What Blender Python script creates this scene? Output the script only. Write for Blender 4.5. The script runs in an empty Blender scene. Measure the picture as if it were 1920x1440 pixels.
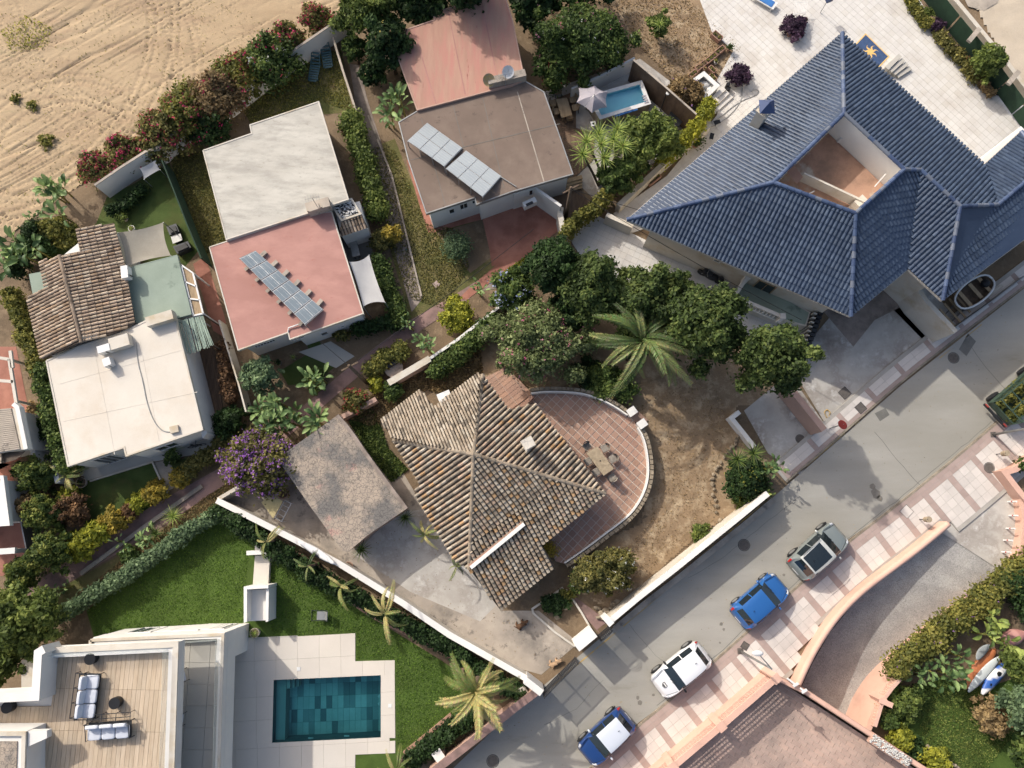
import bpy, math, random
import numpy as np
from mathutils import Vector, Matrix
from mathutils.geometry import tessellate_polygon

# ---------------------------------------------------------------- camera, world, sun, exposure
SC = bpy.context.scene
COL = SC.collection
FPX, TILT, CAMH = 1400.0, math.radians(10.5), 48.0
_cam = bpy.data.cameras.new('camera'); CAM = bpy.data.objects.new('camera', _cam); COL.objects.link(CAM)
CAM.location = (0, 0, CAMH); CAM.rotation_euler = (TILT, 0, 0)
_cam.sensor_width = 36; _cam.lens = 36*FPX/1920; _cam.clip_end = 2000; _cam.clip_start = 0.5
SC.camera = CAM
SUN_EL = math.radians(37); SUN_DX, SUN_DY = 0.70, -0.714      # where shadows fall
W = bpy.data.worlds.new('World'); SC.world = W; W.use_nodes = True
nt = W.node_tree; nt.nodes.clear()
sky = nt.nodes.new('ShaderNodeTexSky'); sky.sky_type = 'NISHITA'; sky.sun_disc = False
sky.sun_elevation = SUN_EL; sky.sun_rotation = math.atan2(-SUN_DX, -SUN_DY)
sky.air_density = 1.0; sky.dust_density = 5.0; sky.ozone_density = 0.6
bg = nt.nodes.new('ShaderNodeBackground'); bg.inputs['Strength'].default_value = 0.15
wo = nt.nodes.new('ShaderNodeOutputWorld')
nt.links.new(sky.outputs[0], bg.inputs[0]); nt.links.new(bg.outputs[0], wo.inputs[0])
_sun = bpy.data.lights.new('sun', 'SUN'); SUN = bpy.data.objects.new('sun', _sun); COL.objects.link(SUN)
_sun.energy = 2.75; _sun.angle = math.radians(0.6); _sun.color = (1.0, 0.95, 0.87)
SUN.location = (-60, 60, 80)
SUN.rotation_euler = Vector((SUN_DX*math.cos(SUN_EL), SUN_DY*math.cos(SUN_EL), -math.sin(SUN_EL))).to_track_quat('-Z', 'Y').to_euler()
SC.view_settings.view_transform = 'Standard'; SC.view_settings.look = 'None'
SC.view_settings.exposure = 0.42; SC.view_settings.gamma = 1.0; SC.view_settings.use_curve_mapping = False

# ---------------------------------------------------------------- helpers
random.seed(7); RNG = np.random.default_rng(7)
U = random.uniform
_ct, _st = math.cos(TILT), math.sin(TILT)
def P(x, y, z=0.0):
    """photo pixel (1920x1440) -> world point at height z"""
    dx, dy = (x-960)/FPX, -(y-720)/FPX
    d = Vector((dx, _ct*dy + _st, _st*dy - _ct))
    k = (z-CAMH)/d.z
    return Vector((d.x*k, d.y*k, z))
def PP(pts, z=0.0): return [P(x, y, z) for x, y in pts]
def lin(c):
    c = c/255.0
    return c/12.92 if c <= 0.04045 else ((c+0.055)/1.055)**2.4
ALB = 0.80
DES = 0.20
def S(r, g, b, k=ALB):
    c = [lin(r)*k, lin(g)*k, lin(b)*k]; y = .25*c[0]+.62*c[1]+.13*c[2]
    return tuple((x+(y-x)*DES)*w for x, w in zip(c, (1.0, .99, .975)))

class MB:
    def __init__(s): s.v = []; s.f = []; s.c = []; s.cur = (1, 1, 1)
    def add(s, vs, fs):
        n = len(s.v); s.v += [tuple(p) for p in vs]; s.f += [tuple(i+n for i in f) for f in fs]
        s.c += [s.cur]*len(vs); return s
    def box(s, c, size, rz=0.0, M=None):
        x, y, z = size[0]/2, size[1]/2, size[2]/2
        R = Matrix.Rotation(rz, 3, 'Z') if M is None else M
        c = Vector(c)
        vs = [c+R@Vector(p) for p in [(-x,-y,-z),(x,-y,-z),(x,y,-z),(-x,y,-z),(-x,-y,z),(x,-y,z),(x,y,z),(-x,y,z)]]
        return s.add(vs, [(3,2,1,0),(4,5,6,7),(0,1,5,4),(1,2,6,5),(2,3,7,6),(3,0,4,7)])
    def beam(s, a, b, w, h):
        """box from a to b, w wide, h tall"""
        a, b = Vector(a), Vector(b); d = b-a; L = d.length
        if L < 1e-6: return s
        x = d/L; up = Vector((0,0,1)) if abs(x.z) < 0.95 else Vector((0,1,0))
        y = up.cross(x).normalized(); z = x.cross(y)
        M = Matrix((x, y, z)).transposed()
        return s.box((a+b)/2, (L, w, h), M=M)
    def prism(s, pts, z0, z1):
        n = len(pts); A = sum(pts[i][0]*pts[(i+1)%n][1]-pts[(i+1)%n][0]*pts[i][1] for i in range(n))
        if A < 0: pts = pts[::-1]
        vs = [(p[0], p[1], z0) for p in pts]+[(p[0], p[1], z1) for p in pts]
        return s.add(vs, [tuple(range(n, 2*n)), tuple(range(n-1, -1, -1))]+[(i, (i+1)%n, (i+1)%n+n, i+n) for i in range(n)])
    def sheet(s, pts):
        n = len(pts); A = sum(pts[i][0]*pts[(i+1)%n][1]-pts[(i+1)%n][0]*pts[i][1] for i in range(n))
        if A < 0: pts = pts[::-1]
        return s.add(pts, [tuple(range(n))])
    def tube(s, pts, r, n=8, cap=True):
        pts = [Vector(p) for p in pts]; m = len(pts)
        rs = r if isinstance(r, (list, tuple)) else [r]*m
        vs = []
        for i, p in enumerate(pts):
            t = (pts[min(i+1, m-1)]-pts[max(i-1, 0)]).normalized()
            up = Vector((0,0,1)) if abs(t.z) < 0.9 else Vector((1,0,0))
            a = up.cross(t).normalized(); b = t.cross(a)
            for k in range(n):
                q = 2*math.pi*k/n; vs.append(p+(a*math.cos(q)+b*math.sin(q))*rs[i])
        fs = [(i*n+k, i*n+(k+1)%n, (i+1)*n+(k+1)%n, (i+1)*n+k) for i in range(m-1) for k in range(n)]
        if cap: fs += [tuple(range(n-1, -1, -1)), tuple((m-1)*n+k for k in range(n))]
        return s.add(vs, fs)
    def cyl(s, c, r, h, n=16, r2=None):
        c = Vector(c); return s.tube([c, c+Vector((0,0,h))], [r, r if r2 is None else r2], n)
    def ell(s, c, r, n=10, m=6, jit=0.0, seed=0):
        rg = random.Random(seed); c = Vector(c); vs = []; fs = []
        for j in range(m+1):
            th = math.pi*j/m
            for i in range(n):
                ph = 2*math.pi*i/n; q = 1+rg.uniform(-jit, jit)
                vs.append((c.x+r[0]*q*math.sin(th)*math.cos(ph), c.y+r[1]*q*math.sin(th)*math.sin(ph), c.z+r[2]*q*math.cos(th)))
        for j in range(m):
            for i in range(n): fs.append((j*n+i, (j+1)*n+i, (j+1)*n+(i+1)%n, j*n+(i+1)%n))
        return s.add(vs, fs)

def raw_mesh(name, v, f, m=None, smooth=False, col=None):
    me = bpy.data.meshes.new(name); me.from_pydata([tuple(p) for p in v], [], f); me.update()
    if m: me.materials.append(m)
    if smooth: me.polygons.foreach_set('use_smooth', [True]*len(me.polygons))
    if col is not None:
        a = me.color_attributes.new('Col', 'FLOAT_COLOR', 'POINT')
        c = np.ones((len(v), 4), dtype=np.float32); c[:, :3] = np.array(col, dtype=np.float32); a.data.foreach_set('color', c.ravel())
    return me
def tag(o, label=None, cat=None, group=None, kind=None):
    if label: o['label'] = label
    if cat: o['category'] = cat
    if group: o['group'] = group
    if kind: o['kind'] = kind
    return o
def thing(name, label, cat, base, group=None, rz=0.0):
    o = bpy.data.objects.new(name, None); COL.objects.link(o); o.empty_display_size = .2
    o.location = base; o.rotation_euler = (0, 0, rz); o['wx'] = 0
    del o['wx']
    return tag(o, label, cat, group)
_WORLD = {}
def wbase(o):
    p = Vector((0,0,0))
    while o is not None: p = p+Vector(o.location); o = o.parent
    return p
def part(name, mb, m, parent=None, smooth=False, kind=None, label=None, local=False, col=False, cat=None, group=None, base=None):
    """mb in world coordinates unless local; parent must be unrotated for world coordinates"""
    if local or parent is None and base is None: b = Vector((0,0,0))
    elif parent is not None: b = wbase(parent)
    if parent is None and not local:
        if base is None:
            a = np.array(mb.v); b = Vector(((a[:,0].min()+a[:,0].max())/2, (a[:,1].min()+a[:,1].max())/2, a[:,2].min()))
        else: b = Vector(base)
    v = [(p[0]-b.x, p[1]-b.y, p[2]-b.z) for p in mb.v]
    me = raw_mesh(name, v, mb.f, m, smooth, mb.c)
    o = bpy.data.objects.new(name, me); COL.objects.link(o)
    if parent is not None: o.parent = parent
    elif not local: o.location = b
    return tag(o, label, cat, group, kind)
def inst(name, me, loc, parent=None, rot=(0,0,0), sc=(1,1,1)):
    o = bpy.data.objects.new(name, me); COL.objects.link(o)
    if parent is not None: o.parent = parent; loc = Vector(loc)-wbase(parent)
    o.location = loc; o.rotation_euler = rot; o.scale = sc
    return o
def copy_tree(o, parent=None):
    c = o.copy(); COL.objects.link(c)
    if parent is not None: c.parent = parent
    for ch in [k for k in KIDS.get(o.name, [])] or [k for k in o.children]:
        copy_tree(ch, c)
    return c
KIDS = {}
def offset(pts, d):
    """inset (d>0) of a polygon given as 2D/3D points"""
    n = len(pts); A = sum(pts[i][0]*pts[(i+1)%n][1]-pts[(i+1)%n][0]*pts[i][1] for i in range(n))
    sg = 1 if A > 0 else -1; out = []
    for i in range(n):
        p0, p1, p2 = [Vector((pts[j%n][0], pts[j%n][1])) for j in (i-1, i, i+1)]
        e1 = (p1-p0).normalized(); e2 = (p2-p1).normalized()
        n1 = Vector((-e1.y, e1.x))*sg; n2 = Vector((-e2.y, e2.x))*sg
        b = n1+n2; k = b.length_squared
        b = n1 if k < 1e-4 else b*(2/k)
        if b.length > 4: b = b.normalized()*4
        q = p1+b*d; out.append(Vector((q.x, q.y, pts[i][2] if len(pts[i]) > 2 else 0)))
    return out
def strip(pts, w, z0, z1, mb=None):
    """a wall along a polyline of world points"""
    mb = mb or MB(); pts = [Vector((p[0], p[1])) for p in pts]; m = len(pts); L = []; R = []
    for i in range(m):
        a = (pts[i]-pts[max(i-1,0)]); b = (pts[min(i+1,m-1)]-pts[i])
        a = a.normalized() if a.length > 0 else b.normalized(); b = b.normalized() if b.length > 0 else a
        n1 = Vector((-a.y, a.x)); n2 = Vector((-b.y, b.x)); q = n1+n2; q = q*(2/max(q.length_squared, .5))
        L.append(pts[i]+q*w/2); R.append(pts[i]-q*w/2)
    z0s = z0 if isinstance(z0, (list, tuple)) else [z0]*m; z1s = z1 if isinstance(z1, (list, tuple)) else [z1]*m
    vs = []
    for i in range(m): vs += [(L[i].x, L[i].y, z0s[i]), (R[i].x, R[i].y, z0s[i]), (R[i].x, R[i].y, z1s[i]), (L[i].x, L[i].y, z1s[i])]
    fs = []
    for i in range(m-1):
        a, b = 4*i, 4*i+4
        fs += [(a+3, a+2, b+2, b+3), (a+1, a, b, b+1), (a+2, a+1, b+1, b+2), (a, a+3, b+3, b)]
    fs += [(0, 1, 2, 3), (4*m-1, 4*m-2, 4*m-3, 4*m-4)]
    return mb.add(vs, fs)
def resample(pts, step):
    out = [Vector(pts[0])]
    for a, b in zip(pts[:-1], pts[1:]):
        a, b = Vector(a), Vector(b); n = max(1, int((b-a).length/step))
        out += [a.lerp(b, (k+1)/n) for k in range(n)]
    return out
def smooth_line(pts, it=2, closed=False):
    pts = [Vector(p) for p in pts]
    for _ in range(it):
        q = [] if closed else [pts[0]]
        rng = range(len(pts)) if closed else range(len(pts)-1)
        for i in rng:
            a, b = pts[i], pts[(i+1)%len(pts)]; q += [a.lerp(b, .25), a.lerp(b, .75)]
        if not closed: q.append(pts[-1])
        pts = q
    return pts
def inside(p, poly):
    c = False; n = len(poly); j = n-1
    for i in range(n):
        if (poly[i][1] > p[1]) != (poly[j][1] > p[1]) and p[0] < (poly[j][0]-poly[i][0])*(p[1]-poly[i][1])/(poly[j][1]-poly[i][1])+poly[i][0]: c = not c
        j = i
    return c
def clip_to_rect(poly, c, ux, uy, hx, hy):
    """polygon clipped to an oriented rectangle (2D)"""
    out = [Vector((p[0], p[1])) for p in poly]
    for ax, h in ((ux, hx), (-ux, hx), (uy, hy), (-uy, hy)):
        if not out: return []
        res = []
        for i in range(len(out)):
            a, b = out[i], out[(i+1)%len(out)]
            da, db = (a-c).dot(ax)-h, (b-c).dot(ax)-h
            if da <= 0: res.append(a)
            if (da < 0) != (db < 0) and abs(da-db) > 1e-9: res.append(a+(b-a)*(da/(da-db)))
        out = res
    return out
def paving(name, parent, poly, z, ang, du, dv, gap, m, h=0.03, limit=300, jit=0.004, stagger=0.0, rest=True, cols=None):
    """real slabs laid in a polygon: the whole ones share meshes, cut ones are cut to the edge"""
    ux = Vector((math.cos(ang), math.sin(ang))); uy = Vector((-ux.y, ux.x))
    s = [Vector((p[0], p[1])).dot(ux) for p in poly]; t = [Vector((p[0], p[1])).dot(uy) for p in poly]
    cells = []
    j = 0; tt = min(t)
    while tt < max(t):
        ss = min(s)-(stagger*du if j % 2 else 0)
        while ss < max(s):
            c = ux*(ss+du/2)+uy*(tt+dv/2)
            hx, hy = (du-gap)/2, (dv-gap)/2
            cor = [c+ux*a*hx+uy*b*hy for a, b in ((-1,-1),(1,-1),(1,1),(-1,1))]
            k = sum(inside(q, poly) for q in cor)
            if k == 4: cells.append((c, None))
            else:
                q = clip_to_rect(poly, c, ux, uy, hx, hy)
                if len(q) >= 3:
                    A = abs(sum(q[i].x*q[(i+1)%len(q)].y-q[(i+1)%len(q)].x*q[i].y for i in range(len(q))))/2
                    if A > du*dv*.03: cells.append((c, q))
            ss += du
        tt += dv; j += 1
    px = []
    for c, q in cells:   # nearest to the frame's middle come first
        px.append(abs(c.x)+abs(c.y-8))
    order = sorted(range(len(cells)), key=lambda i: px[i])
    var = []
    for k in range(5):
        g = (cols[k % len(cols)] if cols else (1,1,1)); f = 1 if cols else U(.86, 1.08)
        mb = MB(); mb.cur = tuple(x*f for x in g); mb.box((0, 0, -h/2), (du-gap, dv-gap, h)); var.append((raw_mesh(name, mb.v, mb.f, m, False, mb.c), mb.cur))
    rest_mb = MB(); cnt = 0
    for i in order:
        c, q = cells[i]; me, tint = random.choice(var); zz = z+U(-jit, jit)
        if cnt < limit:
            cnt += 1
            if q is None: inst(name, me, (c.x, c.y, zz), parent, (U(-.002,.002), U(-.002,.002), ang))
            else:
                mb = MB(); mb.cur = tint; mb.prism(q, zz-h, zz); part(name, mb, m, parent, col=True)
        elif rest:
            rest_mb.cur = tint
            rest_mb.prism(q if q else [c+ux*a*(du-gap)/2+uy*b*(dv-gap)/2 for a, b in ((-1,-1),(1,-1),(1,1),(-1,1))], zz-h, zz)
    if rest_mb.v: part(name+'_field', rest_mb, m, parent, col=True, kind='stuff')
    return cells

# ---------------------------------------------------------------- materials
def mat(name, c1, c2=None, s=0.6, rough=0.85, bump=0.15, bs=18.0, c3=None, s3=0.25, t3=0.55, w3=0.1, metal=0.0, stretch=None, rot=0.0,
        attr=False, fine=0.12, spec=0.3, crack=0, coat=0.0, c4=None, s4=2.0, t4=.62, w4=.05, trans=0.0, bd=0.03):
    m = bpy.data.materials.new(name); m.use_nodes = True; N = m.node_tree.nodes; Lk = m.node_tree.links
    b = N['Principled BSDF']; b.inputs['Roughness'].default_value = rough; b.inputs['Metallic'].default_value = metal
    b.inputs['Specular IOR Level'].default_value = spec
    if coat: b.inputs['Coat Weight'].default_value = coat; b.inputs['Coat Roughness'].default_value = 0.04
    geo = N.new('ShaderNodeNewGeometry'); mp = N.new('ShaderNodeMapping'); Lk.new(geo.outputs['Position'], mp.inputs['Vector'])
    mp.inputs['Rotation'].default_value = (0, 0, rot)
    if stretch: mp.inputs['Scale'].default_value = stretch
    def noise(sc, det=8, r=.6, plain=False):
        n = N.new('ShaderNodeTexNoise'); n.inputs['Scale'].default_value = sc; n.inputs['Detail'].default_value = det
        n.inputs['Roughness'].default_value = r; Lk.new((geo.outputs['Position'] if plain else mp.outputs[0]), n.inputs['Vector']); return n.outputs['Fac']
    def rng(src, lo, hi):
        r = N.new('ShaderNodeMapRange'); r.inputs['From Min'].default_value = lo; r.inputs['From Max'].default_value = hi
        Lk.new(src, r.inputs['Value']); return r.outputs['Result']
    def mix(f, a, bb, mode='MIX'):
        x = N.new('ShaderNodeMix'); x.data_type = 'RGBA'; x.blend_type = mode
        if isinstance(f, float): x.inputs['Factor'].default_value = f
        else: Lk.new(f, x.inputs['Factor'])
        for k, q in (('A', a), ('B', bb)):
            i = [p for p in x.inputs if p.name == k and p.type == 'RGBA'][0]
            if isinstance(q, tuple): i.default_value = (*q, 1) if len(q) == 3 else q
            else: Lk.new(q, i)
        return [o for o in x.outputs if o.type == 'RGBA'][0]
    if c2 is None: c2 = tuple(x*.82 for x in c1)
    c = mix(rng(noise(s), .36, .64), c1, c2)
    if c3: c = mix(rng(noise(s3, 6, .65), t3-w3, t3+w3), c, c3)
    if c4: c = mix(rng(noise(s4, 6, .7), t4-w4, t4+w4), c, c4)
    if attr:
        at = N.new('ShaderNodeAttribute'); at.attribute_name = 'Col'; c = mix(1.0, c, at.outputs['Color'], 'MULTIPLY')
    if fine:
        fn = noise(bs*2.2, 4, .7, True); v = N.new('ShaderNodeMapRange')
        v.inputs['From Min'].default_value = .3; v.inputs['From Max'].default_value = .7; v.inputs['To Min'].default_value = 1-fine; v.inputs['To Max'].default_value = 1+fine
        Lk.new(fn, v.inputs['Value']); cc = N.new('ShaderNodeCombineXYZ')
        for k in range(3): Lk.new(v.outputs['Result'], cc.inputs[k])
        c = mix(1.0, c, cc.outputs[0], 'MULTIPLY')
    if crack:
        vo = N.new('ShaderNodeTexVoronoi'); vo.feature = 'DISTANCE_TO_EDGE'; vo.inputs['Scale'].default_value = crack
        wn = N.new('ShaderNodeTexNoise'); wn.inputs['Scale'].default_value = 3; Lk.new(geo.outputs['Position'], wn.inputs['Vector']); wa = N.new('ShaderNodeVectorMath'); wa.operation = 'ADD'
        sc_ = N.new('ShaderNodeVectorMath'); sc_.operation = 'SCALE'; sc_.inputs[3].default_value = .45; Lk.new(wn.outputs['Color'], sc_.inputs[0]); Lk.new(geo.outputs['Position'], wa.inputs[0]); Lk.new(sc_.outputs[0], wa.inputs[1]); Lk.new(wa.outputs[0], vo.inputs['Vector'])
        c = mix(rng(vo.outputs['Distance'], .008, .085), mix(.38 if crack < 5 else .62, (.05,.05,.05), c), c)
    Lk.new(c, b.inputs['Base Color'])
    if bump:
        bp = N.new('ShaderNodeBump'); bp.inputs['Strength'].default_value = bump; bp.inputs['Distance'].default_value = bd
        Lk.new(noise(bs, 8, .65), bp.inputs['Height']); Lk.new(bp.outputs[0], b.inputs['Normal'])
    if trans:
        tr = N.new('ShaderNodeBsdfTranslucent'); Lk.new(c, tr.inputs['Color']); ms = N.new('ShaderNodeMixShader'); ms.inputs[0].default_value = trans
        Lk.new(b.outputs[0], ms.inputs[1]); Lk.new(tr.outputs[0], ms.inputs[2]); Lk.new(ms.outputs[0], N['Material Output'].inputs['Surface'])
    return m
def glass_mat(name, col, rough=.05, alpha=1.0, spec=.6):
    m = bpy.data.materials.new(name); m.use_nodes = True; b = m.node_tree.nodes['Principled BSDF']
    b.inputs['Base Color'].default_value = (*col, 1); b.inputs['Roughness'].default_value = rough; b.inputs['Specular IOR Level'].default_value = spec
    b.inputs['Alpha'].default_value = alpha
    return m
WHT = (1, 1, 1)
MT = dict(
    earth=mat('earth', S(140,116,86), S(114,94,68), .35, bump=.5, bs=6, c3=S(98,82,60), s3=.18, t3=.58, bd=.08, c4=S(158,134,102), s4=1.4, w4=.12),
    dry_garden=mat('dry_garden', S(164,136,100), S(142,116,82), .3, bump=.5, bs=9, c3=S(136,112,82), s3=.35, t3=.57, w3=.12, c4=S(200,176,138), s4=1.2, t4=.6, w4=.12, fine=.16, bd=.04),
    sand=mat('sand', S(198,170,128), S(182,154,114), .25, bump=.7, bs=14, c3=S(178,148,112), s3=.5, t3=.6, stretch=(.45,1.6,1), rot=-.6, fine=.13, c4=S(160,150,102), s4=.35, t4=.66, w4=.06, bd=.05),
    beach=mat('pale_sand', S(206,190,166), S(190,174,150), .3, bump=.5, bs=8, fine=.08),
    road=mat('asphalt', S(176,172,162), S(163,160,151), .5, bump=.25, bs=40, c3=S(158,154,142), s3=.12, t3=.55, stretch=(.35,1.3,1), rot=-.7, fine=.16, c4=S(150,146,134), s4=.5, t4=.66, w4=.04),
    oil=mat('oil_stain', S(136,130,120), S(120,116,108), 3, bump=.1, fine=.2),
    patch=mat('asphalt_patch', S(128,126,120), S(112,110,104), 1.0, bump=.2, bs=40, fine=.16),
    concrete=mat('concrete', S(196,182,164), S(172,160,146), .5, bump=.2, bs=25, c3=S(136,128,118), s3=.3, t3=.54, w3=.09, c4=S(118,110,102), s4=1.1, t4=.62, fine=.12),
    concrete_dk=mat('stained_concrete', S(200,195,186), S(180,174,165), .7, bump=.2, bs=25, c3=S(146,134,124), s3=.45, t3=.55, w3=.08, c4=S(216,213,206), s4=.9, t4=.6, w4=.08, fine=.1),
    path=mat('old_path', S(166,150,138), S(142,128,118), 1.2, bump=.3, bs=20, c3=S(112,100,90), s3=.7, t3=.57, fine=.14),
    path_red=mat('rose_path', S(168,132,124), S(150,118,110), 1.0, bump=.25, bs=20, c3=S(120,98,92), s3=.5, t3=.58, fine=.12),
    red_paint=mat('red_paving', S(184,120,98), S(166,106,86), .8, bump=.15, bs=20, c3=S(150,92,72), s3=.4, t3=.58, fine=.1),
    lawn=mat('lawn_turf', S(86,114,32), S(70,96,26), .9, bump=.9, bs=30, c3=S(74,96,30), s3=.35, t3=.56, fine=.22, spec=.1, bd=.04, rough=1),
    lawn_dk=mat('dark_turf', S(84,104,44), S(66,86,34), .9, bump=.9, bs=30, c3=S(92,92,46), s3=.5, t3=.6, fine=.24, spec=.1, rough=1),
    lawn_dry=mat('dry_grass', S(132,122,72), S(112,106,60), .6, bump=.9, bs=22, c3=S(96,102,48), s3=.5, t3=.53, c4=S(152,128,84), s4=1.4, fine=.28, spec=.1, rough=1, bd=.05),
    cream_roof=mat('cream_membrane', S(226,218,204), S(218,209,194), .35, bump=.12, bs=9, c3=S(216,203,184), s3=.5, t3=.6, fine=.04),
    grey_roof=mat('weathered_roof', S(206,202,190), S(192,187,175), .8, bump=.2, bs=20, c3=S(172,168,158), s3=.9, t3=.56, stretch=(.5,1.5,1), rot=.3, c4=S(168,164,152), s4=3.2, t4=.64, fine=.1),
    pink_roof=mat('rose_roof', S(186,132,120), S(178,124,112), .5, bump=.15, bs=14, c3=S(202,146,132), s3=.35, t3=.57, c4=S(182,112,98), s4=1.6, t4=.66, fine=.06, stretch=(.6,1.3,1), rot=.3),
    red_roof=mat('worn_red_roof', S(196,150,126), S(184,136,114), .7, bump=.2, bs=16, c3=S(198,132,116), s3=.6, t3=.56, stretch=(3.2,.5,1), rot=.28, c4=S(148,84,74), s4=.9, t4=.66, w4=.02, fine=.08),
    brown_roof=mat('felt_roof', S(132,112,98), S(122,104,91), .5, bump=.3, bs=26, c3=S(142,123,108), s3=.4, t3=.57, c4=S(108,92,82), s4=1.8, t4=.64, fine=.14),
    green_roof=mat('green_roof', S(150,168,152), S(140,158,142), .6, bump=.1, bs=14, c3=S(100,118,106), s3=.5, t3=.66, w3=.04, fine=.07),
    garage_roof=mat('cracked_roof', S(184,166,146), S(160,146,130), 1.6, bump=.4, bs=14, c3=S(120,116,112), s3=.35, t3=.54, w3=.06, c4=S(206,150,136), s4=.5, t4=.65, w4=.05, fine=.2, bd=.04, crack=4.2),
    white=mat('white_render', S(240,238,232), S(228,226,222), .5, bump=.08, bs=20, fine=.03),
    offwhite=mat('offwhite_render', S(218,211,197), S(208,200,185), .7, bump=.15, bs=16, c3=S(196,178,146), s3=.6, t3=.6, fine=.05),
    peach=mat('peach_render', S(232,184,160), S(226,176,152), .4, bump=.1, bs=20, fine=.04, c3=S(216,168,146), s3=.8, t3=.62),
    peach_dk=mat('peach_wall', S(204,164,144), S(192,152,132), .6, bump=.12, bs=20, fine=.05),
    stone=mat('stone_wall', S(170,156,134), S(138,126,108), 2.2, bump=.6, bs=8, attr=True, fine=.15),
    leaf=mat('leaf', WHT, (.82,.82,.82), .9, bump=0, attr=True, fine=0, rough=.6, spec=.2, trans=.4),
    blade=mat('big_leaf', WHT, (.85,.85,.85), 1.5, bump=0, attr=True, fine=0, rough=.5, spec=.3, trans=.3),
    petal=mat('petal', WHT, (.9,.9,.9), 2, bump=0, attr=True, fine=0, rough=.7, trans=.3),
    bark=mat('bark', S(120,100,80), S(92,76,60), 3, bump=.6, bs=14, fine=.2),
    clay=mat('clay_tile', WHT, (.8,.8,.78), 2.5, bump=.4, bs=22, attr=True, fine=.18, c4=(.42,.38,.34), s4=1.6, t4=.6, w4=.07),
    clay_pan=mat('clay_pan', S(108,92,78), S(80,68,58), 2, bump=.4, bs=20, fine=.2),
    glaze=mat('glazed_tile', WHT, (.9,.9,.92), .8, bump=.05, bs=14, attr=True, fine=.08, rough=.42, spec=.3, c3=(.86,.86,.86), s3=.35, t3=.58),
    glaze_pan=mat('glazed_pan', S(58,76,104), S(52,70,98), 1.5, bump=.05, rough=.4, fine=.06),
    terracotta=mat('terracotta', S(184,140,116), S(166,124,102), 3, bump=.15, fine=.1),
    terra_tile=mat('terracotta_tile', S(184,146,124), S(172,134,112), .8, bump=.08, bs=20, attr=True, fine=.06, rough=.6, c3=S(174,132,112), s3=.3, t3=.55),
    grout=mat('grout', S(216,204,190), S(206,194,180), 1.5, bump=.1, fine=.05),
    tile_grey=mat('terrace_slab', S(222,219,213), S(214,210,204), .7, bump=.06, attr=True, fine=.05, rough=.6, c3=S(196,186,174), s3=.3, t3=.62),
    tile_joint=mat('terrace_joint', S(186,180,170), None, 1, bump=.05),
    pave_white=mat('pale_paver', S(226,217,208), S(216,207,198), .8, bump=.1, attr=True, fine=.07, c3=S(202,193,186), s3=.5, t3=.6),
    pave_rose=mat('rose_paver', S(188,164,154), S(178,154,144), 1.2, bump=.1, attr=True, fine=.08),
    cobble=mat('cobble', S(204,200,192), S(184,179,171), 1.0, bump=.5, bs=9, attr=False, c3=S(160,158,155), s3=.2, t3=.52, fine=.2, crack=7),
    deck=mat('oak_boards', S(206,186,158), S(190,168,140), 1.4, bump=.1, attr=True, stretch=(6,.7,1), fine=.07, rough=.7),
    deck_dk=mat('dark_boards', S(124,98,74), S(100,78,60), 1.4, bump=.2, attr=True, stretch=(4,.7,1), rot=-.2, fine=.1, rough=.7),
    slab=mat('pool_slab', S(222,213,200), S(216,207,194), .5, bump=.04, fine=.04, attr=True),
    slab_grey=mat('terrace_grey', S(196,192,182), S(188,184,174), .5, bump=.04, fine=.04, attr=True),
    pool_tile=mat('pool_tile', WHT, (.8,.85,.85), 1.2, bump=.1, attr=True, fine=.12, rough=.4),
    pool_wall=mat('pool_lining', S(110,140,144), S(96,128,132), 2, bump=0, fine=.1),
    metal=mat('dark_metal', S(62,66,72), S(54,58,64), 2, bump=0, fine=0, rough=.45, metal=.3),
    steel=mat('galvanised', S(170,172,172), S(150,152,152), 2, bump=0, fine=.05, rough=.4, metal=.5),
    black=mat('black_plastic', S(34,36,42), S(28,30,34), 2, bump=0, fine=.05, rough=.5),
    plastic=mat('white_plastic', S(240,240,238), None, 2, bump=0, fine=0, rough=.4),
    cloth=mat('pale_cloth', S(214,220,232), S(204,210,224), 2, bump=.1, fine=.03),
    sail=mat('sail_cloth', S(232,230,228), S(220,218,216), .8, bump=.15, bs=3, fine=.03, trans=.25),
    sail_grey=mat('shade_net', S(190,182,166), S(178,170,154), .8, bump=.2, bs=4, fine=.05, trans=.3),
    parasol=mat('parasol_cloth', S(206,198,206), S(196,188,198), 1, bump=.1, bs=4, fine=.02, trans=.25),
    wood=mat('table_wood', S(186,160,120), S(160,134,98), 2, bump=.2, stretch=(4,.8,1), fine=.1),
    wicker=mat('wicker', S(186,166,134), S(158,140,112), 6, bump=.5, bs=30, fine=.25),
    cane=mat('cane', WHT, (.8,.8,.8), 4, bump=.3, attr=True, fine=.15),
    pv=mat('solar_glass', S(126,142,152), S(118,134,144), .6, bump=0, fine=.03, rough=.18, spec=.8),
    pv_pale=mat('solar_glass_pale', S(176,186,190), S(168,178,184), .6, bump=0, fine=.03, rough=.15, spec=.8),
    frame=mat('pv_frame', S(220,222,222), None, 1, bump=0, fine=0, rough=.35, metal=.4),
    glass=glass_mat('window_glass', (.02,.03,.035)),
    clear=glass_mat('balustrade_glass', (.75,.85,.82), alpha=.16),
    yellow=mat('yellow_paint', S(214,170,60), S(196,156,60), 2, bump=.1, fine=.15, c3=S(180,160,120), s3=2.0, t3=.5),
    iron=mat('cast_iron', S(112,104,98), S(96,90,84), 6, bump=.4, bs=30, fine=.15),
    redmat=mat('red_paint', S(206,70,60), None, 2, bump=0, fine=.05, rough=.5),
    bluemat=mat('blue_plastic', S(40,130,210), S(34,110,190), 2, bump=0, fine=.03, rough=.4),
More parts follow.
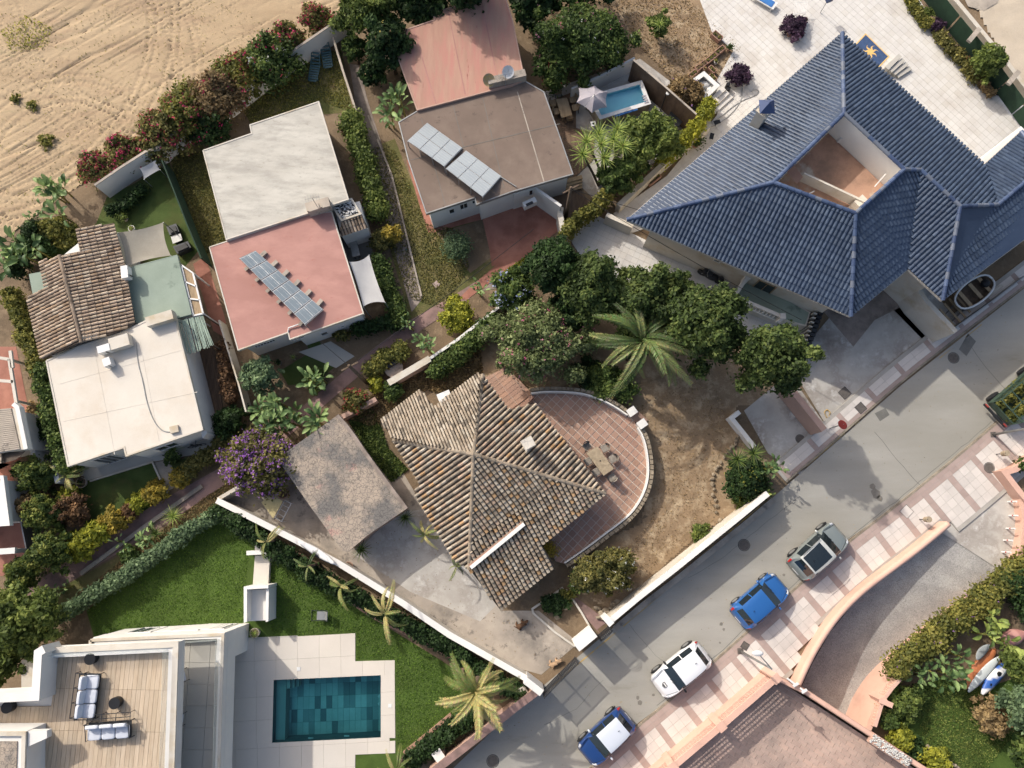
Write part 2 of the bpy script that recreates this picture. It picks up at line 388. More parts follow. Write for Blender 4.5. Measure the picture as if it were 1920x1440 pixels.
    teal=mat('teal_plastic', S(72,116,124), S(62,102,110), 2, bump=0, fine=.03, rough=.5),
    orange=mat('orange_hull', S(206,116,52), None, 2, bump=0, fine=.04, rough=.4),
    mesh_green=mat('green_screen', S(44,78,56), S(34,62,46), .8, bump=.3, bs=6, fine=.15),
    pool_water=None,
)
# ---------------------------------------------------------------- foliage
PAL = dict(   # sRGB leaf colours: light tips, middle, dark
    green=[(104,118,60),(78,96,48),(54,70,36)], ficus=[(100,112,60),(76,92,48),(52,66,36)], dark=[(62,84,44),(48,68,36),(38,54,30)],
    bright=[(120,130,66),(94,108,52),(70,84,42)], lime=[(166,164,58),(138,140,48),(106,112,42)], olive=[(130,124,68),(104,100,56),(78,80,44)],
    grey=[(126,146,106),(100,120,86),(80,98,70)], blue=[(104,134,104),(84,112,88),(66,92,72)], brown=[(140,108,76),(112,86,62),(92,70,52)],
    dry=[(158,136,96),(130,110,78),(104,88,62)], purple=[(88,66,86),(68,50,68),(52,40,54)], oleander=[(136,146,100),(108,120,76),(84,94,58)],
    gold=[(176,154,62),(150,132,54),(120,110,48)], vine=[(138,132,66),(112,112,54),(84,88,44)], banana=[(106,124,76),(80,100,58),(56,76,42)],
    palm=[(112,120,74),(84,98,54),(62,76,42)], palmdry=[(146,140,90),(118,120,70),(90,100,54)], yucca=[(150,160,84),(118,134,66),(90,110,52)], conifer=[(120,124,60),(92,104,50),(66,82,42)])
LK = 1.28
def pal(p):
    a = np.array([[lin(q)*LK for q in c] for c in (PAL[p] if isinstance(p, str) else p)]); y = a@np.array([.25,.62,.13]); return a+(y[:, None]-a)*.02
def leaf_quads(cen, nor, size, colors, aspect=1.7):
    """diamond leaves: cen (n,3), nor (n,3) facing"""
    n = len(cen); rnd = RNG.normal(size=(n, 3))
    nor = nor+RNG.normal(size=(n, 3))*.75; nor /= np.linalg.norm(nor, axis=1, keepdims=True)+1e-9
    a = np.cross(nor, rnd); a /= np.linalg.norm(a, axis=1, keepdims=True)+1e-9; b = np.cross(nor, a)
    sz = (size*RNG.uniform(.6, 1.3, n))[:, None]
    v = np.stack([cen-a*sz*aspect/2, cen-b*sz/2, cen+a*sz*aspect/2+nor*sz*.15, cen+b*sz/2], axis=1).reshape(-1, 3)
    return v, np.repeat(colors, 4, axis=0)
def np_mesh(name, v, nper, m, col, base):
    n = len(v)//nper; me = bpy.data.meshes.new(name); v = (v-np.array(base)).astype(np.float32)
    me.vertices.add(len(v)); me.vertices.foreach_set('co', v.ravel()); me.loops.add(len(v)); me.loops.foreach_set('vertex_index', np.arange(len(v), dtype=np.int32))
    me.polygons.add(n); me.polygons.foreach_set('loop_start', np.arange(0, len(v), nper, dtype=np.int32)); me.update(calc_edges=True)
    a = me.color_attributes.new('Col', 'FLOAT_COLOR', 'POINT'); c = np.ones((len(v), 4), dtype=np.float32); c[:, :3] = col; a.data.foreach_set('color', c.ravel())
    me.materials.append(m); return me
LOOSE = [.2, 1.5]
def blob_leaves(blobs, dens, size, palette, shell=.62):
    C = []; Nn = []; K = []; pl = pal(palette)
    for c, r in blobs:
        r = np.array(r); area = 4*math.pi*((r[0]*r[1])**1.6/3+(r[0]*r[2])**1.6/3+(r[1]*r[2])**1.6/3)**(1/1.6)
        n = max(6, int(area*dens)); d = RNG.normal(size=(n, 3)); d /= np.linalg.norm(d, axis=1, keepdims=True)
        d[:, 2] = np.where(d[:, 2] < -.35, -d[:, 2], d[:, 2])
        q = np.where(RNG.random(n) < LOOSE[0], RNG.uniform(1.0, LOOSE[1], n), RNG.uniform(shell, 1.08, n))[:, None]
        C.append(np.array(c)+d*r*q); Nn.append(d+np.array([0, 0, .35]))
        base = RNG.uniform(0, 1) ; t = np.clip(base*.5+RNG.uniform(0, 1, n)*.6, 0, .999)
        i = (t*3).astype(int); K.append(pl[i]*RNG.uniform(.85, 1.15, (n, 1)))
    C = np.concatenate(C); Nn = np.concatenate(Nn); K = np.concatenate(K)
    return leaf_quads(C, Nn, size, K)
def foliage(name, blobs, parent, dens=90, size=.17, palette='green', shell=.62, kind=None, core=True, label=None):
    v, c = blob_leaves(blobs, dens, size, palette, shell)
    b = wbase(parent); me = np_mesh(name, v, 4, MT['leaf'], c, b)
    o = bpy.data.objects.new(name, me); COL.objects.link(o); o.parent = parent
    if kind: o['kind'] = kind
    if label: o['label'] = label
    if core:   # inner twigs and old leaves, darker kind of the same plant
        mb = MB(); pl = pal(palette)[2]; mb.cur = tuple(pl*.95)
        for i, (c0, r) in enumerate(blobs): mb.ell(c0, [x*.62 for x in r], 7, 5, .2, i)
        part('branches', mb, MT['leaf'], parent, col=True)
    return o
def blossoms(name, blobs, parent, n, size, cols, top=True):
    C = []; K = []; pl = np.array([[lin(q)*.75 for q in c] for c in cols])
    for _ in range(n):
        c, r = random.choice(blobs); d = RNG.normal(size=3); d[2] = abs(d[2])*.8+.1; d /= np.linalg.norm(d)
        p = np.array(c)+d*np.array(r)*RNG.uniform(1.05, 1.05+(LOOSE[1]-1)*.7); k = random.randint(3, 7); col = pl[random.randrange(len(pl))]
        C.append(p+RNG.normal(size=(k, 3))*size*.7); K.append(np.repeat(col[None]*U(.85, 1.1), k, axis=0))
    C = np.concatenate(C); K = np.concatenate(K); v, c = leaf_quads(C, np.tile([0, 0, 1.0], (len(C), 1)), size, K, 1.1)
    o = bpy.data.objects.new(name, np_mesh(name, v, 4, MT['petal'], c, wbase(parent))); COL.objects.link(o); o.parent = parent; return o
def crown_blobs(c, R, h, k=14, br=.38, sq=1.0, ang=0.0, seed=None):
    """lumps spread over a dome of radius R (x) and R*sq (y), height h, turned by ang"""
    rg = random.Random(seed if seed is not None else random.random()); out = []; ca, sa = math.cos(ang), math.sin(ang)
    out.append(((c[0], c[1], c[2]+h*.35), (R*.62, R*.62*min(1, sq+.1), h*.5)))
    k = int(k*1.5)
    for i in range(k):
        a = 2.39996*i+rg.uniform(-.4, .4); q = math.sqrt((i+.5)/k)*.84*rg.uniform(.8, 1.14)
        x, y = R*q*math.cos(a), R*sq*q*math.sin(a); z = h*(.28+.55*math.sqrt(max(0, 1-q*q)))*rg.uniform(.8, 1.12)
        r = R*min(1, sq+.15)*br*rg.uniform(.4, 1.0)
        out.append(((c[0]+x*ca-y*sa, c[1]+x*sa+y*ca, c[2]+z), (r, r*rg.uniform(.8, 1.1), r*rg.uniform(.55, .85))))
    if h > 1.2 and k > 14:   # boughs that break the outline and stand above the crown
        for i in range(10):
            a = rg.uniform(0, 6.283); q = rg.choice((rg.uniform(.85, 1.14), rg.uniform(.1, .7))); x, y = R*q*math.cos(a), R*sq*q*math.sin(a); r = R*rg.uniform(.10, .2)
            z = h*(rg.uniform(.25, .6) if q > .8 else rg.uniform(.9, 1.15)); out.append(((c[0]+x*ca-y*sa, c[1]+x*sa+y*ca, c[2]+z), (r*rg.uniform(.7, 1.4), r, r*rg.uniform(.8, 1.3))))
    return out
def mpp(z=0, y=720): return (P(1000, y, z)-P(960, y, z)).length/40
def tree(px, py, rpx, z, label, name='leafy_tree', cat='tree', palette='ficus', group=None, k=20, dens=75, size=.2, br=.34, sq=1.0, ang=0.0, z0=0.0, crown='crown', flowers=None, low=.3, trunk=True, shell=.6):
    """px,py centre of the crown as seen, rpx its radius in the photo, z its top"""
    zc = z0+(z-z0)*.6; c = P(px, py, zc); R = rpx*mpp(zc, py); h = (z-z0)*(1-low)
    T = thing(name, label, cat, (c.x, c.y, z0), group)
    bl = crown_blobs((c.x, c.y, z0+(z-z0)*low), R, h, k, br, sq, ang)
    foliage(crown, bl, T, dens, size, palette, shell)
    if flowers: blossoms('blossoms', bl, T, *flowers)
    if trunk:
        mb = MB(); t = Vector((c.x, c.y, z0)); zt = z0+(z-z0)*low+h*.3
        mb.tube([t, t+Vector((U(-.1,.1), U(-.1,.1), (zt-z0)*.5)), Vector((c.x, c.y, zt))], [.07+R*.05, .05+R*.045, .03+R*.02], 8)
        for i in range(4):
            e = bl[1+i*3 % (len(bl)-1)][0]; mb.tube([(c.x, c.y, z0+(zt-z0)*.6), e], [.03+R*.02, .02], 5)
        part('trunk', mb, MT['bark'], T, smooth=True)
    return T
def bush(px, py, rpx, z, label, palette='green', name='garden_shrub', cat='shrub', z0=0.0, k=9, dens=110, size=.13, br=.42, sq=1.0, ang=0.0, flowers=None, group=None, shell=.6):
    c = P(px, py, z0+(z-z0)*.6); R = rpx*mpp(z, py); T = thing(name, label, cat, (c.x, c.y, z0), group)
    bl = crown_blobs((c.x, c.y, z0), R, z-z0, k, br, sq, ang)
    foliage('foliage', bl, T, dens, size, palette, shell)
    if flowers: blossoms('blossoms', bl, T, *flowers)
    mb = MB()
    for i in range(3): mb.tube([(c.x+U(-.08,.08), c.y+U(-.08,.08), z0), bl[1+i][0]], [.03, .015], 5)
    part('stem', mb, MT['bark'], T)
    return T
def hedge(pts, w, z, label, palette='green', name='hedge', cat='hedge', z0=0.0, dens=110, size=.13, flowers=None, jit=.25, var=None, group=None, step=None, shell=.55):
    line = [P(x, y, z) for x, y in pts]; line = resample(line, step or w*.42); T = thing(name, label, cat, (line[0].x, line[0].y, z0), group)
    bl = []
    for p in line:
        for s in (-1, 1):
            r = w*.36*U(1-jit, 1+jit); o = w*.2
            bl.append(((p.x+U(-o, o), p.y+U(-o, o), z-r*U(.6, 1.0)-U(0, jit)*.5), (r, r, r*U(.8, 1.1))))
        hh = (z-z0)*.5
        bl.append(((p.x, p.y, z0+hh*.8), (w*.42, w*.42, hh*.85)))
    foliage('foliage', bl, T, dens, size, palette, shell)
    if flowers: blossoms('blossoms', bl, T, *flowers)
    mb = MB()
    for p in line[::3]: mb.tube([(p.x, p.y, z0), (p.x+U(-.1,.1), p.y+U(-.1,.1), z0+(z-z0)*.6)], [.04, .02], 5)
    part('stems', mb, MT['bark'], T)
    return T
# ---- big leaves, fronds, rosettes
def blade_mesh(name, L, Wd, col, droop=.5, fold=.18, n=8, stalk=.25, tear=.0, seed=0):
    rg = random.Random(seed); mb = MB(); vs = []; cs = []
    for i in range(n+1):
        t = i/n; x = L*(stalk+(1-stalk)*t)*math.cos(droop*t*.9); z = L*(.35*t-droop*t*t*.75); w = Wd/2*(math.sin(math.pi*min(1, .04+t*.96))**.62)*(1+rg.uniform(-tear, tear))
        for s in (-1, 0, 1): vs.append((x, s*w, z+abs(s)*w*fold*2 - (0 if s else .01))); k = rg.uniform(.85, 1.1); cs.append(tuple(q*k*(1.25 if s == 0 else 1) for q in col))
    fs = []
    for i in range(n): a = 3*i; fs += [(a, a+1, a+4, a+3), (a+1, a+2, a+5, a+4)]
    mb.v = vs; mb.f = fs; mb.c = cs; mb.cur = tuple(q*.9 for q in col)
    mb.tube([(0, 0, -L*.1), (L*stalk, 0, 0.0)], [L*.02, L*.014], 5)
    return raw_mesh(name, mb.v, mb.f, MT['blade'], True, mb.c)
def frond_mesh(name, L, col, droop=.55, nl=26, wl=.42, rib=.02, seed=0, tip=(1,1,1)):
    rg = random.Random(seed); mb = MB(); pts = []; bend = (-.16,.2,-.28,.1)[seed % 4]
    for i in range(11):
        t = i/10; pts.append(Vector((L*t*(1-.30*t*droop), L*bend*t*t, L*(.42*t-droop*1.15*t*t))))
    mb.cur = tuple(q*1.15 for q in col); mb.tube(pts, [rib*(1-.75*i/10) for i in range(11)], 4)
    for i in range(nl):
        t = .1+.9*i/(nl-1); f = t*10; k = min(int(f), 9); p = pts[k].lerp(pts[k+1], f-k); d = (pts[k+1]-pts[k]).normalized()
        ln = wl*math.sin(math.pi*(.16+.72*t))**.7*rg.uniform(.8, 1.1); w = ln*.045+.006
        for s in (-1, 1):
            out = (d*.72+Vector((0, s*.75, .14 - .4*t*rg.random()))).normalized(); e = p+out*ln+Vector((0, 0, -ln*.25)); mid = p+out*ln*.55+Vector((0,0,.02))
            side = d*w; mb.cur = tuple(q*rg.uniform(.8, 1.2)*(1-t+t*z) for q, z in zip(col, tip))
            mb.add([p-side*.4, p+side*.4, mid+side, mid-side, e], [(0, 1, 2, 3), (3, 2, 4)])
    return raw_mesh(name, mb.v, mb.f, MT['blade'], False, mb.c)
def sword_mesh(name, L, Wd, col, seed=0):
    mb = MB(); mb.cur = col; vs = []
    for i in range(4):
        t = i/3; w = Wd/2*(1-t*.9); z = L*(.05*t-.22*t*t); vs += [(L*t, -w, z+w*.5), (L*t, 0, z), (L*t, w, z+w*.5)]
    mb.add(vs, [(3*i+a, 3*i+a+1, 3*i+a+4, 3*i+a+3) for i in range(3) for a in (0, 1)])
    return raw_mesh(name, mb.v, mb.f, MT['blade'], False, mb.c)
_BL = {}
def blades(kind):
    if kind not in _BL:
        pl = pal({'banana':'banana','bright':'bright','palm':'palm','palmdry':'palmdry','yucca':'yucca','fan':'green','purple':'purple'}[kind])*1.25
        if kind in ('banana', 'bright'): _BL[kind] = [blade_mesh('leaf', 1.0, .27, tuple(pl[i % 3]), .35+.2*(i % 3), .2, 8, .28, .12, i) for i in range(5)]
        elif kind in ('palm', 'palmdry'): _BL[kind] = [frond_mesh('frond', 1.0, tuple(pl[i % 3]), .5+.15*i, 46, .125 if kind == 'palm' else .14, .008, i) for i in range(4)]
        else: _BL[kind] = [sword_mesh('leaf', 1.0, .085, tuple(pl[i % 3]), i) for i in range(3)]
    return _BL[kind]
def banana(px, py, rpx, z, label, n=14, kind='banana', name='banana_plant', cat='plant', z0=0.0, spread=.6, group=None, L=None, stems=3):
    c = P(px, py, z*.7); R = rpx*mpp(z, py); T = thing(name, label, cat, (c.x, c.y, z0), group); bl = blades(kind); L = L or R*.75
    foot = [Vector((c.x+R*spread*U(-1, 1), c.y+R*spread*U(-1, 1), z0)) for _ in range(stems)]
    tops = []
    for f in foot: t = f+Vector((U(-.1,.1), U(-.1,.1), (z-z0)*U(.5, .85))); tops.append(t); mb = MB(); mb.cur = tuple(pal('olive')[0]); mb.tube([f, t], [.07, .04], 6); part('stalk', mb, MT['blade'], T, col=True)
    n = int(n*2.3); L *= .78
    for i in range(n):
        t = tops[i % len(tops)]+Vector((U(-.25,.25),U(-.25,.25),U(-.4,.2))); a = 2.39996*i+U(-.3, .3); e = U(-.15, .95)
        inst('leaf', random.choice(bl), t+Vector((0, 0, U(-.2, .1))), T, (U(-.4, .4), -e, a), (L*U(.75, 1.2),)*3)
    return T
def palm(px, py, ztop, label, n=22, L=2.6, kind='palm', name='palm_tree', z0=0.0, lean=None, dead=0, group=None, trunk_r=.16, low=-.3):
    c = P(px, py, ztop); T = thing(name, label, 'palm tree', (c.x, c.y, z0), group)
    mb = MB(); m = 8; lx, ly = lean or (0, 0)
    pts = [Vector((c.x-lx*(1-i/m)**2, c.y-ly*(1-i/m)**2, z0+(ztop-z0)*i/m)) for i in range(m+1)]
    mb.tube(pts, [trunk_r*(1.35-.35*i/m) for i in range(m+1)], 10); part('trunk', mb, MT['bark'], T, smooth=True)
    bl = blades(kind); dry = blades('palmdry')
    for i in range(n):
        a = 2.39996*i+U(-.15, .15); q = i/n; e = 1.15-1.6*q+low*.2+U(-.25, .2); a += U(-.35, .35)
        me = random.choice(bl); inst('frond', me, c, T, (U(-.5, .5), -e, a), (L*U(.68, 1.12),)*3)
    for i in range(dead):
        inst('frond', random.choice(dry), c-Vector((0,0,.15)), T, (U(-.3,.3), U(.1,.5), U(0, 6.28)), (L*.7,)*3)['label'] = 'dry yellow frond'
    return T
def rosette(px, py, z, Rm, label, n=40, kind='yucca', name='yucca_plant', cat='plant', z0=0.0, parent=None, c=None, group=None):
    c = c or P(px, py, z); bl = blades(kind); pts = MB()
    V = []; Fc = []; K = []
    T = parent or thing(name, label, cat, (c.x, c.y, z0), group); mb = MB()
    for i in range(n):
        me = bl[i % 3]; a = 2.39996*i; e = 1.25-1.5*(i/n); M = Matrix.Translation(c)@Matrix.Rotation(a, 4, 'Z')@Matrix.Rotation(-e, 4, 'Y')@Matrix.Scale(Rm*U(.85, 1.1), 4)
        mb.cur = tuple(me.color_attributes['Col'].data[0].color[:3]); mb.add([M@v.co for v in me.vertices], [tuple(p.vertices) for p in me.polygons])
    part('rosette', mb, MT['blade'], T, col=True)
    return T
def tufts(name, poly_px, n, size, palette, label=None, z=0.02, h=.12, parent=None):
    """short grass and weeds scattered in an area: one object of stuff"""
    poly = [P(x, y, z) for x, y in poly_px]; xs = [p.x for p in poly]; ys = [p.y for p in poly]; C = []
    while len(C) < n:
        q = (U(min(xs), max(xs)), U(min(ys), max(ys)))
        if inside(q, poly): C.append((q[0], q[1], z+U(0, h)))
    C = np.array(C); pl = pal(palette); K = pl[RNG.integers(0, 3, n)]
    v, c = leaf_quads(C, np.tile([0, 0, .6], (n, 1)), size, K, 2.2); b = Vector((C[:,0].mean(), C[:,1].mean(), z))
    o = bpy.data.objects.new(name, np_mesh(name, v, 4, MT['leaf'], c, b)); COL.objects.link(o); o.location = b
    o['kind'] = 'stuff'
    if label: o['label'] = label; o['category'] = 'grass'
    return o

# ---------------------------------------------------------------- roof tiles
def tile_face(mb, poly, a, b, pitch, tl, r, cols, lift=.035, seg=5, lichen=None, over=.0, flat=False, hk=.85):
    """barrel tiles on the plane of poly (3D, planar), eave along a->b; adds to mb"""
    poly = [Vector(p) for p in poly]; a, b = Vector(a), Vector(b)
    n = Vector((0,0,0))
    for i in range(len(poly)): n += poly[i].cross(poly[(i+1)%len(poly)])
    n.normalize()
    if n.z < 0: n = -n
    ux = (b-a); ux -= n*ux.dot(n); ux.normalize(); uv = n.cross(ux)
    if uv.z < 0: uv = -uv
    o = a; Q = [((p-o).dot(ux), (p-o).dot(uv)) for p in poly]; s0 = min(q[0] for q in Q); s1 = max(q[0] for q in Q)
    s = s0+pitch*.5
    while s < s1:
        ts = []
        for i in range(len(Q)):
            p, q = Q[i], Q[(i+1)%len(Q)]
            if (p[0] > s) != (q[0] > s): ts.append(p[1]+(q[1]-p[1])*(s-p[0])/(q[0]-p[0]))
        ts.sort()
        for t0, t1 in zip(ts[::2], ts[1::2]):
            t = t0-over
            while t < t1-.05:
                e = min(t+tl*1.08, t1); c = random.choice(cols); k = U(.82, 1.15); mb.cur = (c[0]*k, c[1]*k, c[2]*k)
                js = U(-.008, .008) if not flat else 0; vs = []
                for (tt, rr, lf) in ((t, r, lift+U(0, .008)), (e, r*.86, .004)):
                    for i in range(seg):
                        q = math.pi*i/(seg-1); vs.append(o+ux*(s+js+rr*math.cos(q))+uv*tt+n*(rr*hk*math.sin(q)+lf))
                fs = [(i, i+1, seg+i+1, seg+i) for i in range(seg-1)]+[tuple(range(seg-1, -1, -1))]
                mb.add(vs, fs); t += tl
        s += pitch
def ridge_tiles(mb, a, b, r, tl, cols, seg=6, lift=.02):
    a, b = Vector(a), Vector(b); d = (b-a); L = d.length; d.normalize(); sd = d.cross(Vector((0,0,1))).normalized(); up = sd.cross(d)
    n = max(1, int(L/tl)); tl = L/n
    for k in range(n):
        c = random.choice(cols); q0 = U(.85, 1.12); mb.cur = tuple(x*q0 for x in c); vs = []
        for (t, rr) in ((k*tl, r*1.05), (k*tl+tl*1.05, r*.9)):
            for i in range(seg): q = math.pi*i/(seg-1); vs.append(a+d*t+sd*rr*math.cos(q)+up*(rr*math.sin(q)+lift))
        mb.add(vs, [(i, i+1, seg+i+1, seg+i) for i in range(seg-1)]+[tuple(range(seg-1, -1, -1)), tuple(range(seg, 2*seg))])
CLAY = [S(*c) for c in [(190,172,148),(182,164,140),(174,156,133),(196,180,157),(160,145,125),(188,160,134),(196,184,164),(180,166,144),(142,130,114),(186,164,136),(190,150,100)]]
CLAY_OLD = [S(*c) for c in [(188,164,138),(176,152,128),(164,140,118),(198,174,148),(152,132,112),(182,152,120),(204,184,158)]]
GLAZE = [S(*c) for c in [(67,86,112),(65,83,109),(70,89,115),(66,84,110),(61,79,105),(75,93,118)]]
# ---------------------------------------------------------------- the ground and everything flat on it
def flat(name, polys, m, holes=(), base=(0,0,0), kind='structure', col=False, label=None):
    """one or more polygons (world, already at their height), optional holes"""
    mb = MB()
    for k, poly in enumerate(polys):
        if holes:
            loops = [[Vector(p) for p in poly]]+[[Vector(p) for p in h] for h in holes]
            flatv = [p for l in loops for p in l]; tr = tessellate_polygon(loops); fs = []
            for t in tr:
                a, b, c = [flatv[i] for i in t]; fs.append(tuple(t) if (b-a).cross(c-a).z > 0 else tuple(t[::-1]))
            mb.add(flatv, fs)
        else: mb.sheet(poly)
    return part(name, mb, m, None, kind=kind, base=base)
LAY = 0.004
def surf(name, pts, layer, m, **k): return flat(name, [PP(pts, layer*LAY)], MT[m] if isinstance(m, str) else m, **k)

POOL = [(513,1275),(714,1266),(714,1383),(510,1393)]
def zr(px):  # ramp height along its length by pixel of its left edge
    return px
RAMP_L = [(1785,982,0),(1722,1036,-.05),(1664,1083,-.35),(1612,1130,-.8),(1562,1192,-1.3),(1530,1248,-1.8),(1506,1300,-2.1),(1480,1345,-2.2)]
RAMP_R = [(1915,1030,0),(1877,1084,-.05),(1838,1112,-.3),(1790,1145,-.7),(1708,1203,-1.3),(1650,1262,-1.8),(1612,1308,-2.1),(1585,1365,-2.2)]
LW = smooth_line([P(x,y,.95) for x,y in [(1779,982),(1722,1030),(1660,1076),(1612,1112),(1566,1160),(1533,1210),(1512,1250),(1497,1284)]], 2)
RW = smooth_line([P(x,y,.75) for x,y in [(1916,930),(1924,985),(1915,1040),(1893,1072),(1850,1106),(1800,1150),(1747,1198),(1705,1240),(1668,1282),(1645,1322),(1628,1368)]], 2)
hole_ramp = [Vector((p.x, p.y, 0)) for p in LW]+[Vector((p.x, p.y, 0)) for p in (P(1490,1290,0), P(1560,1350,0), P(1625,1385,0))]+[Vector((p.x, p.y, 0)) for p in RW[::-1] if p.y < P(1900,1062,.75).y]
pool_w = PP(POOL, 0); pool_w2 = [Vector((p.x,p.y,.008)) for p in pool_w]
R_ = 190
flat('ground', [[Vector((-R_,-R_,0)), Vector((R_,-R_,0)), Vector((R_,R_,0)), Vector((-R_,R_,0))]], MT['earth'], holes=[pool_w, hole_ramp])

# sandy field with ploughed ruts and tyre tracks, real relief
def vnoise(x, y, seed):
    rg = np.random.default_rng(seed); T = rg.uniform(-1, 1, (256, 256)); xi = np.floor(x).astype(int); yi = np.floor(y).astype(int); fx = x-xi; fy = y-yi
    fx = fx*fx*(3-2*fx); fy = fy*fy*(3-2*fy); g = lambda a, b: T[a % 256, b % 256]
    return (g(xi, yi)*(1-fx)+g(xi+1, yi)*fx)*(1-fy)+(g(xi, yi+1)*(1-fx)+g(xi+1, yi+1)*fx)*fy
def relief(name, poly_px, m, fn, step=.11, z=.07, extra=None):
    poly = [P(x, y, z) for x, y in poly_px]; xs = [p.x for p in poly]; ys = [p.y for p in poly]
    nx = int((max(xs)-min(xs))/step); ny = int((max(ys)-min(ys))/step)
    X, Y = np.meshgrid(min(xs)+np.arange(nx+1)*step, min(ys)+np.arange(ny+1)*step, indexing='ij'); Z = z+fn(X, Y)
    ins = np.zeros_like(X, dtype=bool); n = len(poly); j = n-1
    for i in range(n):
        a, b = poly[i], poly[j]; cond = ((a.y > Y) != (b.y > Y)) & (X < (b.x-a.x)*(Y-a.y)/((b.y-a.y) if abs(b.y-a.y) > 1e-9 else 1e-9)+a.x); ins ^= cond; j = i
    keep = ins[:-1, :-1] & ins[1:, 1:] & ins[:-1, 1:] & ins[1:, :-1]; I, J = np.nonzero(keep); W_ = ny+1
    q = np.stack([I*W_+J, (I+1)*W_+J, (I+1)*W_+J+1, I*W_+J+1], 1); used, inv = np.unique(q.ravel(), return_inverse=True)
    co = np.stack([X.ravel(), Y.ravel(), Z.ravel()], 1)[used]; b = co.mean(0); b[2] = 0
    me = bpy.data.meshes.new(name); me.vertices.add(len(co)); me.vertices.foreach_set('co', (co-b).astype(np.float32).ravel()); me.loops.add(len(inv)); me.loops.foreach_set('vertex_index', inv.astype(np.int32).ravel())
    me.polygons.add(len(q)); me.polygons.foreach_set('loop_start', np.arange(0, len(inv), 4, dtype=np.int32)); me.update(calc_edges=True); me.polygons.foreach_set('use_smooth', [True]*len(q)); me.materials.append(m)
    o = bpy.data.objects.new(name, me); COL.objects.link(o); o.location = b; o['kind'] = 'structure'; return o
def sand_h(X, Y):
    a = math.radians(33); u = X*math.cos(a)+Y*math.sin(a); v = -X*math.sin(a)+Y*math.cos(a)
    w = vnoise(u*.07, v*.10, 1)*1.1+vnoise(u*.25, v*.3, 2)*.15
    vv = v+w*.55; h = 0*X
    for s_, us, wd, dp, sd in ((1.7,.045,.07,.07,3), (2.9,.07,.10,.055,4), (5.2,.15,.17,.032,8)):
        n_ = vnoise(vv*s_, u*us, sd); on = np.clip(vnoise(u*.22+sd*7, vv*.8, sd+20)*2.4+.25, 0, 1)
        h = h-dp*np.exp(-(n_/wd)**2)*on+dp*.45*np.exp(-((n_-wd*1.8)/wd)**2)*on
    for cx, cy, R, w0 in ((-33, 31, 9, .35), (-33, 31, 10.6, .3), (-24, 40, 12, .3), (-24, 40, 13.5, .3), (-40, 16, 14, .3), (-38, 34, 12, 0), (-38, 34, 13.7, 0), (-31, 24, 5, 0), (-31, 24, 6.6, 0)):
        d = np.hypot(X-cx, Y-cy)-R; th = np.arctan2(Y-cy, X-cx)*R; h += (-.04*np.exp(-(d/.14)**2)-.03*np.exp(-((d-.55)/.12)**2))*(1+.5*np.sign(np.sin(th*18)))
    return h+.010*vnoise(X*3.1, Y*3.1, 6)+.006*vnoise(X*6.3, Y*6.3, 7)
SANDP = [(700,-70),(640,30),(565,90),(480,150),(340,210),(275,275),(170,335),(80,395),(0,455),(-60,500),(-60,-70)]
relief('sand_field', SANDP, MT['sand'], sand_h, .10)
flat('sand_beyond', [PP([(700,-70),(-60,-70),(-60,500),(-900,900),(-1400,-700),(900,-900)], .03)], MT['sand'])
# bright sand lot in the far corner
def lot_h(X, Y): return .02*vnoise(X*1.5, Y*1.5, 11)+.012*vnoise(X*4, Y*4, 12)
relief('sand_lot', [(1790,-60),(1850,60),(1940,200),(2000,200),(2000,-60)], MT['beach'], lot_h, .2)
surf('concrete_pad', [(1800,-20),(1815,12),(1845,20),(1870,5),(1880,-20)], 24, 'concrete')

# dry garden east of the house, rough earth
def gar_h(X, Y): return .035*vnoise(X*.6, Y*.6, 21)+.02*vnoise(X*2.2, Y*2.2, 22)+.012*vnoise(X*5, Y*5, 23)
relief('dry_garden', [(1200,720),(1400,640),(1468,700),(1384,766),(1372,784),(1440,860),(1430,925),(1300,1015),(1150,1150),(1080,1110),(1060,1040),(1200,980),(1225,860),(1170,770)], MT['dry_garden'], gar_h, .14, .045)
relief('dry_yard', [(1090,-50),(1150,20),(1195,85),(1260,150),(1330,190),(1400,80),(1290,-50)], MT['dry_garden'], gar_h, .16, .05)
surf('garden_soil', [(700,740),(905,640),(960,600),(1300,560),(1480,640),(1480,760),(1200,760),(1000,740),(905,705),(850,745),(800,730),(715,790),(640,780)], 1, 'dry_garden')

# lawns
surf('lawn', holes=[pool_w2], pts=[(180,1208),(162,1145),(290,1045),(400,968),(420,985),(620,1110),(830,1240),(905,1290),(760,1440),(480,1500),(170,1420)], layer=2, m='lawn')
surf('turf', [(180,420),(200,370),(250,345),(318,305),(372,470),(330,520),(220,470),(150,500),(90,540),(70,480),(110,450)], 2, 'lawn_dk')
surf('dry_lawn', [(472,235),(440,180),(560,100),(640,95),(662,210),(600,215),(560,215)], 2, 'lawn_dry')
surf('weedy_yard', [(318,290),(380,270),(450,470),(395,500),(340,400)], 2, 'lawn_dry')
surf('weedy_ground', [(700,275),(740,260),(800,410),(880,400),(930,500),(835,590),(770,600),(735,480),(690,300)], 2, 'lawn_dry')
surf('dark_bed', [(818,437),(905,412),(922,482),(882,512),(862,490)], 3, 'earth')
surf('front_lawn', [(150,905),(285,868),(312,940),(180,1010),(140,950)], 3, 'lawn_dk')
surf('side_lawn', [(318,868),(392,846),(402,865),(322,905)], 3, 'lawn_dk')
surf('little_lawn', [(525,695),(575,665),(632,684),(590,720),(540,722)], 3, 'lawn_dk')
surf('doorstep_turf', [(572,634),(592,627),(606,652),(580,660)], 5, 'lawn_dk')
surf('garden_lawn', [(1655,1440),(1690,1300),(1760,1270),(1850,1290),(2100,1200),(2200,1500),(1760,1560)], 2, 'lawn')
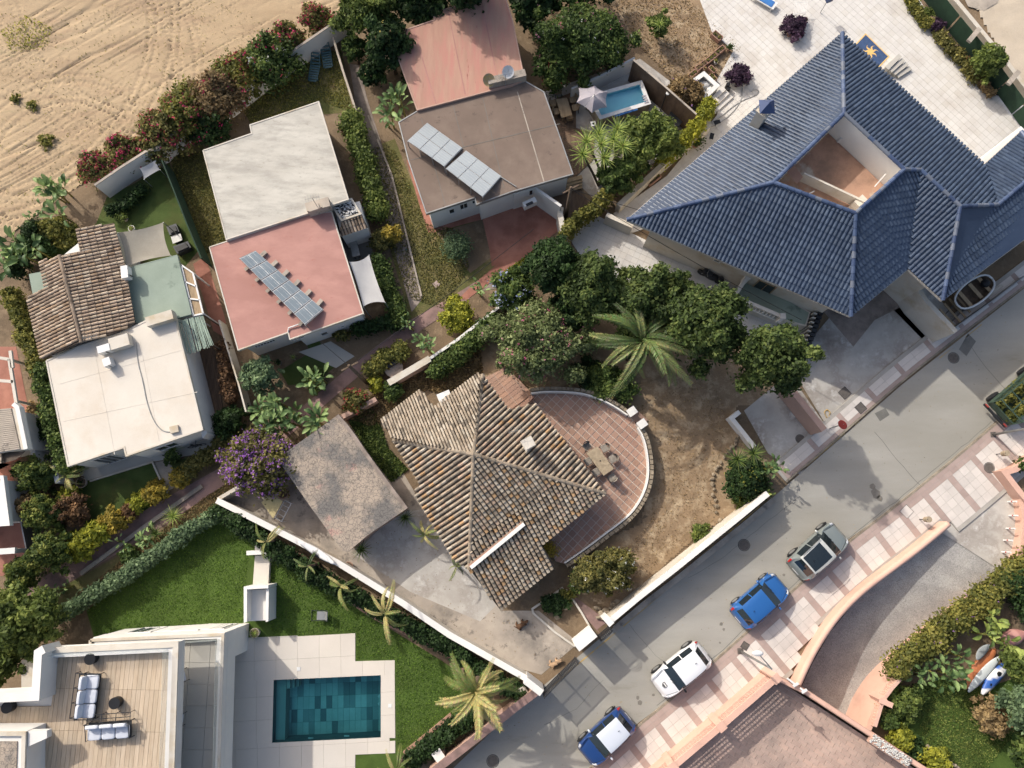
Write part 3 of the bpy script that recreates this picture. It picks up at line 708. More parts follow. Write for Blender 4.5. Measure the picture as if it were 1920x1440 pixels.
surf('grass_patch', [(655,790),(700,760),(728,840),(765,880),(735,905),(690,850)], 3, 'lawn_dry')
surf('grass_strip', [(925,520),(1000,470),(1020,478),(940,540)], 4, 'lawn')

# paths
surf('path', [(655,120),(672,122),(690,190),(735,330),(792,560),(772,585),(700,330),(668,200)], 4, 'path')
surf('long_path', [(860,548),(905,520),(880,560),(800,612),(690,690),(480,870),(300,990),(150,1080),(60,1130),(40,1110),(290,945),(470,845),(640,700),(770,600)], 5, 'path_red')
surf('path_verge', [(480,872),(420,935),(300,1030),(160,1135),(110,1150),(60,1132),(290,1005),(380,935)], 4, 'lawn_dry')
surf('red_terrace', [(900,400),(1000,350),(1062,405),(1010,450),(945,490),(922,500),(918,470),(905,412)], 4, 'red_paint')
surf('red_terrace', [(812,436),(905,411),(902,392),(800,420)], 5, 'red_paint')
surf('red_terrace', [(762,300),(790,300),(835,430),(803,436),(785,380)], 3, 'red_paint')
surf('narrow_red_terrace', [(362,495),(385,480),(420,590),(432,640),(400,620)], 4, 'red_paint')
surf('drive', [(560,885),(690,840),(752,880),(800,960),(880,1070),(940,1145),(1010,1145),(1085,1205),(1015,1265),(960,1250),(800,1150),(640,1055),(560,1005),(420,935),(500,870)], 4, 'concrete')
surf('drive_dark', [(745,960),(800,955),(880,1065),(930,1135),(900,1165),(770,1110),(680,1050),(662,1040)], 5, 'concrete_dk')
surf('gate_strip', [(1060,1105),(1140,1165),(1120,1180),(1128,1192),(1100,1160)], 6, 'path_red')
surf('boundary_path', [(940,540),(1060,455),(1052,445),(930,520),(905,545)], 5, 'path')
surf('red_boundary_walk', [(905,540),(960,500),(1050,430),(1045,415),(950,480),(880,540),(860,560),(875,562)], 6, 'red_paint')
surf('patio_slab', [(630,690),(560,660),(620,640),(665,668)], 6, 'slab_grey')
surf('porch_floor', [(150,905),(150,870),(385,800),(402,846),(285,866)], 5, 'slab_grey')
surf('concrete_step', [(285,868),(318,862),(335,910),(312,922)], 6, 'concrete')
surf('carport_floor', [(1395,770),(1480,700),(1560,815),(1500,890),(1440,850)], 4, 'concrete_dk')
surf('neighbour_terrace', [(0,650),(30,650),(60,800),(40,860),(0,880),(-60,880),(-60,650)], 4, 'red_paint')
surf('brick_terrace', [(-60,860),(20,870),(55,1060),(30,1080),(-60,1080)], 4, 'red_paint')
surf('boards_bed', [(1000,345),(1075,330),(1110,390),(1060,410)], 5, 'deck_dk')
surf('poolside_ground', [(1020,172),(1200,110),(1320,200),(1290,260),(1120,380),(1080,340)], 4, 'concrete_dk')

# road
surf('road', [(700,1640),(850,1440),(960,1335),(1125,1197),(1268,1080),(1435,945),(1505,884),(1690,722),(1915,545),(2200,310),(2300,450),(1935,738),(1865,792),(1787,860),(1670,955),(1590,1012),(1397,1187),(1255,1312),(1195,1357),(1085,1462),(960,1640)], 3, 'road')
surf('road_patch', [(1798,655),(1815,625),(1830,640),(1812,668)], 4, 'patch')
surf('road_patch', [(1640,775),(1660,765),(1668,778),(1650,790)], 4, 'patch')
# tar seams, gutter line and cracks
mb = MB()
for pts_, w_ in (([(1232,1322),(1330,1240),(1440,1140),(1560,1032),(1680,940),(1780,858),(1860,790)], .03), ([(1640,810),(1668,845),(1705,890),(1742,925)], .035), ([(1815,640),(1850,690),(1890,735)], .03), ([(1180,1170),(1230,1230),(1262,1252)], .02), ([(1290,1085),(1350,1050),(1430,985),(1500,930)], .02), ([(1020,1360),(1080,1330),(1130,1275)], .02)):
    l_ = [p+Vector((U(-.04,.04),U(-.04,.04),0)) for p in resample(PP(pts_, .017), .5)]
    for a, b in zip(l_[:-1], l_[1:]): d = (b-a).normalized(); n = Vector((-d.y,d.x,0))*w_/2; mb.add([a-n,b-n,b+n,a+n], [(0,1,2,3)])
part('road_seam', mb, MT['patch'], None, kind='structure')
mb = MB()
for (x, y, r) in ((1642,925,.32),(1650,935,.22),(1636,912,.2),(1352,1170,.12),(1357,1180,.09),(1196,1308,.12),(1225,1303,.1),(1200,1318,.16),(1470,1078,.1),(1350,1205,.07)):
    q = P(x,y,.0165); mb.add([q+Vector((r*U(.7,1.1)*math.cos(t),r*U(.7,1.1)*math.sin(t),0)) for t in [6.283*k/12 for k in range(12)]], [tuple(range(12))])
part('oil_stain', mb, MT['oil'], None, kind='structure')
# yellow kerb paint, worn to dashes
mb = MB()
for a, b, gaps in (((1035,1288),(1268,1092),.3), ((1270,1082),(1425,950),.25), ((1502,884),(1612,790),.35), ((1740,690),(1905,558),.6)):
    A, B = P(*a, .016), P(*b, .016); L = (B-A).length; d = (B-A)/L; n = Vector((-d.y, d.x, 0)); t = 0
    while t < L:
        l = U(.3, 1.6); e = min(t+l, L)
        if random.random() > gaps: w = U(.05, .09); mb.add([A+d*t, A+d*e, A+d*e+n*w, A+d*t+n*w], [(0,1,2,3)])
        t = e
part('kerb_paint', mb, MT['yellow'], None, kind='structure')

# pavements
def pavement(name, kerb_px, s0, cell, sw, w0, w1, side=1, z=.12, skip=None, tiles=(3, 5), limit=280, wfun=None, smin=None):
    ker = smooth_line([P(x, y, z) for x, y in kerb_px], 2); cum = [0]
    for a, b in zip(ker[:-1], ker[1:]): cum.append(cum[-1]+(b-a).length)
    def at(s, w):
        s = max(0, min(s, cum[-1]-1e-4)); i = max(k for k in range(len(cum)) if cum[k] <= s); i = min(i, len(ker)-2); a, b = ker[i], ker[i+1]; d = (b-a).normalized(); n = Vector((-d.y, d.x, 0))*side
        return a+d*(s-cum[i])+n*w
    base = MB(); m = int(cum[-1]/.5)
    L = [at(i*.5, 0.13) for i in range(m+1)]; Rr = [at(i*.5, w1+.25) for i in range(m+1)]
    poly = L+Rr[::-1]; base.prism([(p.x, p.y) for p in poly], .0, z-.012)
    if skip: base = MB(); [base.prism([(p.x, p.y) for p in (L[i], L[i+1], Rr[i+1], Rr[i])], .0, z-.012) for i in range(m) if not skip(Rr[i]) and not skip(Rr[i+1])]; [base.prism([(p.x, p.y) for p in (L[i], L[i+1], L[i+1].lerp(Rr[i+1], .7), L[i].lerp(Rr[i], .7))], .0, z-.012) for i in range(m) if skip(Rr[i]) or skip(Rr[i+1])]
    T = part(name, base, MT['tile_joint'], None, kind='structure')
    kb = MB(); k = MB(); s = 0
    while s < cum[-1]-1:   # kerb stones
        q = [at(s, 0), at(s+.98, 0), at(s+.98, .125), at(s, .125)]; k.cur = (U(.9,1.05),)*3; k.prism([(p.x, p.y) for p in q], .0, z+.004); s += 1
    part('kerbstones', k, MT['stone'], T, col=True, kind='stuff')
    pc = {'paver': [], 'rose_paver': []}; s = s0
    while s < cum[-1]:
        wa = w1 if wfun is None else wfun(s)
        def q4(a, b, c, d, kind):
            g = .008; pts = [at(s+a+g, c+g), at(s+b-g, c+g), at(s+b-g, d-g), at(s+a+g, d-g)]
            if s+a < 0 or s+b > cum[-1] or (skip and any(skip(p) for p in pts)): return
            pc[kind].append(pts)
        nw = max(1, round((wa-w0)/.5))
        for j in range(nw):
            c, d = w0+(wa-w0)*j/nw, w0+(wa-w0)*(j+1)/nw
            q4(0, sw, c, d, 'rose_paver')
            for i in range(tiles[0]): q4(sw+(cell-sw)*i/tiles[0], sw+(cell-sw)*(i+1)/tiles[0], c, d, 'paver')
        nn = 4
        for i in range(nn): q4(cell*i/nn, cell*(i+1)/nn, .13, .13+(w0-.13)/2, 'rose_paver'); q4(cell*i/nn, cell*(i+1)/nn, .13+(w0-.13)/2, w0, 'rose_paver')
        s += cell
    for kind, L_ in pc.items():
        L_.sort(key=lambda q: abs(q[0].x)*.7+abs(q[0].y-8)); rest = MB()
        for n_, q in enumerate(L_):
            f = U(.93, 1.06); zz = z+U(-.003, .003)
            if n_ < limit//2+50:
                b_ = MB(); b_.cur = (f, f, f); b_.prism([(p.x, p.y) for p in q], zz-.04, zz); part(kind, b_, MT['pave_white' if kind == 'paver' else 'pave_rose'], T, col=True)
            else: rest.cur = (f, f, f); rest.prism([(p.x, p.y) for p in q], zz-.04, zz)
        if rest.v: part(kind+'_field', rest, MT['pave_white' if kind == 'paver' else 'pave_rose'], T, col=True, kind='stuff')
    return at
KR = [(1060,1480),(1122,1425),(1195,1360),(1255,1312),(1397,1187),(1495,1098),(1590,1014),(1670,955),(1787,861),(1865,794),(1960,715)]
pavement('pavement', KR, .35, 2.02, .42, .72, 3.35, side=-1, skip=lambda p: inside(p, hole_ramp) )
KL = [(1475,905),(1505,880),(1590,806),(1690,718),(1760,662),(1915,543),(1990,485)]
pavement('street_side_pavement', KL, .2, 2.6, .35, .38, 1.15, side=1, z=.12, tiles=(2,), limit=120)

# ramp going down under the corner building
mb = MB(); n = len(RAMP_L)
for i in range(n): mb.v += [tuple(P(RAMP_L[i][0]-6, RAMP_L[i][1]-6, RAMP_L[i][2]-.001)), tuple(P(RAMP_R[i][0]+8, RAMP_R[i][1]+8, RAMP_R[i][2]-.001))]
mb.f = [(2*i, 2*i+1, 2*i+3, 2*i+2) for i in range(n-1)]; mb.c = [(1,1,1)]*len(mb.v)
ramp = part('ramp', mb, MT['cobble'], None, kind='structure'); ramp.data.flip_normals() if ramp.data.polygons[0].normal.z < 0 else None
surf('ramp_apron', [(1768,975),(1840,914),(1880,882),(1918,925),(1925,1000),(1900,1080),(1880,1072),(1752,990)], 5, 'concrete_dk')
# ---------------------------------------------------------------- buildings
def ray_plane(px, py, pts):
    a, b, c = [Vector(p) for p in pts[:3]]; n = (b-a).cross(c-a); o = Vector((0,0,CAMH)); d = P(px, py, 0)-o
    return o+d*(n.dot(a-o)/n.dot(d))
def outward(A, B, cen):
    d = (B-A); n = Vector((d.y, -d.x, 0)).normalized(); return n if n.dot(A-cen) > 0 else -n
def window(T, A, B, cen, f0, f1, z0, z1, name='window', frame='white', bars=0, lbl=None, glass='glass', depth=.05):
    A = Vector((A[0], A[1], 0)); B = Vector((B[0], B[1], 0)); n = outward(A, B, Vector((cen[0], cen[1], 0))); a = A.lerp(B, f0)+n*.004; b = A.lerp(B, f1)+n*.004
    mb = MB(); o = n*depth/2; zz = Vector((0,0,1))
    for p, q, w, h in ((a+zz*z0, b+zz*z0, depth, .07), (a+zz*z1, b+zz*z1, depth, .07)): mb.beam(p+o, q+o, w, h)
    d = (b-a).normalized()
    for p in (a+d*.03, b-d*.03): mb.box(p+o+zz*(z0+z1)/2, (.06, depth, z1-z0-.07), rz=math.atan2(d.y, d.x))
    for k in range(bars): p = a.lerp(b, (k+1)/(bars+1)); mb.box(p+o+zz*(z0+z1)/2, (.03, depth*.8, z1-z0-.07), rz=math.atan2(d.y, d.x))
    f = part(name, mb, MT[frame], T, label=lbl)
    g = MB(); g.box((a+b)/2+zz*(z0+z1)/2+n*.008, ((b-a).length-.1, .012, z1-z0-.06), rz=math.atan2(d.y, d.x)); part('pane', g, MT[glass], f)
    return f
def cen(pts): return sum((Vector((p[0], p[1], 0)) for p in pts), Vector((0,0,0)))/len(pts)
def slab_roof(T, px, z, m, th=.22, wall='white', inset=.25, z0=0.0, rim=None, rimw=.12, rimh=.07, name='roof', walls=True, drop=0.0):
    top = PP(px, z); mb = MB(); mb.prism(top, z-th, z); r = part(name, mb, MT[m], T)
    if rim: part('roof_edge', strip(offset(top, rimw/2-.012)+[offset(top, rimw/2-.012)[0]], rimw, z-th-.02, z+rimh), MT[rim], r)
    ft = offset(top, inset)
    if walls: w = MB(); w.prism(ft, z0, z-th-.003-drop); part('wall', w, MT[wall], T)
    return top, ft, r

# --- house with brown felt roof and worn red roof
brown = [(747,229),(782,208),(960,161),(985,152),(1020,172),(1048,250),(1075,327),(960,360),(893,384),(890,371),(799,401),(765,300)]
T = thing('bungalow', 'white bungalow with brown felt roof joined to a worn red roof', 'house', P(900, 280, 0))
top, ft, r = slab_roof(T, brown, 3.2, 'brown_roof', rim='steel', rimw=.07, rimh=.03)
cc = cen(ft)
A, B = P(799,401,3.2), P(890,371,3.2); A, B = ft[10], ft[9]
window(T, A, B, cc, .37, .50, 1.5, 2.2); window(T, A, B, cc, .60, .78, 1.6, 2.4, bars=1); window(T, A, B, cc, .86, .94, 1.9, 2.4)
A, B = ft[7], ft[6]; window(T, A, B, cc, .25, .40, 1.4, 2.2, bars=1)
red = [(730,66),(814,37),(811,24),(900,-3),(945,-16),(962,40),(984,150),(960,160),(782,207)]
slab_roof(T, red, 3.35, 'red_roof', rim='peach_dk', rimw=.08, rimh=.03)
mb = MB(); a, b = P(915,158,3.5), P(985,142,3.5); mb.beam(a, b, .5, .8); part('chimney', mb, MT['concrete'], T)
mb = MB(); mb.beam(P(938,331,3.3), P(968,350,3.3), .05, .05); part('conduit', mb, MT['steel'], T)
mb = MB()
for i in range(14): a = P(956+4.6*i, 178+10.2*i, 3.206); 
mb.add([P(969,172,3.212), P(971,171.5,3.212), P(1021,340,3.212), P(1019,341,3.212)], [(3,2,1,0)]); part('felt_seam', mb, MT['concrete'], T)
def seams(T, z, lines, m, w=.05, name='roof_seam'):
    for a, b in lines: part(name, strip([P(*a, z), P(*b, z)], w, z-.01, z+.006), MT[m], T)
seams(T, 3.205, [((790,222),(835,384)),((850,198),(890,360)),((905,182),(945,352)),((770,300),(1050,232))], 'patch', .035); seams(T, 3.354, [((775,54),(818,196)),((840,20),(872,176)),((905,12),(935,160))], 'pink_roof', .07)
# white side wall with block screen
T = thing('courtyard_wall', 'white wall with a square of pierced blocks beside the red paving', 'wall', P(1030, 400, 0))
a, b, c = P(1001,347,2.3), P(1052,386,2.3), P(1050,402,2.3)
part('wall', strip([P(962,363,2.3), P(1001,350,2.3), P(1052,386,2.3)], .18, 0, 2.3), MT['white'], T)
part('wall', strip([P(1052,388,1.6), P(1050,402,1.5), P(1056,432,1.4), P(1063,446,1.4)], .35, 0, 1.6), MT['offwhite'], T)
mb = MB(); d = (b-a); d.z = 0; L = d.length; d.normalize(); n = Vector((-d.y, d.x, 0)); n = n if n.y < 0 else -n
for i in range(6):
    for j in range(6):
        for q in (0, 1): mb.box(Vector((a.x, a.y, .7+.2*j))+d*(L*.15+.2*i+(.05 if q else 0))+n*.1, (.03 if q else .13, .02, .13 if q else .03), rz=math.atan2(d.y, d.x))
part('pierced_blocks', mb, MT['steel'], T, kind='stuff')
T = thing('air_conditioner', 'white air conditioner box on the courtyard wall', 'air conditioner', P(993,382,1.6)); mb = MB(); mb.box(P(993,382,1.8), (.9,.35,.6), rz=.45); part('case', mb, MT['plastic'], T)
mb = MB(); mb.box(P(993,382,2.104), (.5,.2,.01), rz=.45); part('grille', mb, MT['metal'], T)

# --- solar arrays
def solar(px4, z_low, z_high, nl, nw, label, m, blocks=None, lowside=1, gapm=.02, feet=True, group=None):
    """px4: start-left, start-right, end-right, end-left; left edge raised"""
    sl, sr, er, el = px4; A, B, C_, D = P(*sl, z_high), P(*sr, z_low), P(*er, z_low), P(*el, z_high); T = thing('solar_array', label, 'solar panels', Vector((A.x, A.y, z_low)), group)
    for i in range(nl):
        for j in range(nw):
            def q(u, v): return A.lerp(D, u).lerp(B.lerp(C_, u), v)
            u0, u1, v0, v1 = i/nl+.006, (i+1)/nl-.006, j/nw+.006, (j+1)/nw-.006; p = [q(u0,v0), q(u1,v0), q(u1,v1), q(u0,v1)]; mb = MB(); n = (p[1]-p[0]).cross(p[3]-p[0]).normalized(); n = n if n.z > 0 else -n
            mb.add([x for x in p]+[x-n*.04 for x in p], [(3,2,1,0) if (p[1]-p[0]).cross(p[3]-p[0]).z < 0 else (0,1,2,3), (0,1,5,4), (1,2,6,5), (2,3,7,6), (3,0,4,7)])
            f = part('panel', mb, MT['frame'], T); g = MB(); e = .035/nw*2
            p2 = [q(u0+.006,v0+.012), q(u1-.006,v0+.012), q(u1-.006,v1-.012), q(u0+.006,v1-.012)]; g.sheet([x+n*.004 for x in p2]); part('cells', g, MT[m], f)
            ln = MB(); k = 5
            for t in range(1, k): a_, b_ = p2[0].lerp(p2[3], t/k), p2[1].lerp(p2[2], t/k); ln.beam(a_+n*.007, b_+n*.007, .008, .003)
            if nw == 1:
                a_, b_ = p2[0].lerp(p2[3], .5), p2[1].lerp(p2[2], .5); ln.beam(a_+n*.008, b_+n*.008, .04, .004)
            part('cell_lines', ln, MT['frame'], f)
    mb = MB()
    for i in range(nl+1):
        u = i/nl; a, b = A.lerp(D, u), B.lerp(C_, u); a0 = Vector((a.x, a.y, z_low-.15)); mb.beam(a0, a-Vector((0,0,.05)), .05, .05); mb.beam(a-Vector((0,0,.06)), b-Vector((0,0,.06)), .05, .05)
    part('rail', mb, MT['steel'], T)
    if blocks:
        for i in range(blocks):
            u = (i+.5)/blocks; b = B.lerp(C_, u); a = A.lerp(D, u); d = (b-a); d.z = 0; d.normalize(); mb = MB(); mb.box(b+d*.15+Vector((0,0,-.1)), (.5,.24,.22), rz=math.atan2(d.y, d.x)); part('ballast_block', mb, MT['concrete'], T)
            mb = MB(); mb.box(Vector((a.x, a.y, z_low-.06))-d*.12, (.34,.2,.16), rz=math.atan2(d.y, d.x)); part('ballast_block', mb, MT['concrete'], T)
    return T
solar([(764,264),(801,230),(867,277),(833,312)], 3.3, 4.1, 3, 2, 'pale solar array near the leafy edge of the brown roof', 'pv_pale')
solar([(836,316),(874,282),(940,330),(905,369)], 3.3, 4.1, 3, 2, 'pale solar array near the front eave of the brown roof', 'pv_pale')
solar([(449,484),(479,470),(606,580),(572,609)], 3.35, 3.95, 6, 1, 'long dark solar array on white blocks across the rose roof', 'pv', blocks=6)

# --- house with grey and rose flat roofs
seams_ = seams
T = thing('bungalow', 'white bungalow with one grey flat roof and one rose flat roof', 'house', P(540, 420, 0))
grey = [(380,282),(471,250),(468,234),(598,190),(654,374),(575,401),(424,450)]
slab_roof(T, grey, 3.35, 'grey_roof', rim='offwhite', rimw=.08, rimh=.03)
pink = [(392,463),(575,402.5),(622,396),(682,588),(543,637),(540,624),(446,657)]
top, ft, r = slab_roof(T, pink, 3.15, 'pink_roof', rim='offwhite', rimw=.07, rimh=.02, inset=.3)
cc = cen(ft); window(T, ft[6], ft[5], cc, .12, .55, 1.7, 2.1, bars=6); window(T, ft[4], ft[3], cc, .3, .42, .9, 1.5); window(T, ft[4], ft[3], cc, .62, .7, 1.2, 1.5); window(T, ft[4], ft[3], cc, -.08, .1, 1.9, 2.5, bars=2)
mb = MB(); mb.beam(P(577,394,3.6), P(620,382,3.6), .55, .9); part('chimney', mb, MT['concrete'], T)
mb = MB(); mb.beam(P(578,392,4.1), P(598,386,4.1), .4, .08); mb.beam(P(603,385,4.1), P(618,381,4.1), .4, .08); part('chimney_cap', mb, MT['concrete'], T)
mb = MB(); mb.tube([P(540,622,3.2), P(541,615,3.25), P(568,605,3.3)], .045, 6); part('pipe', mb, MT['plastic'], T)
slab_roof(T, [(620,384),(660,372),(678,402),(640,415)], 2.9, 'concrete_dk', rim='offwhite', name='side_roof')
mb = MB(); poly = [P(640,416,2.85), P(678,403,2.85), P(690,427,2.5), P(636,445,2.5)]; mb.sheet(poly); r = part('lean_to_roof', mb, MT['clay_pan'], T)
mb = MB(); tile_face(mb, poly, poly[3], poly[2], .21, .4, .085, CLAY_OLD); part('roof_tiles', mb, MT['clay'], r, kind='stuff')
w = MB(); w.prism(offset([Vector((p.x, p.y, 0)) for p in PP([(622,386),(676,372),(690,425),(636,443)], 2.5)], .12), 0, 2.4); part('wall', w, MT['white'], T)
mb = MB(); rr = random.Random(3)
for i in range(60): q = P(rr.uniform(626,672), rr.uniform(380,408), 2.93); 
for i in range(130):
    u, v = rr.random(), rr.random(); p = P(624,387,2.93).lerp(P(660,375,2.93), u).lerp(P(641,413,2.93).lerp(P(675,401,2.93), u), v); mb.cur = S(*rr.choice([(60,62,66),(222,222,218),(50,52,56),(236,234,230)])); mb.ell(p, (.09,.06,.04), 5, 3, .2, i)
part('pebbles', mb, MT['cane'], T, kind='stuff')

# --- house with old tiled roof and cream flat roof
T = thing('bungalow', 'white bungalow with a cream flat roof behind an old ribbed tile roof', 'house', P(220, 660, 0))
zr_ = 3.75; ze = 3.15; r1, r2 = P(112,479,zr_), P(152,642,zr_)
Lf = [P(80,492,ze), P(91,541,ze), P(51,560,ze-.15), P(80,675,ze-.15)]
left = [r1, Lf[0], Lf[1], Lf[2], Lf[3], r2]
Rt = [r1, P(176,466,3.5), P(150,470,3.58), P(142,431,3.58), P(214,418,3.3), P(236,502,3.25), P(254,606,3.2), P(225,622,3.3), r2]
mb = MB(); mb.sheet(left); mb.sheet([Rt[0]]+Rt[1:]); r = part('tiled_roof', mb, MT['clay_pan'], T)
mb = MB(); tile_face(mb, left, Lf[2], Lf[3], .225, .42, .09, CLAY_OLD); 
Re = [Rt[0], Rt[1], Rt[2], Rt[3], Rt[4], Rt[5], Rt[6], Rt[7], Rt[8]]
tile_face(mb, Re, Rt[6], Rt[4], .225, .42, .09, CLAY_OLD); part('roof_tiles', mb, MT['clay'], r, kind='stuff')
mb = MB(); ridge_tiles(mb, r1, r2, .13, .42, [CLAY_OLD[1], CLAY_OLD[4]]); part('ridge_tiles', mb, MT['clay'], r)
fp = offset([Vector((p.x, p.y, 0)) for p in [Lf[0], Lf[1], Lf[2], Lf[3], Rt[7], Rt[6], Rt[5], Rt[4], Rt[3]]], .3); w = MB(); w.prism(fp, 0, 2.85); part('wall', w, MT['white'], T)
cream = [(86,676),(150,648),(225,624),(275,600),(327,586),(360,720),(381,806),(236,856),(232,840),(127,875)]
top, ft, r = slab_roof(T, cream, 3.1, 'cream_roof', rim='offwhite', rimw=.1, rimh=.03, inset=.12)
cc = cen(ft); window(T, ft[6], ft[7], cc, .45, .75, 1.2, 2.2, bars=1); window(T, ft[9], ft[8], cc, .25, .6, .1, 2.3, bars=2)
mb = MB(); mb.beam(P(278,606,3.35), P(327,591,3.35), .6, .6); part('parapet', mb, MT['offwhite'], T)
mb = MB(); mb.beam(P(209,648,3.4), P(245,637,3.4), .75, .55); part('skylight', mb, MT['offwhite'], T)
mb = MB(); pts = [P(255,642,3.13), P(258,680,3.13), P(268,715,3.13), P(275,755,3.13), P(288,790,3.13), P(303,808,3.13), P(318,810,3.13)]; mb.tube(smooth_line(pts, 2), .03, 6); part('cable', mb, MT['steel'], T)
mb = MB(); mb.box(P(327,805,3.2), (.5,.42,.16), rz=.25); part('hatch', mb, MT['offwhite'], T)
w = MB(); w.prism([Vector((p.x,p.y,0)) for p in (P(372,756,2.2), P(388,812,2.2), P(380,822,2.2), P(362,760,2.2))], 0, 2.2); part('side_annex', w, MT['white'], T)
for (x, y, w_, l, rz, lb) in ((198,655,.45,.75,.3,'white condenser box on the cream roof by the skylight'), (204,680,.5,.45,.4,'small white condenser box on the cream roof'), (237,512,.42,.8,1.75,'white condenser box between tiled and green roofs')):
    AC = thing('condenser', lb, 'air conditioner', P(x, y, 3.15)); mb = MB(); mb.box(P(x, y, 3.45), (l, w_, .55), rz=rz); part('case', mb, MT['plastic'], AC)
    mb = MB(); q = P(x, y, 3.3); mb.box((q.x+.2*math.sin(rz), q.y-(w_/2+.01), 3.45), (l*.6, .02, .4), rz=0); part('fan_grille', mb, MT['metal'], AC)
seams(T, 3.104, [((175,648),(215,852)),((262,640),(298,828)),((110,720),(345,655)),((118,790),(370,735))], 'cream_roof', .04)
# green flat roof, side strip
slab_roof(T, [(236,503),(332,478),(359,589),(300,604),(255,606)], 2.75, 'green_roof', rim='green_roof', rimw=.05, rimh=.01, name='green_flat_roof', inset=.4)
slab_roof(T, [(54,514),(84,508),(90,543),(62,556)], 2.6, 'green_roof', name='green_flat_roof', inset=.2)
# glazed frame beside the green roof
T2 = thing('glazed_pergola', 'white framed pergola with brown panels beside the green roof', 'pergola', P(360,560,0))
A, B, C_, D = P(340,497,2.6), P(362,512,2.6), P(381,588,2.6), P(363,592,2.6)
for i in range(3):
    q = [A.lerp(D, (i+.05)/3), B.lerp(C_, (i+.05)/3), B.lerp(C_, (i+.95)/3), A.lerp(D, (i+.95)/3)]; mb = MB(); mb.prism(q, 2.52, 2.56); part('panel', mb, MT['wood'], T2)
mb = MB(); 
for i in range(4): mb.beam(A.lerp(D, i/3), B.lerp(C_, i/3), .09, .1)
mb.beam(A, D, .1, .1); mb.beam(B, C_, .1, .1); part('frame', mb, MT['plastic'], T2)
for q in (A, B, C_, D): mb = MB(); mb.box((q.x, q.y, 1.27), (.08,.08,2.54)); part('post', mb, MT['plastic'], T2)
# cane awning
T2 = thing('cane_awning', 'pale green cane awning over the wooden deck', 'awning', P(365,630,0)); A, B, C_, D = P(332,602,2.6), P(381,590,2.55), P(400,647,2.35), P(347,665,2.35)
mb = MB(); n = 46
for i in range(n):
    u = (i+U(-.2,.2))/n; k = U(.8, 1.15); mb.cur = tuple(x*k for x in S(168,192,172)); mb.beam(A.lerp(B, u)+Vector((U(-.05,.05),U(-.05,.05),U(0,.03))), D.lerp(C_, u)+Vector((U(-.1,.1),U(-.12,.05),U(0,.03))), .035, .025)
part('canes', mb, MT['cane'], T2, kind='stuff')
for q in (A, B, C_, D): mb = MB(); mb.box((q.x, q.y, 1.15), (.07,.07,2.3)); part('post', mb, MT['bark'], T2)

# --- garage with cracked roof
T = thing('garage', 'low garage with cracked grey roof and rose patches beside the drive', 'garage', P(650, 900, 0))
gar = [(632,779),(655,807),(692,862),(762,954),(690,1003),(652,1035),(642,1033),(587,957),(545,897),(519,860)]
slab_roof(T, gar, 2.6, 'garage_roof', wall='peach_dk', rimw=.1, inset=.15)
e = PP([(632,779),(655,805),(692,860),(762,954)], 2.68); part('parapet', strip(smooth_line(e, 1), .22, 2.3, 2.72), MT['path'], T)

# --- central house
T = thing('tiled_house', 'old house under a large lichen flecked clay tile pyramid roof', 'house', P(900, 900, 0))
he, hr = 3.0, 5.0
C0 = P(888,852,hr); Tn = P(905,703,he); Rr = P(1135,926,he); Lh = P(737,826,he); Bh = P(880,1067,he); Wn = P(713,787,he)
NW = [C0, Lh, Wn, ray_plane(791,733,(C0,Tn,Wn)), ray_plane(815,766,(C0,Tn,Wn)), ray_plane(849,741,(C0,Tn,Wn)), Tn]
pNE = (C0,Tn,Rr); NE = [C0, Tn, ray_plane(953,768,pNE), ray_plane(1003,757,pNE), Rr]
pSE = (C0,Rr,Bh); H1 = C0.lerp(Rr, .635); H2 = C0.lerp(Bh, .78)
SEu = [C0, H1, H2]; dz = Vector((0,0,-.16))
SEl = [H2+dz, H1+dz, Rr, ray_plane(1015,1020,pSE)+dz, ray_plane(1040,1060,pSE)+dz, ray_plane(937,1143,pSE)+dz, Bh]
pSW = (C0,Lh,Bh); SW = [C0, Bh, ray_plane(852,1050,pSW), ray_plane(777,925,pSW), ray_plane(787,906,pSW), ray_plane(766,872,pSW), Lh]
mb = MB()
for f in (NW, NE, SEu, SEl, SW): mb.sheet(f)
r = part('roof', mb, MT['clay_pan'], T)
mb = MB(); tile_face(mb, NW, Wn, Tn, .185, .36, .075, [CLAY[i] for i in (0,0,1,1,3,3,6,7,8,4)], lift=.02); part('roof_tiles', mb, MT['clay'], r, kind='stuff')
mb = MB(); tile_face(mb, NE, Tn, Rr, .285, .40, .10, CLAY, hk=1.15); part('roof_tiles', mb, MT['clay'], r, kind='stuff')
mb = MB(); tile_face(mb, SEu, H1, H2, .265, .29, .11, CLAY, lift=.075); tile_face(mb, SEl, Rr, Bh, .265, .29, .11, CLAY, lift=.075); part('roof_tiles', mb, MT['clay'], r, kind='stuff')
mb = MB(); tile_face(mb, SW, Lh, Bh, .285, .40, .10, CLAY, hk=1.15); part('roof_tiles', mb, MT['clay'], r, kind='stuff')
mb = MB(); g = [CLAY[2], CLAY[4], CLAY[8]]
for a, b in ((C0,Tn), (C0,Rr), (C0,Lh), (C0,Bh)): ridge_tiles(mb, b, a, .13, .42, g)
part('ridge_tiles', mb, MT['clay'], r, kind='stuff')
mb = MB(); mb.beam(ray_plane(983,982,pSE)+Vector((0,0,.05)), Bh+Vector((.1,.1,.12)), .22, .42); pr = part('ridge_wall', mb, MT['white'], r)
mb = MB(); mb.beam(ray_plane(983,982,pSE)+Vector((-.1,.1,.06)), Bh+Vector((0,.2,.13)), .14, .3); part('ridge_coping', mb, MT['terracotta'], r)
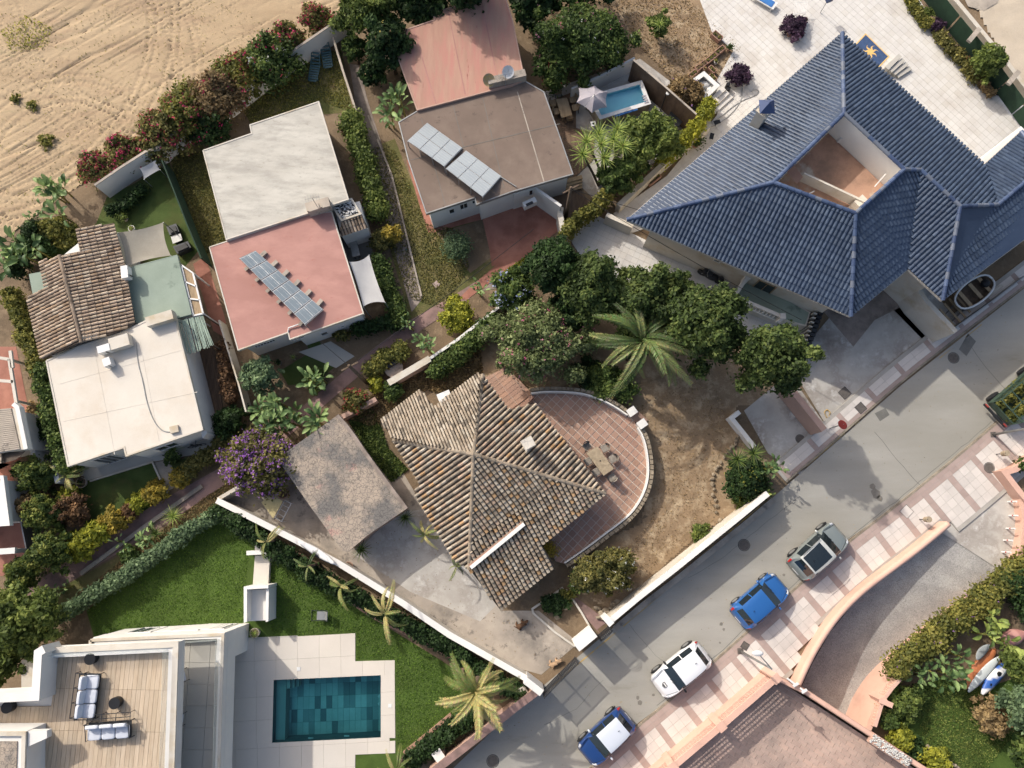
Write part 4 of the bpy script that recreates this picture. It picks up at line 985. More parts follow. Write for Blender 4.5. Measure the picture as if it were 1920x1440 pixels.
ftp = [Vector((p.x, p.y, 0)) for p in (Wn, NW[3], NW[4], NW[5], Tn, NE[2], NE[3], Rr, SEl[3], SEl[4], SEl[5], Bh, SW[2], SW[3], SW[4], SW[5])]
w = MB(); w.prism(offset(ftp, .6), 0, min(p.z for p in SEl)-.25); part('wall', w, MT['white'], T)
def chimney(T, px, py, z0, h, w, d, rz, m='offwhite', cap='tiles', parent=None):
    b = P(px, py, z0); mb = MB(); mb.box(b+Vector((0,0,h/2)), (w, d, h), rz=rz); c = part('chimney', mb, MT[m], parent or T)
    mb = MB(); mb.box(b+Vector((0,0,h+.05)), (w+.16, d+.16, .1), rz=rz)
    for sx in (-1,1):
        for sy in (-1,1): q = Matrix.Rotation(rz,3,'Z')@Vector((sx*w*.35, sy*d*.35, 0)); mb.box(b+q+Vector((0,0,h+.25)), (.1,.1,.3), rz=rz)
    mb.box(b+Vector((0,0,h+.42)), (w+.1, d+.1, .06), rz=rz); part('chimney_cap', mb, MT[m], c); return c
chimney(T, 990, 834, 4.05, .7, .55, .5, .5, 'offwhite')
mb = MB(); mb.box(P(832,745,2.9), (.7,.55,.5), rz=.4); mb.box(P(838,738,3.2), (.4,.3,.35), rz=.4); vb = part('vent_box', mb, MT['plastic'], T)

# raised round terrace
arc1 = [(995,735),(1022,731),(1085,733),(1120,743),(1150,757),(1178,776)]
arc2 = [(1198,800),(1210,820),(1218,857),(1219,895),(1210,927),(1192,957),(1172,977),(1135,1004),(1100,1031),(1060,1058)]
tz = .5; terr = smooth_line(PP(arc1, tz), 1)+smooth_line(PP(arc2, tz), 1)+PP([(1042,1052),(1020,1000),(930,800),(960,765)], tz)
mb = MB(); mb.prism(terr, 0.0, tz-.03); TR = part('terrace', mb, MT['grout'], None, kind='structure')
A, B = P(1000,800,tz), P(1100,968,tz); angT = math.atan2(B.y-A.y, B.x-A.x)
paving('terrace_tile', TR, terr, tz, math.radians(47), .43, .43, .045, MT['terra_tile'], h=.025, limit=290, jit=.002, cols=[(1,1,1),(.9,.88,.86),(1.06,1.02,1),(.95,.93,.92),(.84,.82,.82)])
def parapet_wall(label, arc, name='terrace_wall'):
    W_ = thing(name, label, 'wall', P(*arc[0], 0)); ln = resample(smooth_line(PP(arc, 1.0), 2), .22)
    part('coping', strip(offset_line(ln, .09), .09, tz+.001, 1.02), MT['white'], W_); rs = MB(); k = 0
    part('wall', strip(offset_line(ln, -.06), .12, 0, .9), MT['stone'], W_)
    for i in range(len(ln)-1):
        m_ = (ln[i]+ln[i+1])/2; d = (ln[i+1]-ln[i]); a_ = math.atan2(d.y, d.x); n_ = Vector((d.y, -d.x, 0)).normalized()*-.13
        k = U(.8, 1.1); mb = MB(); mb.cur = (k, k*.97, k*.92); mb.box((m_.x-n_.x*-1, m_.y-n_.y*-1, .93+U(-.01,.02)), (d.length*.86, .2, .16), rz=a_+U(-.06,.06)); part('coping_stone', mb, MT['stone'], W_, col=True)
    return W_
def offset_line(ln, d):
    out = []
    for i, p in enumerate(ln):
        t = (ln[min(i+1, len(ln)-1)]-ln[max(i-1, 0)]).normalized(); out.append(p+Vector((-t.y, t.x, 0))*-d)
    return out
parapet_wall('low stone coped wall curving around the long open side of the tiled terrace', arc2)
parapet_wall('short curved wall edging the terrace beside the green hedge', arc1)
for (x, y, lb) in ((1182,774,'white square post at the top of the terrace steps beside the hedge'), (1201,797,'white square post at the top of the terrace steps beside the long wall')):
    mb = MB(); q = P(x, y, .6); mb.box((q.x, q.y, .6), (.5,.42,1.2), rz=.6); mb.box((q.x, q.y, 1.23), (.58,.5,.05), rz=.6); tag(part('gate_post', mb, MT['white'], None), lb, 'post')
T = thing('terrace_steps', 'brown tiled steps from the round terrace down to the dry garden', 'steps', P(1195,785,0))
for i in range(3): mb = MB(); q = P(1190+5*i, 784-2.5*i, .3); mb.box((q.x, q.y, (.45-.15*i)/2), (.34,1.15,.45-.15*i), rz=.82); part('step', mb, MT['terra_tile'], T)
# upper landing and clay balustrade at the back of the house
mb = MB(); lp = PP([(900,712),(950,688),(998,738),(955,770)], .55); mb.prism(lp, 0, .52); LD = part('landing', mb, MT['grout'], None, kind='structure')
paving('landing_tile', LD, lp, .55, math.radians(38), .9, .3, .02, MT['terra_tile'], h=.02, limit=60, cols=[(1.1,1.1,1.08),(1.2,1.16,1.1),(1,1,1)])
T = thing('clay_balustrade', 'clay balustrade with striped shadow behind the tiled roof', 'balustrade', P(975,760,.5))
a, b = P(952,787,1.2), P(998,744,1.2)
for i in range(14): q = a.lerp(b, i/13); mb = MB(); mb.box((q.x, q.y, .87), (.1,.3,.66), rz=.75); part('baluster', mb, MT['terracotta'], T)
part('handrail', strip([a, b], .2, 1.2, 1.27), MT['terracotta'], T)

# --- blue tiled villa
he, hr = 5.3, 7.5
A = P(1579,62,he); X = P(1846,309,he); Lc = P(1175,412,he); B = P(1595,593,he); N_ = P(1703,504,he); W_ = P(1767,563,he)
t, l, b, r_ = P(1582,213,hr), P(1450,342,hr), P(1604,400,hr), P(1695,318,hr)
pNE = (A, X, t); M_ = ray_plane(1800,387,pNE); K_ = ray_plane(1871,384,pNE); T2 = ray_plane(1726,319,pNE)
zk = K_.z; Y = P(1914,247,he); AR = P(1962,308,max(zk, 6.0)); WF = P(2060,345,he)
T = thing('tiled_villa', 'large villa under a glazed blue tile roof around an open court', 'villa', P(1550, 330, 0))
faces = [([A, Lc, l, t], A, Lc), ([A, X, K_, M_, T2, r_, t], A, X), ([Lc, B, b, l], Lc, B), ([B, N_, T2, r_, b], B, N_), ([N_, W_, M_, T2], N_, W_), ([W_, WF, AR, K_, M_], W_, WF), ([X, Y, AR, K_], X, Y), ([Y, WF, AR], Y, WF)]
mb = MB()
for f, _, _ in faces: mb.sheet(f)
r = part('roof', mb, MT['glaze_pan'], T)
for f, a, b_ in faces:
    mb = MB(); tile_face(mb, f, a, b_, .245, .42, .098, GLAZE, lift=.045, flat=True, hk=.72); part('roof_tiles', mb, MT['glaze'], r, kind='stuff')
mb = MB(); g = [S(74,96,134), S(84,104,140), S(66,86,124), S(112,122,140)]
for p, q in ((A,t), (Lc,l), (B,b), (W_,M_), (M_,K_), (K_,AR), (Y,AR), (T2,M_), (l,t), (t,r_), (r_,T2), (b,l), (b,r_)): ridge_tiles(mb, p, q, .13, .4, g)
part('ridge_tiles', mb, MT['glaze'], r, kind='stuff')
mb = MB()
for p, q in ((A,Lc),(Lc,B),(B,N_),(N_,W_),(W_,WF),(A,X),(X,Y)): mb.beam(p-Vector((0,0,.12)), q-Vector((0,0,.12)), .08, .14)
part('eaves_board', mb, MT['offwhite'], r)
op = [t, l, b, r_]; zf = 5.3
ev = [Vector((p.x,p.y,0)) for p in (A, Lc, B, N_, W_, WF, Y, X)]
w = MB(); w.prism(offset(ev, 1.05), 0, 4.95); wl = part('wall', w, MT['offwhite'], T)
mb = MB(); cf = offset([Vector((p.x,p.y,zf)) for p in op], .02); mb.sheet(cf)
fl = part('court_floor', mb, mat('court_floor', S(196,150,120), S(178,134,106), .6, bump=.15, c3=S(150,118,96), s3=.6, t3=.57, c4=S(200,184,164), s4=.35, t4=.6, fine=.1), T)
mb = MB(); q = offset([Vector((p.x,p.y,0)) for p in op], -.05); mb2 = strip(q+[q[0]], .1, zf-.3, hr-.02); part('court_wall', mb2, MT['white'], T)
ft = offset(ev, 1.05); cc = cen(ft)
window(T, ft[1], ft[2], cc, .36, .40, 2.6, 3.1); window(T, ft[1], ft[2], cc, .62, .72, .3, 2.6, frame='wood', bars=1, name='door')
window(T, ft[2], ft[3], cc, .25, .8, .05, 2.4, name='garage_door', frame='metal', bars=3)
cz = ray_plane(1416,234,(A,Lc,l)).z-.2; c = chimney(T, 1416, 236, cz, 1.7, .62, .62, -.75, 'offwhite')
mb = MB(); bb = P(1416,236,cz)+Vector((0,0,2.16)); k = .45; mb.cur = S(60,84,132)
mb.add([bb+Vector((-k,-k,0)), bb+Vector((k,-k,0)), bb+Vector((k,k,0)), bb+Vector((-k,k,0)), bb+Vector((0,0,.5))], [(0,1,4),(1,2,4),(2,3,4),(3,0,4),(3,2,1,0)]); part('tiled_cap', mb, MT['glaze'], c)
# things in the court
mb = MB(); mb.beam(P(1503,331,5.9), P(1655,402,5.9), .12, .9); part('court_divider', mb, MT['offwhite'], T)
for (x, y) in ((1572,265),): mb = MB(); mb.cyl(P(x, y, zf), .12, .5, 12); tag(part('floor_lamp', mb, MT['plastic'], None), 'small white lamp standing on the court floor of the blue villa', 'lamp')
CS = thing('corrugated_sheet', 'rose corrugated sheet leaning in the corner of the open court', 'sheet', P(1488,325,5.4)); mb = MB(); a, b_, c_, d_ = P(1474,320,6.1), P(1488,308,6.1), P(1506,332,6.0), P(1494,345,6.0)
n = 18; vs = []
for i in range(n+1):
    z = .04*(i % 2); vs += [a.lerp(b_, i/n)+Vector((0,0,z)), d_.lerp(c_, i/n)+Vector((0,0,z))]
mb.add(vs, [(2*i, 2*i+1, 2*i+3, 2*i+2) for i in range(n)]); part('sheet', mb, MT['peach_dk'], CS)
for a, b_, lb in ((P(1640,350,6.0), P(1661,326,6.7), 'white pole leaning on the court wall of the blue villa'), (P(1500,372,5.7), P(1527,358,6.0), 'white pole lying across the shaded corner of the court')):
    mb = MB(); mb.tube([a, b_], .035, 6); tag(part('pole', mb, MT['plastic'], None), lb, 'pole')
mb = MB(); mb.box(P(1608,382,5.8), (.7,.45,.9), rz=.7); tag(part('cabinet', mb, MT['offwhite'], None), 'cream cabinet in the lower corner of the open court', 'cabinet')
# white parapet north of the wing
tag(part('roof_parapet', strip(PP([(1842,304),(1918,240)], 4.7), .35, 0, 4.7), MT['white'], None), 'bright white wall meeting the eave of the blue roof', 'wall')
# driveway side wall and low walls
tag(part('driveway_wall', strip(PP([(1700,508),(1737,563),(1793,622)], 2.6), .3, 0, 2.6), MT['offwhite'], None), 'tall cream wall with dark top beside the villa drive', 'wall')
mb = MB(); mb.add([P(1655,560,.02),P(1675,540,.02),P(1768,640,.02),P(1745,652,.02)], [(0,1,2,3)]); part('drive_strip', mb, MT['concrete'], None, kind='structure')
surf('villa_drive', [(1475,690),(1560,590),(1700,500),(1800,600),(1790,630),(1700,705),(1590,795),(1560,815),(1490,700)], 5, 'concrete_dk')
surf('villa_drive_edge', [(1545,585),(1600,650),(1640,600),(1720,560),(1640,520)], 6, 'path')

# villa terraces
NT = PP([(1290,-60),(1335,60),(1375,95),(1330,175),(1345,215),(1250,330),(1150,400),(1175,440),(1700,260),(1900,330),(2100,260),(2000,120),(1935,205),(1880,180),(1840,150),(1760,60),(1690,-60)], .10)
mb = MB(); mb.prism(NT, 0, .085); t1 = part('upper_terrace', mb, MT['tile_joint'], None, kind='structure')
paving('terrace_slab', t1, NT, .10, math.radians(42), .42, .42, .012, MT['tile_grey'], h=.02, limit=150, jit=.001, cols=[(1,1,1),(.98,.98,.98),(1.02,1.02,1.02),(.96,.95,.93)])
ST = PP([(1064,440),(1112,400),(1190,440),(1400,540),(1480,600),(1530,620),(1500,700),(1385,645),(1250,560),(1100,500)], .06)
mb = MB(); mb.prism(ST, 0, .045); t2 = part('lower_terrace', mb, MT['tile_joint'], None, kind='structure')
paving('terrace_slab', t2, ST, .06, math.radians(-26), .42, .42, .012, MT['tile_grey'], h=.015, limit=150, jit=.001, cols=[(.93,.94,.95),(.96,.96,.96),(.9,.91,.93)])
# cream walls around the terraces
for pts, z, w, lb, m in (([(1137,402),(1187,424)], 1.3, .3, 'short cream wall at the left corner of the blue roof', 'offwhite'), ([(1160,385),(1240,310),(1328,236),(1330,205),(1345,185)], 1.1, .35, 'cream wall between the villa path and the yucca garden', 'offwhite'),
        ([(1062,447),(1086,418),(1112,398)], 1.2, .25, 'white wall under the hedge at the narrow end of the terrace', 'white')):
    tag(part('garden_wall', strip(PP(pts, z), w, 0, z), MT[m], None), lb, 'wall')
# balcony with white balusters
T = thing('balustrade', 'white balustrade around the raised landing of the blue villa', 'balustrade', P(1400,560,0))
bp = PP([(1398,524),(1374,560),(1466,600),(1512,612),(1520,585),(1440,540)], 1.3); mb = MB(); mb.prism(bp, 0, 1.28); part('platform', mb, MT['offwhite'], T); mb = MB(); mb.prism(offset(bp, .1), 1.282, 1.3); part('platform_floor', mb, MT['green_roof'], T)
ln = PP([(1400,521),(1377,556),(1466,594)], 2.1); part('handrail', strip(ln, .22, 2.1, 2.2), MT['white'], T); part('plinth', strip(ln, .2, 1.3, 1.42), MT['white'], T)
for a, b_ in zip(ln[:-1], ln[1:]):
    k = int((b_-a).length/.24)
    for i in range(k): q = a.lerp(b_, (i+.5)/k); mb = MB(); mb.tube([(q.x,q.y,1.42),(q.x,q.y,1.6),(q.x,q.y,1.85),(q.x,q.y,2.1)], [.055,.08,.04,.055], 6); part('baluster', mb, MT['white'], T)
for q in ln: mb = MB(); mb.box((q.x, q.y, 1.78), (.3,.3,.98)); mb.box((q.x, q.y, 2.29), (.36,.36,.05)); part('pier', mb, MT['white'], T)
T = thing('garden_stairs', 'grey stairs beside the white balustrade', 'steps', P(1450,560,0))
for i in range(6): mb = MB(); q = P(1440+5*i, 548+7*i, .8); h = 1.25-.2*i; mb.box((q.x, q.y, h/2), (.3,1.3,h), rz=-.9); part('step', mb, MT['slab_grey'], T)
T = thing('stair_railing', 'stepped dark wall with white slats leading down to the street', 'railing', P(1515,630,0))
ln = resample(PP([(1536,582),(1523,628),(1504,682)], 1.3), .28)
for i, q in enumerate(ln): 
    mb = MB(); z = 1.8-.9*i/len(ln); mb.box((q.x, q.y, z/2), (.34,.2,z), rz=-.3); part('tread_block', mb, MT['metal'], T)
    mb = MB(); mb.box((q.x-.32, q.y-.03, z/2), (.24,.09,z*.95), rz=-.3); part('slat', mb, MT['offwhite'], T)
# peach walls by the carport, white frame
tag(part('boundary_wall', strip(PP([(1478,722),(1546,806)], 1.9), .4, 0, 1.9), MT['peach_dk'], None), 'rose wall with brick top between the carport and the villa drive', 'wall')
tag(part('low_wall', strip(PP([(1387,772),(1372,784),(1415,838)], .8), .28, 0, .8), MT['white'], None), 'low white wall at the corner of the dry garden and the carport', 'wall')
# ---------------------------------------------------------------- modern villa
T = thing('modern_villa', 'modern white villa with stepped roof terraces and glass balustrades', 'villa', P(250, 1350, 0))
z1, z2 = 4.0, 6.3
o1 = PP([(167,1197),(422,1186),(414,1440),(411,1620),(150,1620)], z1)
mb = MB(); mb.prism(o1, 2.3, 3.55); part('floor_slab', mb, MT['white'], T)
part('parapet', strip(offset(o1, .16)+[offset(o1, .16)[0]], .3, 3.56, z1), MT['white'], T)
part('parapet_coping', strip(offset(o1, .1)+[offset(o1, .1)[0]], .16, z1+.002, z1+.06), MT['offwhite'], T)
g1 = [Vector((p.x,p.y,0)) for p in (o1[0], o1[1]+Vector((-2.2,0,0)), o1[2]+Vector((-2.2,0,0)), o1[3]+Vector((-2.2,0,0)), o1[4])]
mb = MB(); mb.prism(offset(g1, .02), 0, 2.298); part('wall', mb, MT['white'], T)
cA = o1[1]; mb = MB(); mb.box((cA.x-.22, cA.y-.8, 2.0), (.4, 1.6, 3.98)); mb.box((cA.x-1.3, cA.y-.17, 1.14), (2.4, .3, 2.28)); part('corner_wall', mb, MT['white'], T)
for f0, f1 in ((.17,.36), (.50,.72), (.80,.92)): window(T, o1[0], o1[1], cen(o1), f0, f1, .3, 2.5, bars=2, frame='plastic')
gl = PP([(338,1204),(410,1199),(405,1440),(403,1620)], 4.3); part('glass_balustrade', strip(gl, .02, 3.6, 4.75), MT['clear'], T)
part('balustrade_channel', strip(gl, .06, 3.56, 3.66), MT['metal'], T)
tp = offset(o1, .33); mb = MB(); tfloor = [Vector((p.x,p.y,3.58)) for p in (P(320,1200,3.6), tp[1], tp[2], tp[3], P(310,1620,3.6))]
paving('floor_tile', T, tfloor, 3.59, 0, 1.15, 1.15, .02, MT['slab_grey'], h=.03, limit=80, cols=[(.86,.87,.87),(.9,.9,.89)])
o2 = PP([(85,1214),(335,1202),(327,1440),(321,1620),(-160,1640),(-160,1312),(70,1310)], z2)
mb = MB(); mb.prism(offset(o2, 2.0), 3.56, 5.398); part('upper_wall', mb, MT['white'], T); mb = MB(); mb.prism(offset(o2, .04), 5.4, 5.699); part('upper_slab', mb, MT['white'], T)
ring = offset(o2, .3); part('parapet', strip(ring[0:4], .5, 5.702, z2-.08), MT['white'], T)
part('parapet_coping', strip(offset(o2, .16)[0:4], .3, z2-.078, z2), MT['offwhite'], T)
gl = PP([(97,1228),(312,1218),(305,1440),(300,1620)], 6.4); part('glass_balustrade', strip(gl, .02, 5.8, 6.8), MT['clear'], T); part('balustrade_channel', strip(gl, .08, 5.8, 6.02), MT['metal'], T)
dk = [Vector((p.x,p.y,5.8)) for p in offset(o2, .5)]
mb = MB(); mb.prism(dk, 5.705, 5.76); part('deck_base', mb, MT['bark'], T)
paving('deck_board', T, dk, 5.8, math.radians(-1), .24, 2.1, .012, MT['deck'], h=.03, limit=300, stagger=0, jit=.001, cols=[(1,1,1),(1.05,1.03,1),(.93,.92,.9),(1.08,1.07,1.06),(.97,.95,.93)])
part('screen_wall', strip(PP([(82,1217),(71,1224),(66,1306),(-60,1312),(-200,1316)], 7.2), .42, 5.701, 7.2), MT['white'], T)
mb = MB(); mb.prism(PP([(40,1238),(64,1232),(62,1290),(40,1290)], 3.0), 0, 3.0); part('annex', mb, MT['offwhite'], T)
b3 = PP([(-80,1371),(50,1371),(48,1440),(46,1620),(-80,1620)], 7.4); mb = MB(); mb.prism(b3, 5.801, 7.3); part('penthouse', mb, MT['white'], T)
part('penthouse_parapet', strip(offset(b3, .12)+[offset(b3, .12)[0]], .2, 7.3, 7.45), MT['offwhite'], T)
mb = MB(); mb.prism(offset(b3, .5), 7.3, 7.36); part('gravel_roof', mb, MT['garage_roof'], T)
mb = MB(); mb.prism(PP([(50,1371),(88,1370),(88,1384),(50,1401)], 7.3), 6.9, 7.3); part('canopy', mb, MT['white'], T)
for fy in (1240, 1300, 1375): 
    q = P(90, fy, 0)
# pool deck
zt = .035
D = dict(a=(437,1195),)
decks = [[(437,1197),(666,1187),(666,1240),(740,1238),(740,1268),(714,1266),(513,1275),(437,1278)], [(400,1278),(513,1275),(510,1393),(400,1397)], [(714,1266),(740,1266),(741,1384),(714,1383)], [(400,1397),(510,1393),(714,1383),(741,1384),(741,1412),(666,1415),(665,1620),(400,1620)], [(300,1225),(437,1222),(437,1278),(400,1278),(300,1280)]]
mbs = [PP(d, .006) for d in decks]; PD = flat('pool_deck', mbs, MT['tile_joint'])
for d in decks: paving('deck_slab', PD, PP(d, zt), zt, math.radians(3), 1.32, 1.32, .009, MT['slab'], h=.03, limit=60, jit=.0005, cols=[(1,1,1),(.98,.98,.98),(1.02,1.02,1.01)])
# pool
T = thing('swimming_pool', 'dark teal tiled rectangular swimming pool in a pale slab deck', 'swimming pool', P(612,1330,-1.4))
pw = PP(POOL, 0); mb = MB(); n = 4
top = [Vector((p.x,p.y,.03)) for p in offset(pw, -.001)]
q = offset(pw, .0)
mb.v = [(p.x,p.y,.034) for p in q]+[(p.x,p.y,-1.5) for p in q]; mb.f = [(i,(i+1)%4,(i+1)%4+4,i+4) for i in range(4)]+[(4,5,6,7)]; mb.c = [(1,1,1)]*8
part('basin', mb, MT['pool_wall'], T)
TC = [S(190,206,200), S(170,188,184), S(150,170,168), S(110,134,136), S(200,214,208), S(176,192,188)]
paving('pool_tile', T, [Vector((p.x,p.y,-1.4)) for p in offset(pw, .02)], -1.4, math.radians(2), .36, .75, .012, MT['pool_tile'], h=.03, limit=200, jit=.001, cols=TC[:5])
def px_box(name, T, pts, z0, z1, m, zt=None, **k): mb = MB(); mb.prism(PP(pts, z1 if zt is None else zt), z0, z1); return part(name, mb, MT[m], T, **k)
for i, (x0, x1, zz) in enumerate(((534,541,-.35), (541,547,-.6), (547,553,-.9))): px_box('pool_step', T, [(x0,1275),(x1,1275),(x1,1293),(x0,1294)], -1.4, zz, 'slab_grey', 0)
px_box('pool_bench', T, [(513.5,1276),(532,1275.5),(529,1392),(511,1392.5)], -1.38, -.55, 'slab_grey', 0)
wm = bpy.data.materials.new('pool_water'); wm.use_nodes = True; N = wm.node_tree.nodes; L_ = wm.node_tree.links; N.clear()
def water(m, tint):
    N = m.node_tree.nodes; L_ = m.node_tree.links; N.clear()
    o = N.new('ShaderNodeOutputMaterial'); t_ = N.new('ShaderNodeBsdfTransparent'); t_.inputs[0].default_value = (*tint, 1); g = N.new('ShaderNodeBsdfGlossy'); g.inputs['Roughness'].default_value = .03
    f = N.new('ShaderNodeFresnel'); f.inputs[0].default_value = 1.33; nz = N.new('ShaderNodeTexNoise'); nz.inputs['Scale'].default_value = 1.6; nz.inputs['Detail'].default_value = 5; bp = N.new('ShaderNodeBump'); bp.inputs['Strength'].default_value = .7; bp.inputs['Distance'].default_value = .03
    ge = N.new('ShaderNodeNewGeometry'); L_.new(ge.outputs['Position'], nz.inputs['Vector']); L_.new(nz.outputs['Fac'], bp.inputs['Height']); L_.new(bp.outputs[0], f.inputs['Normal']); L_.new(bp.outputs[0], g.inputs['Normal'])
    mx = N.new('ShaderNodeMixShader'); L_.new(f.outputs[0], mx.inputs[0]); L_.new(t_.outputs[0], mx.inputs[1]); L_.new(g.outputs[0], mx.inputs[2]); L_.new(mx.outputs[0], o.inputs['Surface'])
water(wm, (.42,.88,.93))
mb = MB(); mb.sheet([Vector((p.x,p.y,-.08)) for p in pw]); part('water', mb, wm, T)
for (x, y) in ((707,1311),(707,1325)): mb = MB(); q = P(x, y, -.6); mb.cyl((q.x,q.y,-1.395), .09, .03, 12); part('pool_fitting', mb, MT['plastic'], T)
for (x, y) in ((580,1388),(648,1384)): mb = MB(); q = P(x, y, 0); mb.box((q.x,q.y+.05,-.3), (.3,.05,.1)); part('pool_light', mb, MT['plastic'], T)
for (x, y) in ((560,1254),(731,1323)): mb = MB(); q = P(x, y, .04); mb.box((q.x,q.y,.045), (.22,.22,.02)); tag(part('skimmer_lid', mb, MT['plastic'], None), 'small white square lid in the pool deck '+('above the pool corner' if x < 600 else 'beside the long end of the pool'), 'lid')
# white garden walls of the villa
T = thing('garden_bench_wall', 'white L shaped garden wall with bench between lawn and villa', 'wall', P(480,1130,0))
px_box('wall', T, [(457,1100),(463,1099),(463,1166),(457,1168)], 0, 1.7, 'white'); px_box('wall', T, [(463,1099),(503,1097),(503,1103),(463,1105)], 0, 1.7, 'white', 1.7); px_box('bench', T, [(465,1106),(499,1105),(498,1163),(465,1165)], 0, .9, 'white', .9); px_box('rail', T, [(499,1104),(504,1103),(503,1165),(498,1166)], 0, 1.5, 'white', 1.5)
T = thing('garden_steps', 'pale stepping block and white cross wall at the head of the lawn', 'steps', P(488,1060,0))
px_box('block', T, [(478,1042),(506,1041),(503,1094),(474,1096)], 0, .35, 'slab'); px_box('block', T, [(478,1012),(489,1012),(489,1032),(478,1032)], 0, .5, 'white'); px_box('cross_wall', T, [(462,1033),(506,1031),(506,1039),(462,1041)], 0, .9, 'white', .9)
def sofa(x, y, rz, z, label):
    T = thing('garden_sofa', label, 'sofa', P(x, y, z), 'white cushioned sofas on the roof deck', rz)
    W_, D_ = 2.25, .85
    def lp(name, mb, m, par=T, **k): return part(name, mb, MT[m], par, local=True, **k)
    for sx in (-1, 1):
        mb = MB(); mb.tube([(sx*W_/2,-D_/2,0),(sx*W_/2,-D_/2,.55),(sx*W_/2,D_/2,.7),(sx*W_/2,D_/2,0)], .025, 6); lp('side_frame', mb, 'metal')
    mb = MB(); mb.tube([(-W_/2,D_/2,.78),(W_/2,D_/2,.78)], .025, 6); mb.tube([(-W_/2,D_/2,.35),(W_/2,D_/2,.35)], .02, 6)
    for i in range(5): mb.tube([(-W_/2+W_*i/4,D_/2,.3),(-W_/2+W_*i/4,D_/2,.78)], .018, 6)
    mb.tube([(-W_/2,-D_/2,.28),(W_/2,-D_/2,.28)], .025, 6); lp('back_frame', mb, 'metal')
    for i in range(4): mb = MB(); mb.tube([(-W_/2+W_*i/3,D_/2,.5),(-W_/2+W_*i/3,D_/2+.42,.45),(-W_/2+W_*i/3,D_/2+.42,0)], .02, 6); lp('shelf_frame', mb, 'metal')
    for y_ in (.2,.42): mb = MB(); mb.tube([(-W_/2,D_/2+y_,.46),(W_/2,D_/2+y_,.46)], .02, 6); lp('shelf_rail', mb, 'metal')
    mb = MB(); mb.box((0,0,.3), (W_,D_,.04)); lp('base', mb, 'metal')
    for i in range(3):
        x0 = (i-1)*.73; o = rbox((x0,-.08,.42), (.70,.68,.17), .06); lp('seat_cushion', o, 'cloth', smooth=True); o = rbox((x0+U(-.03,.03),.27,.66), (.68,.2,.46), .08, tilt=-.25); lp('back_cushion', o, 'cloth', smooth=True)
    return T
def rbox(c, size, r, tilt=0.0, n=4):
    """soft rounded box"""
    mb = MB(); x, y, z = size[0]/2, size[1]/2, size[2]/2; vs = []; k = 8; M = Matrix.Rotation(tilt, 3, 'X')
    m = 2*n+1; lat = 8; lon = 16
    for j in range(lat+1):
        th = math.pi*j/lat
        for i in range(lon):
            ph = 2*math.pi*(i+.5)/lon; sx, sy, sz = math.sin(th)*math.cos(ph), math.sin(th)*math.sin(ph), math.cos(th)
            f = lambda s, h: math.copysign(abs(s)**.32, s)*h
            vs.append(Vector(c)+M@Vector((f(sx, x), f(sy, y), f(sz, z))))
    fs = [(j*lon+i, (j+1)*lon+i, (j+1)*lon+(i+1)%lon, j*lon+(i+1)%lon) for j in range(lat) for i in range(lon)]
    return mb.add(vs, fs)
sofa(175,1302,math.radians(88),5.82,'white cushioned sofa standing lengthwise on the roof deck')
sofa(212,1366,math.radians(4),5.82,'white cushioned sofa standing crosswise on the roof deck, below the other')
for (x, y, lb) in ((168,1236,'black drum table by the upper edge of the roof deck'), (214,1319,'black drum table between the two white sofas'), (12,1327,'black drum table beside the white screen wall')):
    mb = MB(); q = P(x, y, 6.25); mb.cyl((q.x,q.y,5.82), .28, .43, 20, .30); t_ = part('drum_table', mb, MT['black'], None); tag(t_, lb, 'side table', 'black drum tables on the roof deck')
def deck_chair(x, y, rz, z, label, m='cloth'):
    T = thing('garden_chair', label, 'chair', P(x, y, z), None, rz); L = lambda n_, mb, m_, **k: part(n_, mb, MT[m_], T, local=True, **k)
    L('seat', rbox((0,0,.4), (.6,.6,.12), .05), m, smooth=True); L('backrest', rbox((0,.28,.68), (.6,.12,.5), .05, -.2), m, smooth=True)
    for sx in (-1,1): mb = MB(); mb.tube([(sx*.33,-.3,0),(sx*.33,-.3,.55),(sx*.33,.35,.6),(sx*.33,.35,0)], .02, 6); L('side_frame', mb, 'metal')
    return T
deck_chair(343,1266,1.9,3.6,'white cushioned chair on the grey terrace, nearer the lawn'); deck_chair(339,1345,1.5,3.6,'white cushioned chair on the grey terrace, further from the lawn')

# ---------------------------------------------------------------- corner building (lower edge) with pierced block walls
T = thing('corner_building', 'peach roof terrace building with pierced block parapets by the pavement', 'building', P(1480,1400,0))
ow = PP([(1100,1575),(1262,1438),(1352,1362),(1455,1272)], 2.2)
pts = ow; part('wall', strip(pts, .22, 0, 1.15), MT['peach'], T); part('coping', strip(pts, .34, 2.1, 2.24), MT['peach'], T)
lat = MB(); d = (ow[3]-ow[0]).normalized(); Lw = (ow[3]-ow[0]).length; a0 = ow[0]
def lattice(a, b, z0, z1, mb, pitch=.19, t=.04, w=.08):
    a = Vector((a.x,a.y,0)); b = Vector((b.x,b.y,0)); L = (b-a).length; k = int(L/pitch)
    for i in range(k+1): q = a.lerp(b, i/k); mb.box((q.x,q.y,(z0+z1)/2), (t, w, z1-z0), rz=math.atan2(b.y-a.y, b.x-a.x))
    for j in range(1, int((z1-z0)/pitch)+1): z = z0+j*pitch; mb.beam(a+Vector((0,0,z)), b+Vector((0,0,z)), w*.96, t)
for a, b in zip(ow[:-1], ow[1:]): lattice(a, b, 1.152, 2.098, lat)
part('pierced_blocks', lat, MT['peach'], T, kind='stuff')
for q in ow[1:]: mb = MB(); mb.box((q.x,q.y,1.13), (.42,.42,2.26), rz=.65); mb.box((q.x,q.y,2.29), (.5,.5,.06), rz=.65); part('pier', mb, MT['peach'], T)
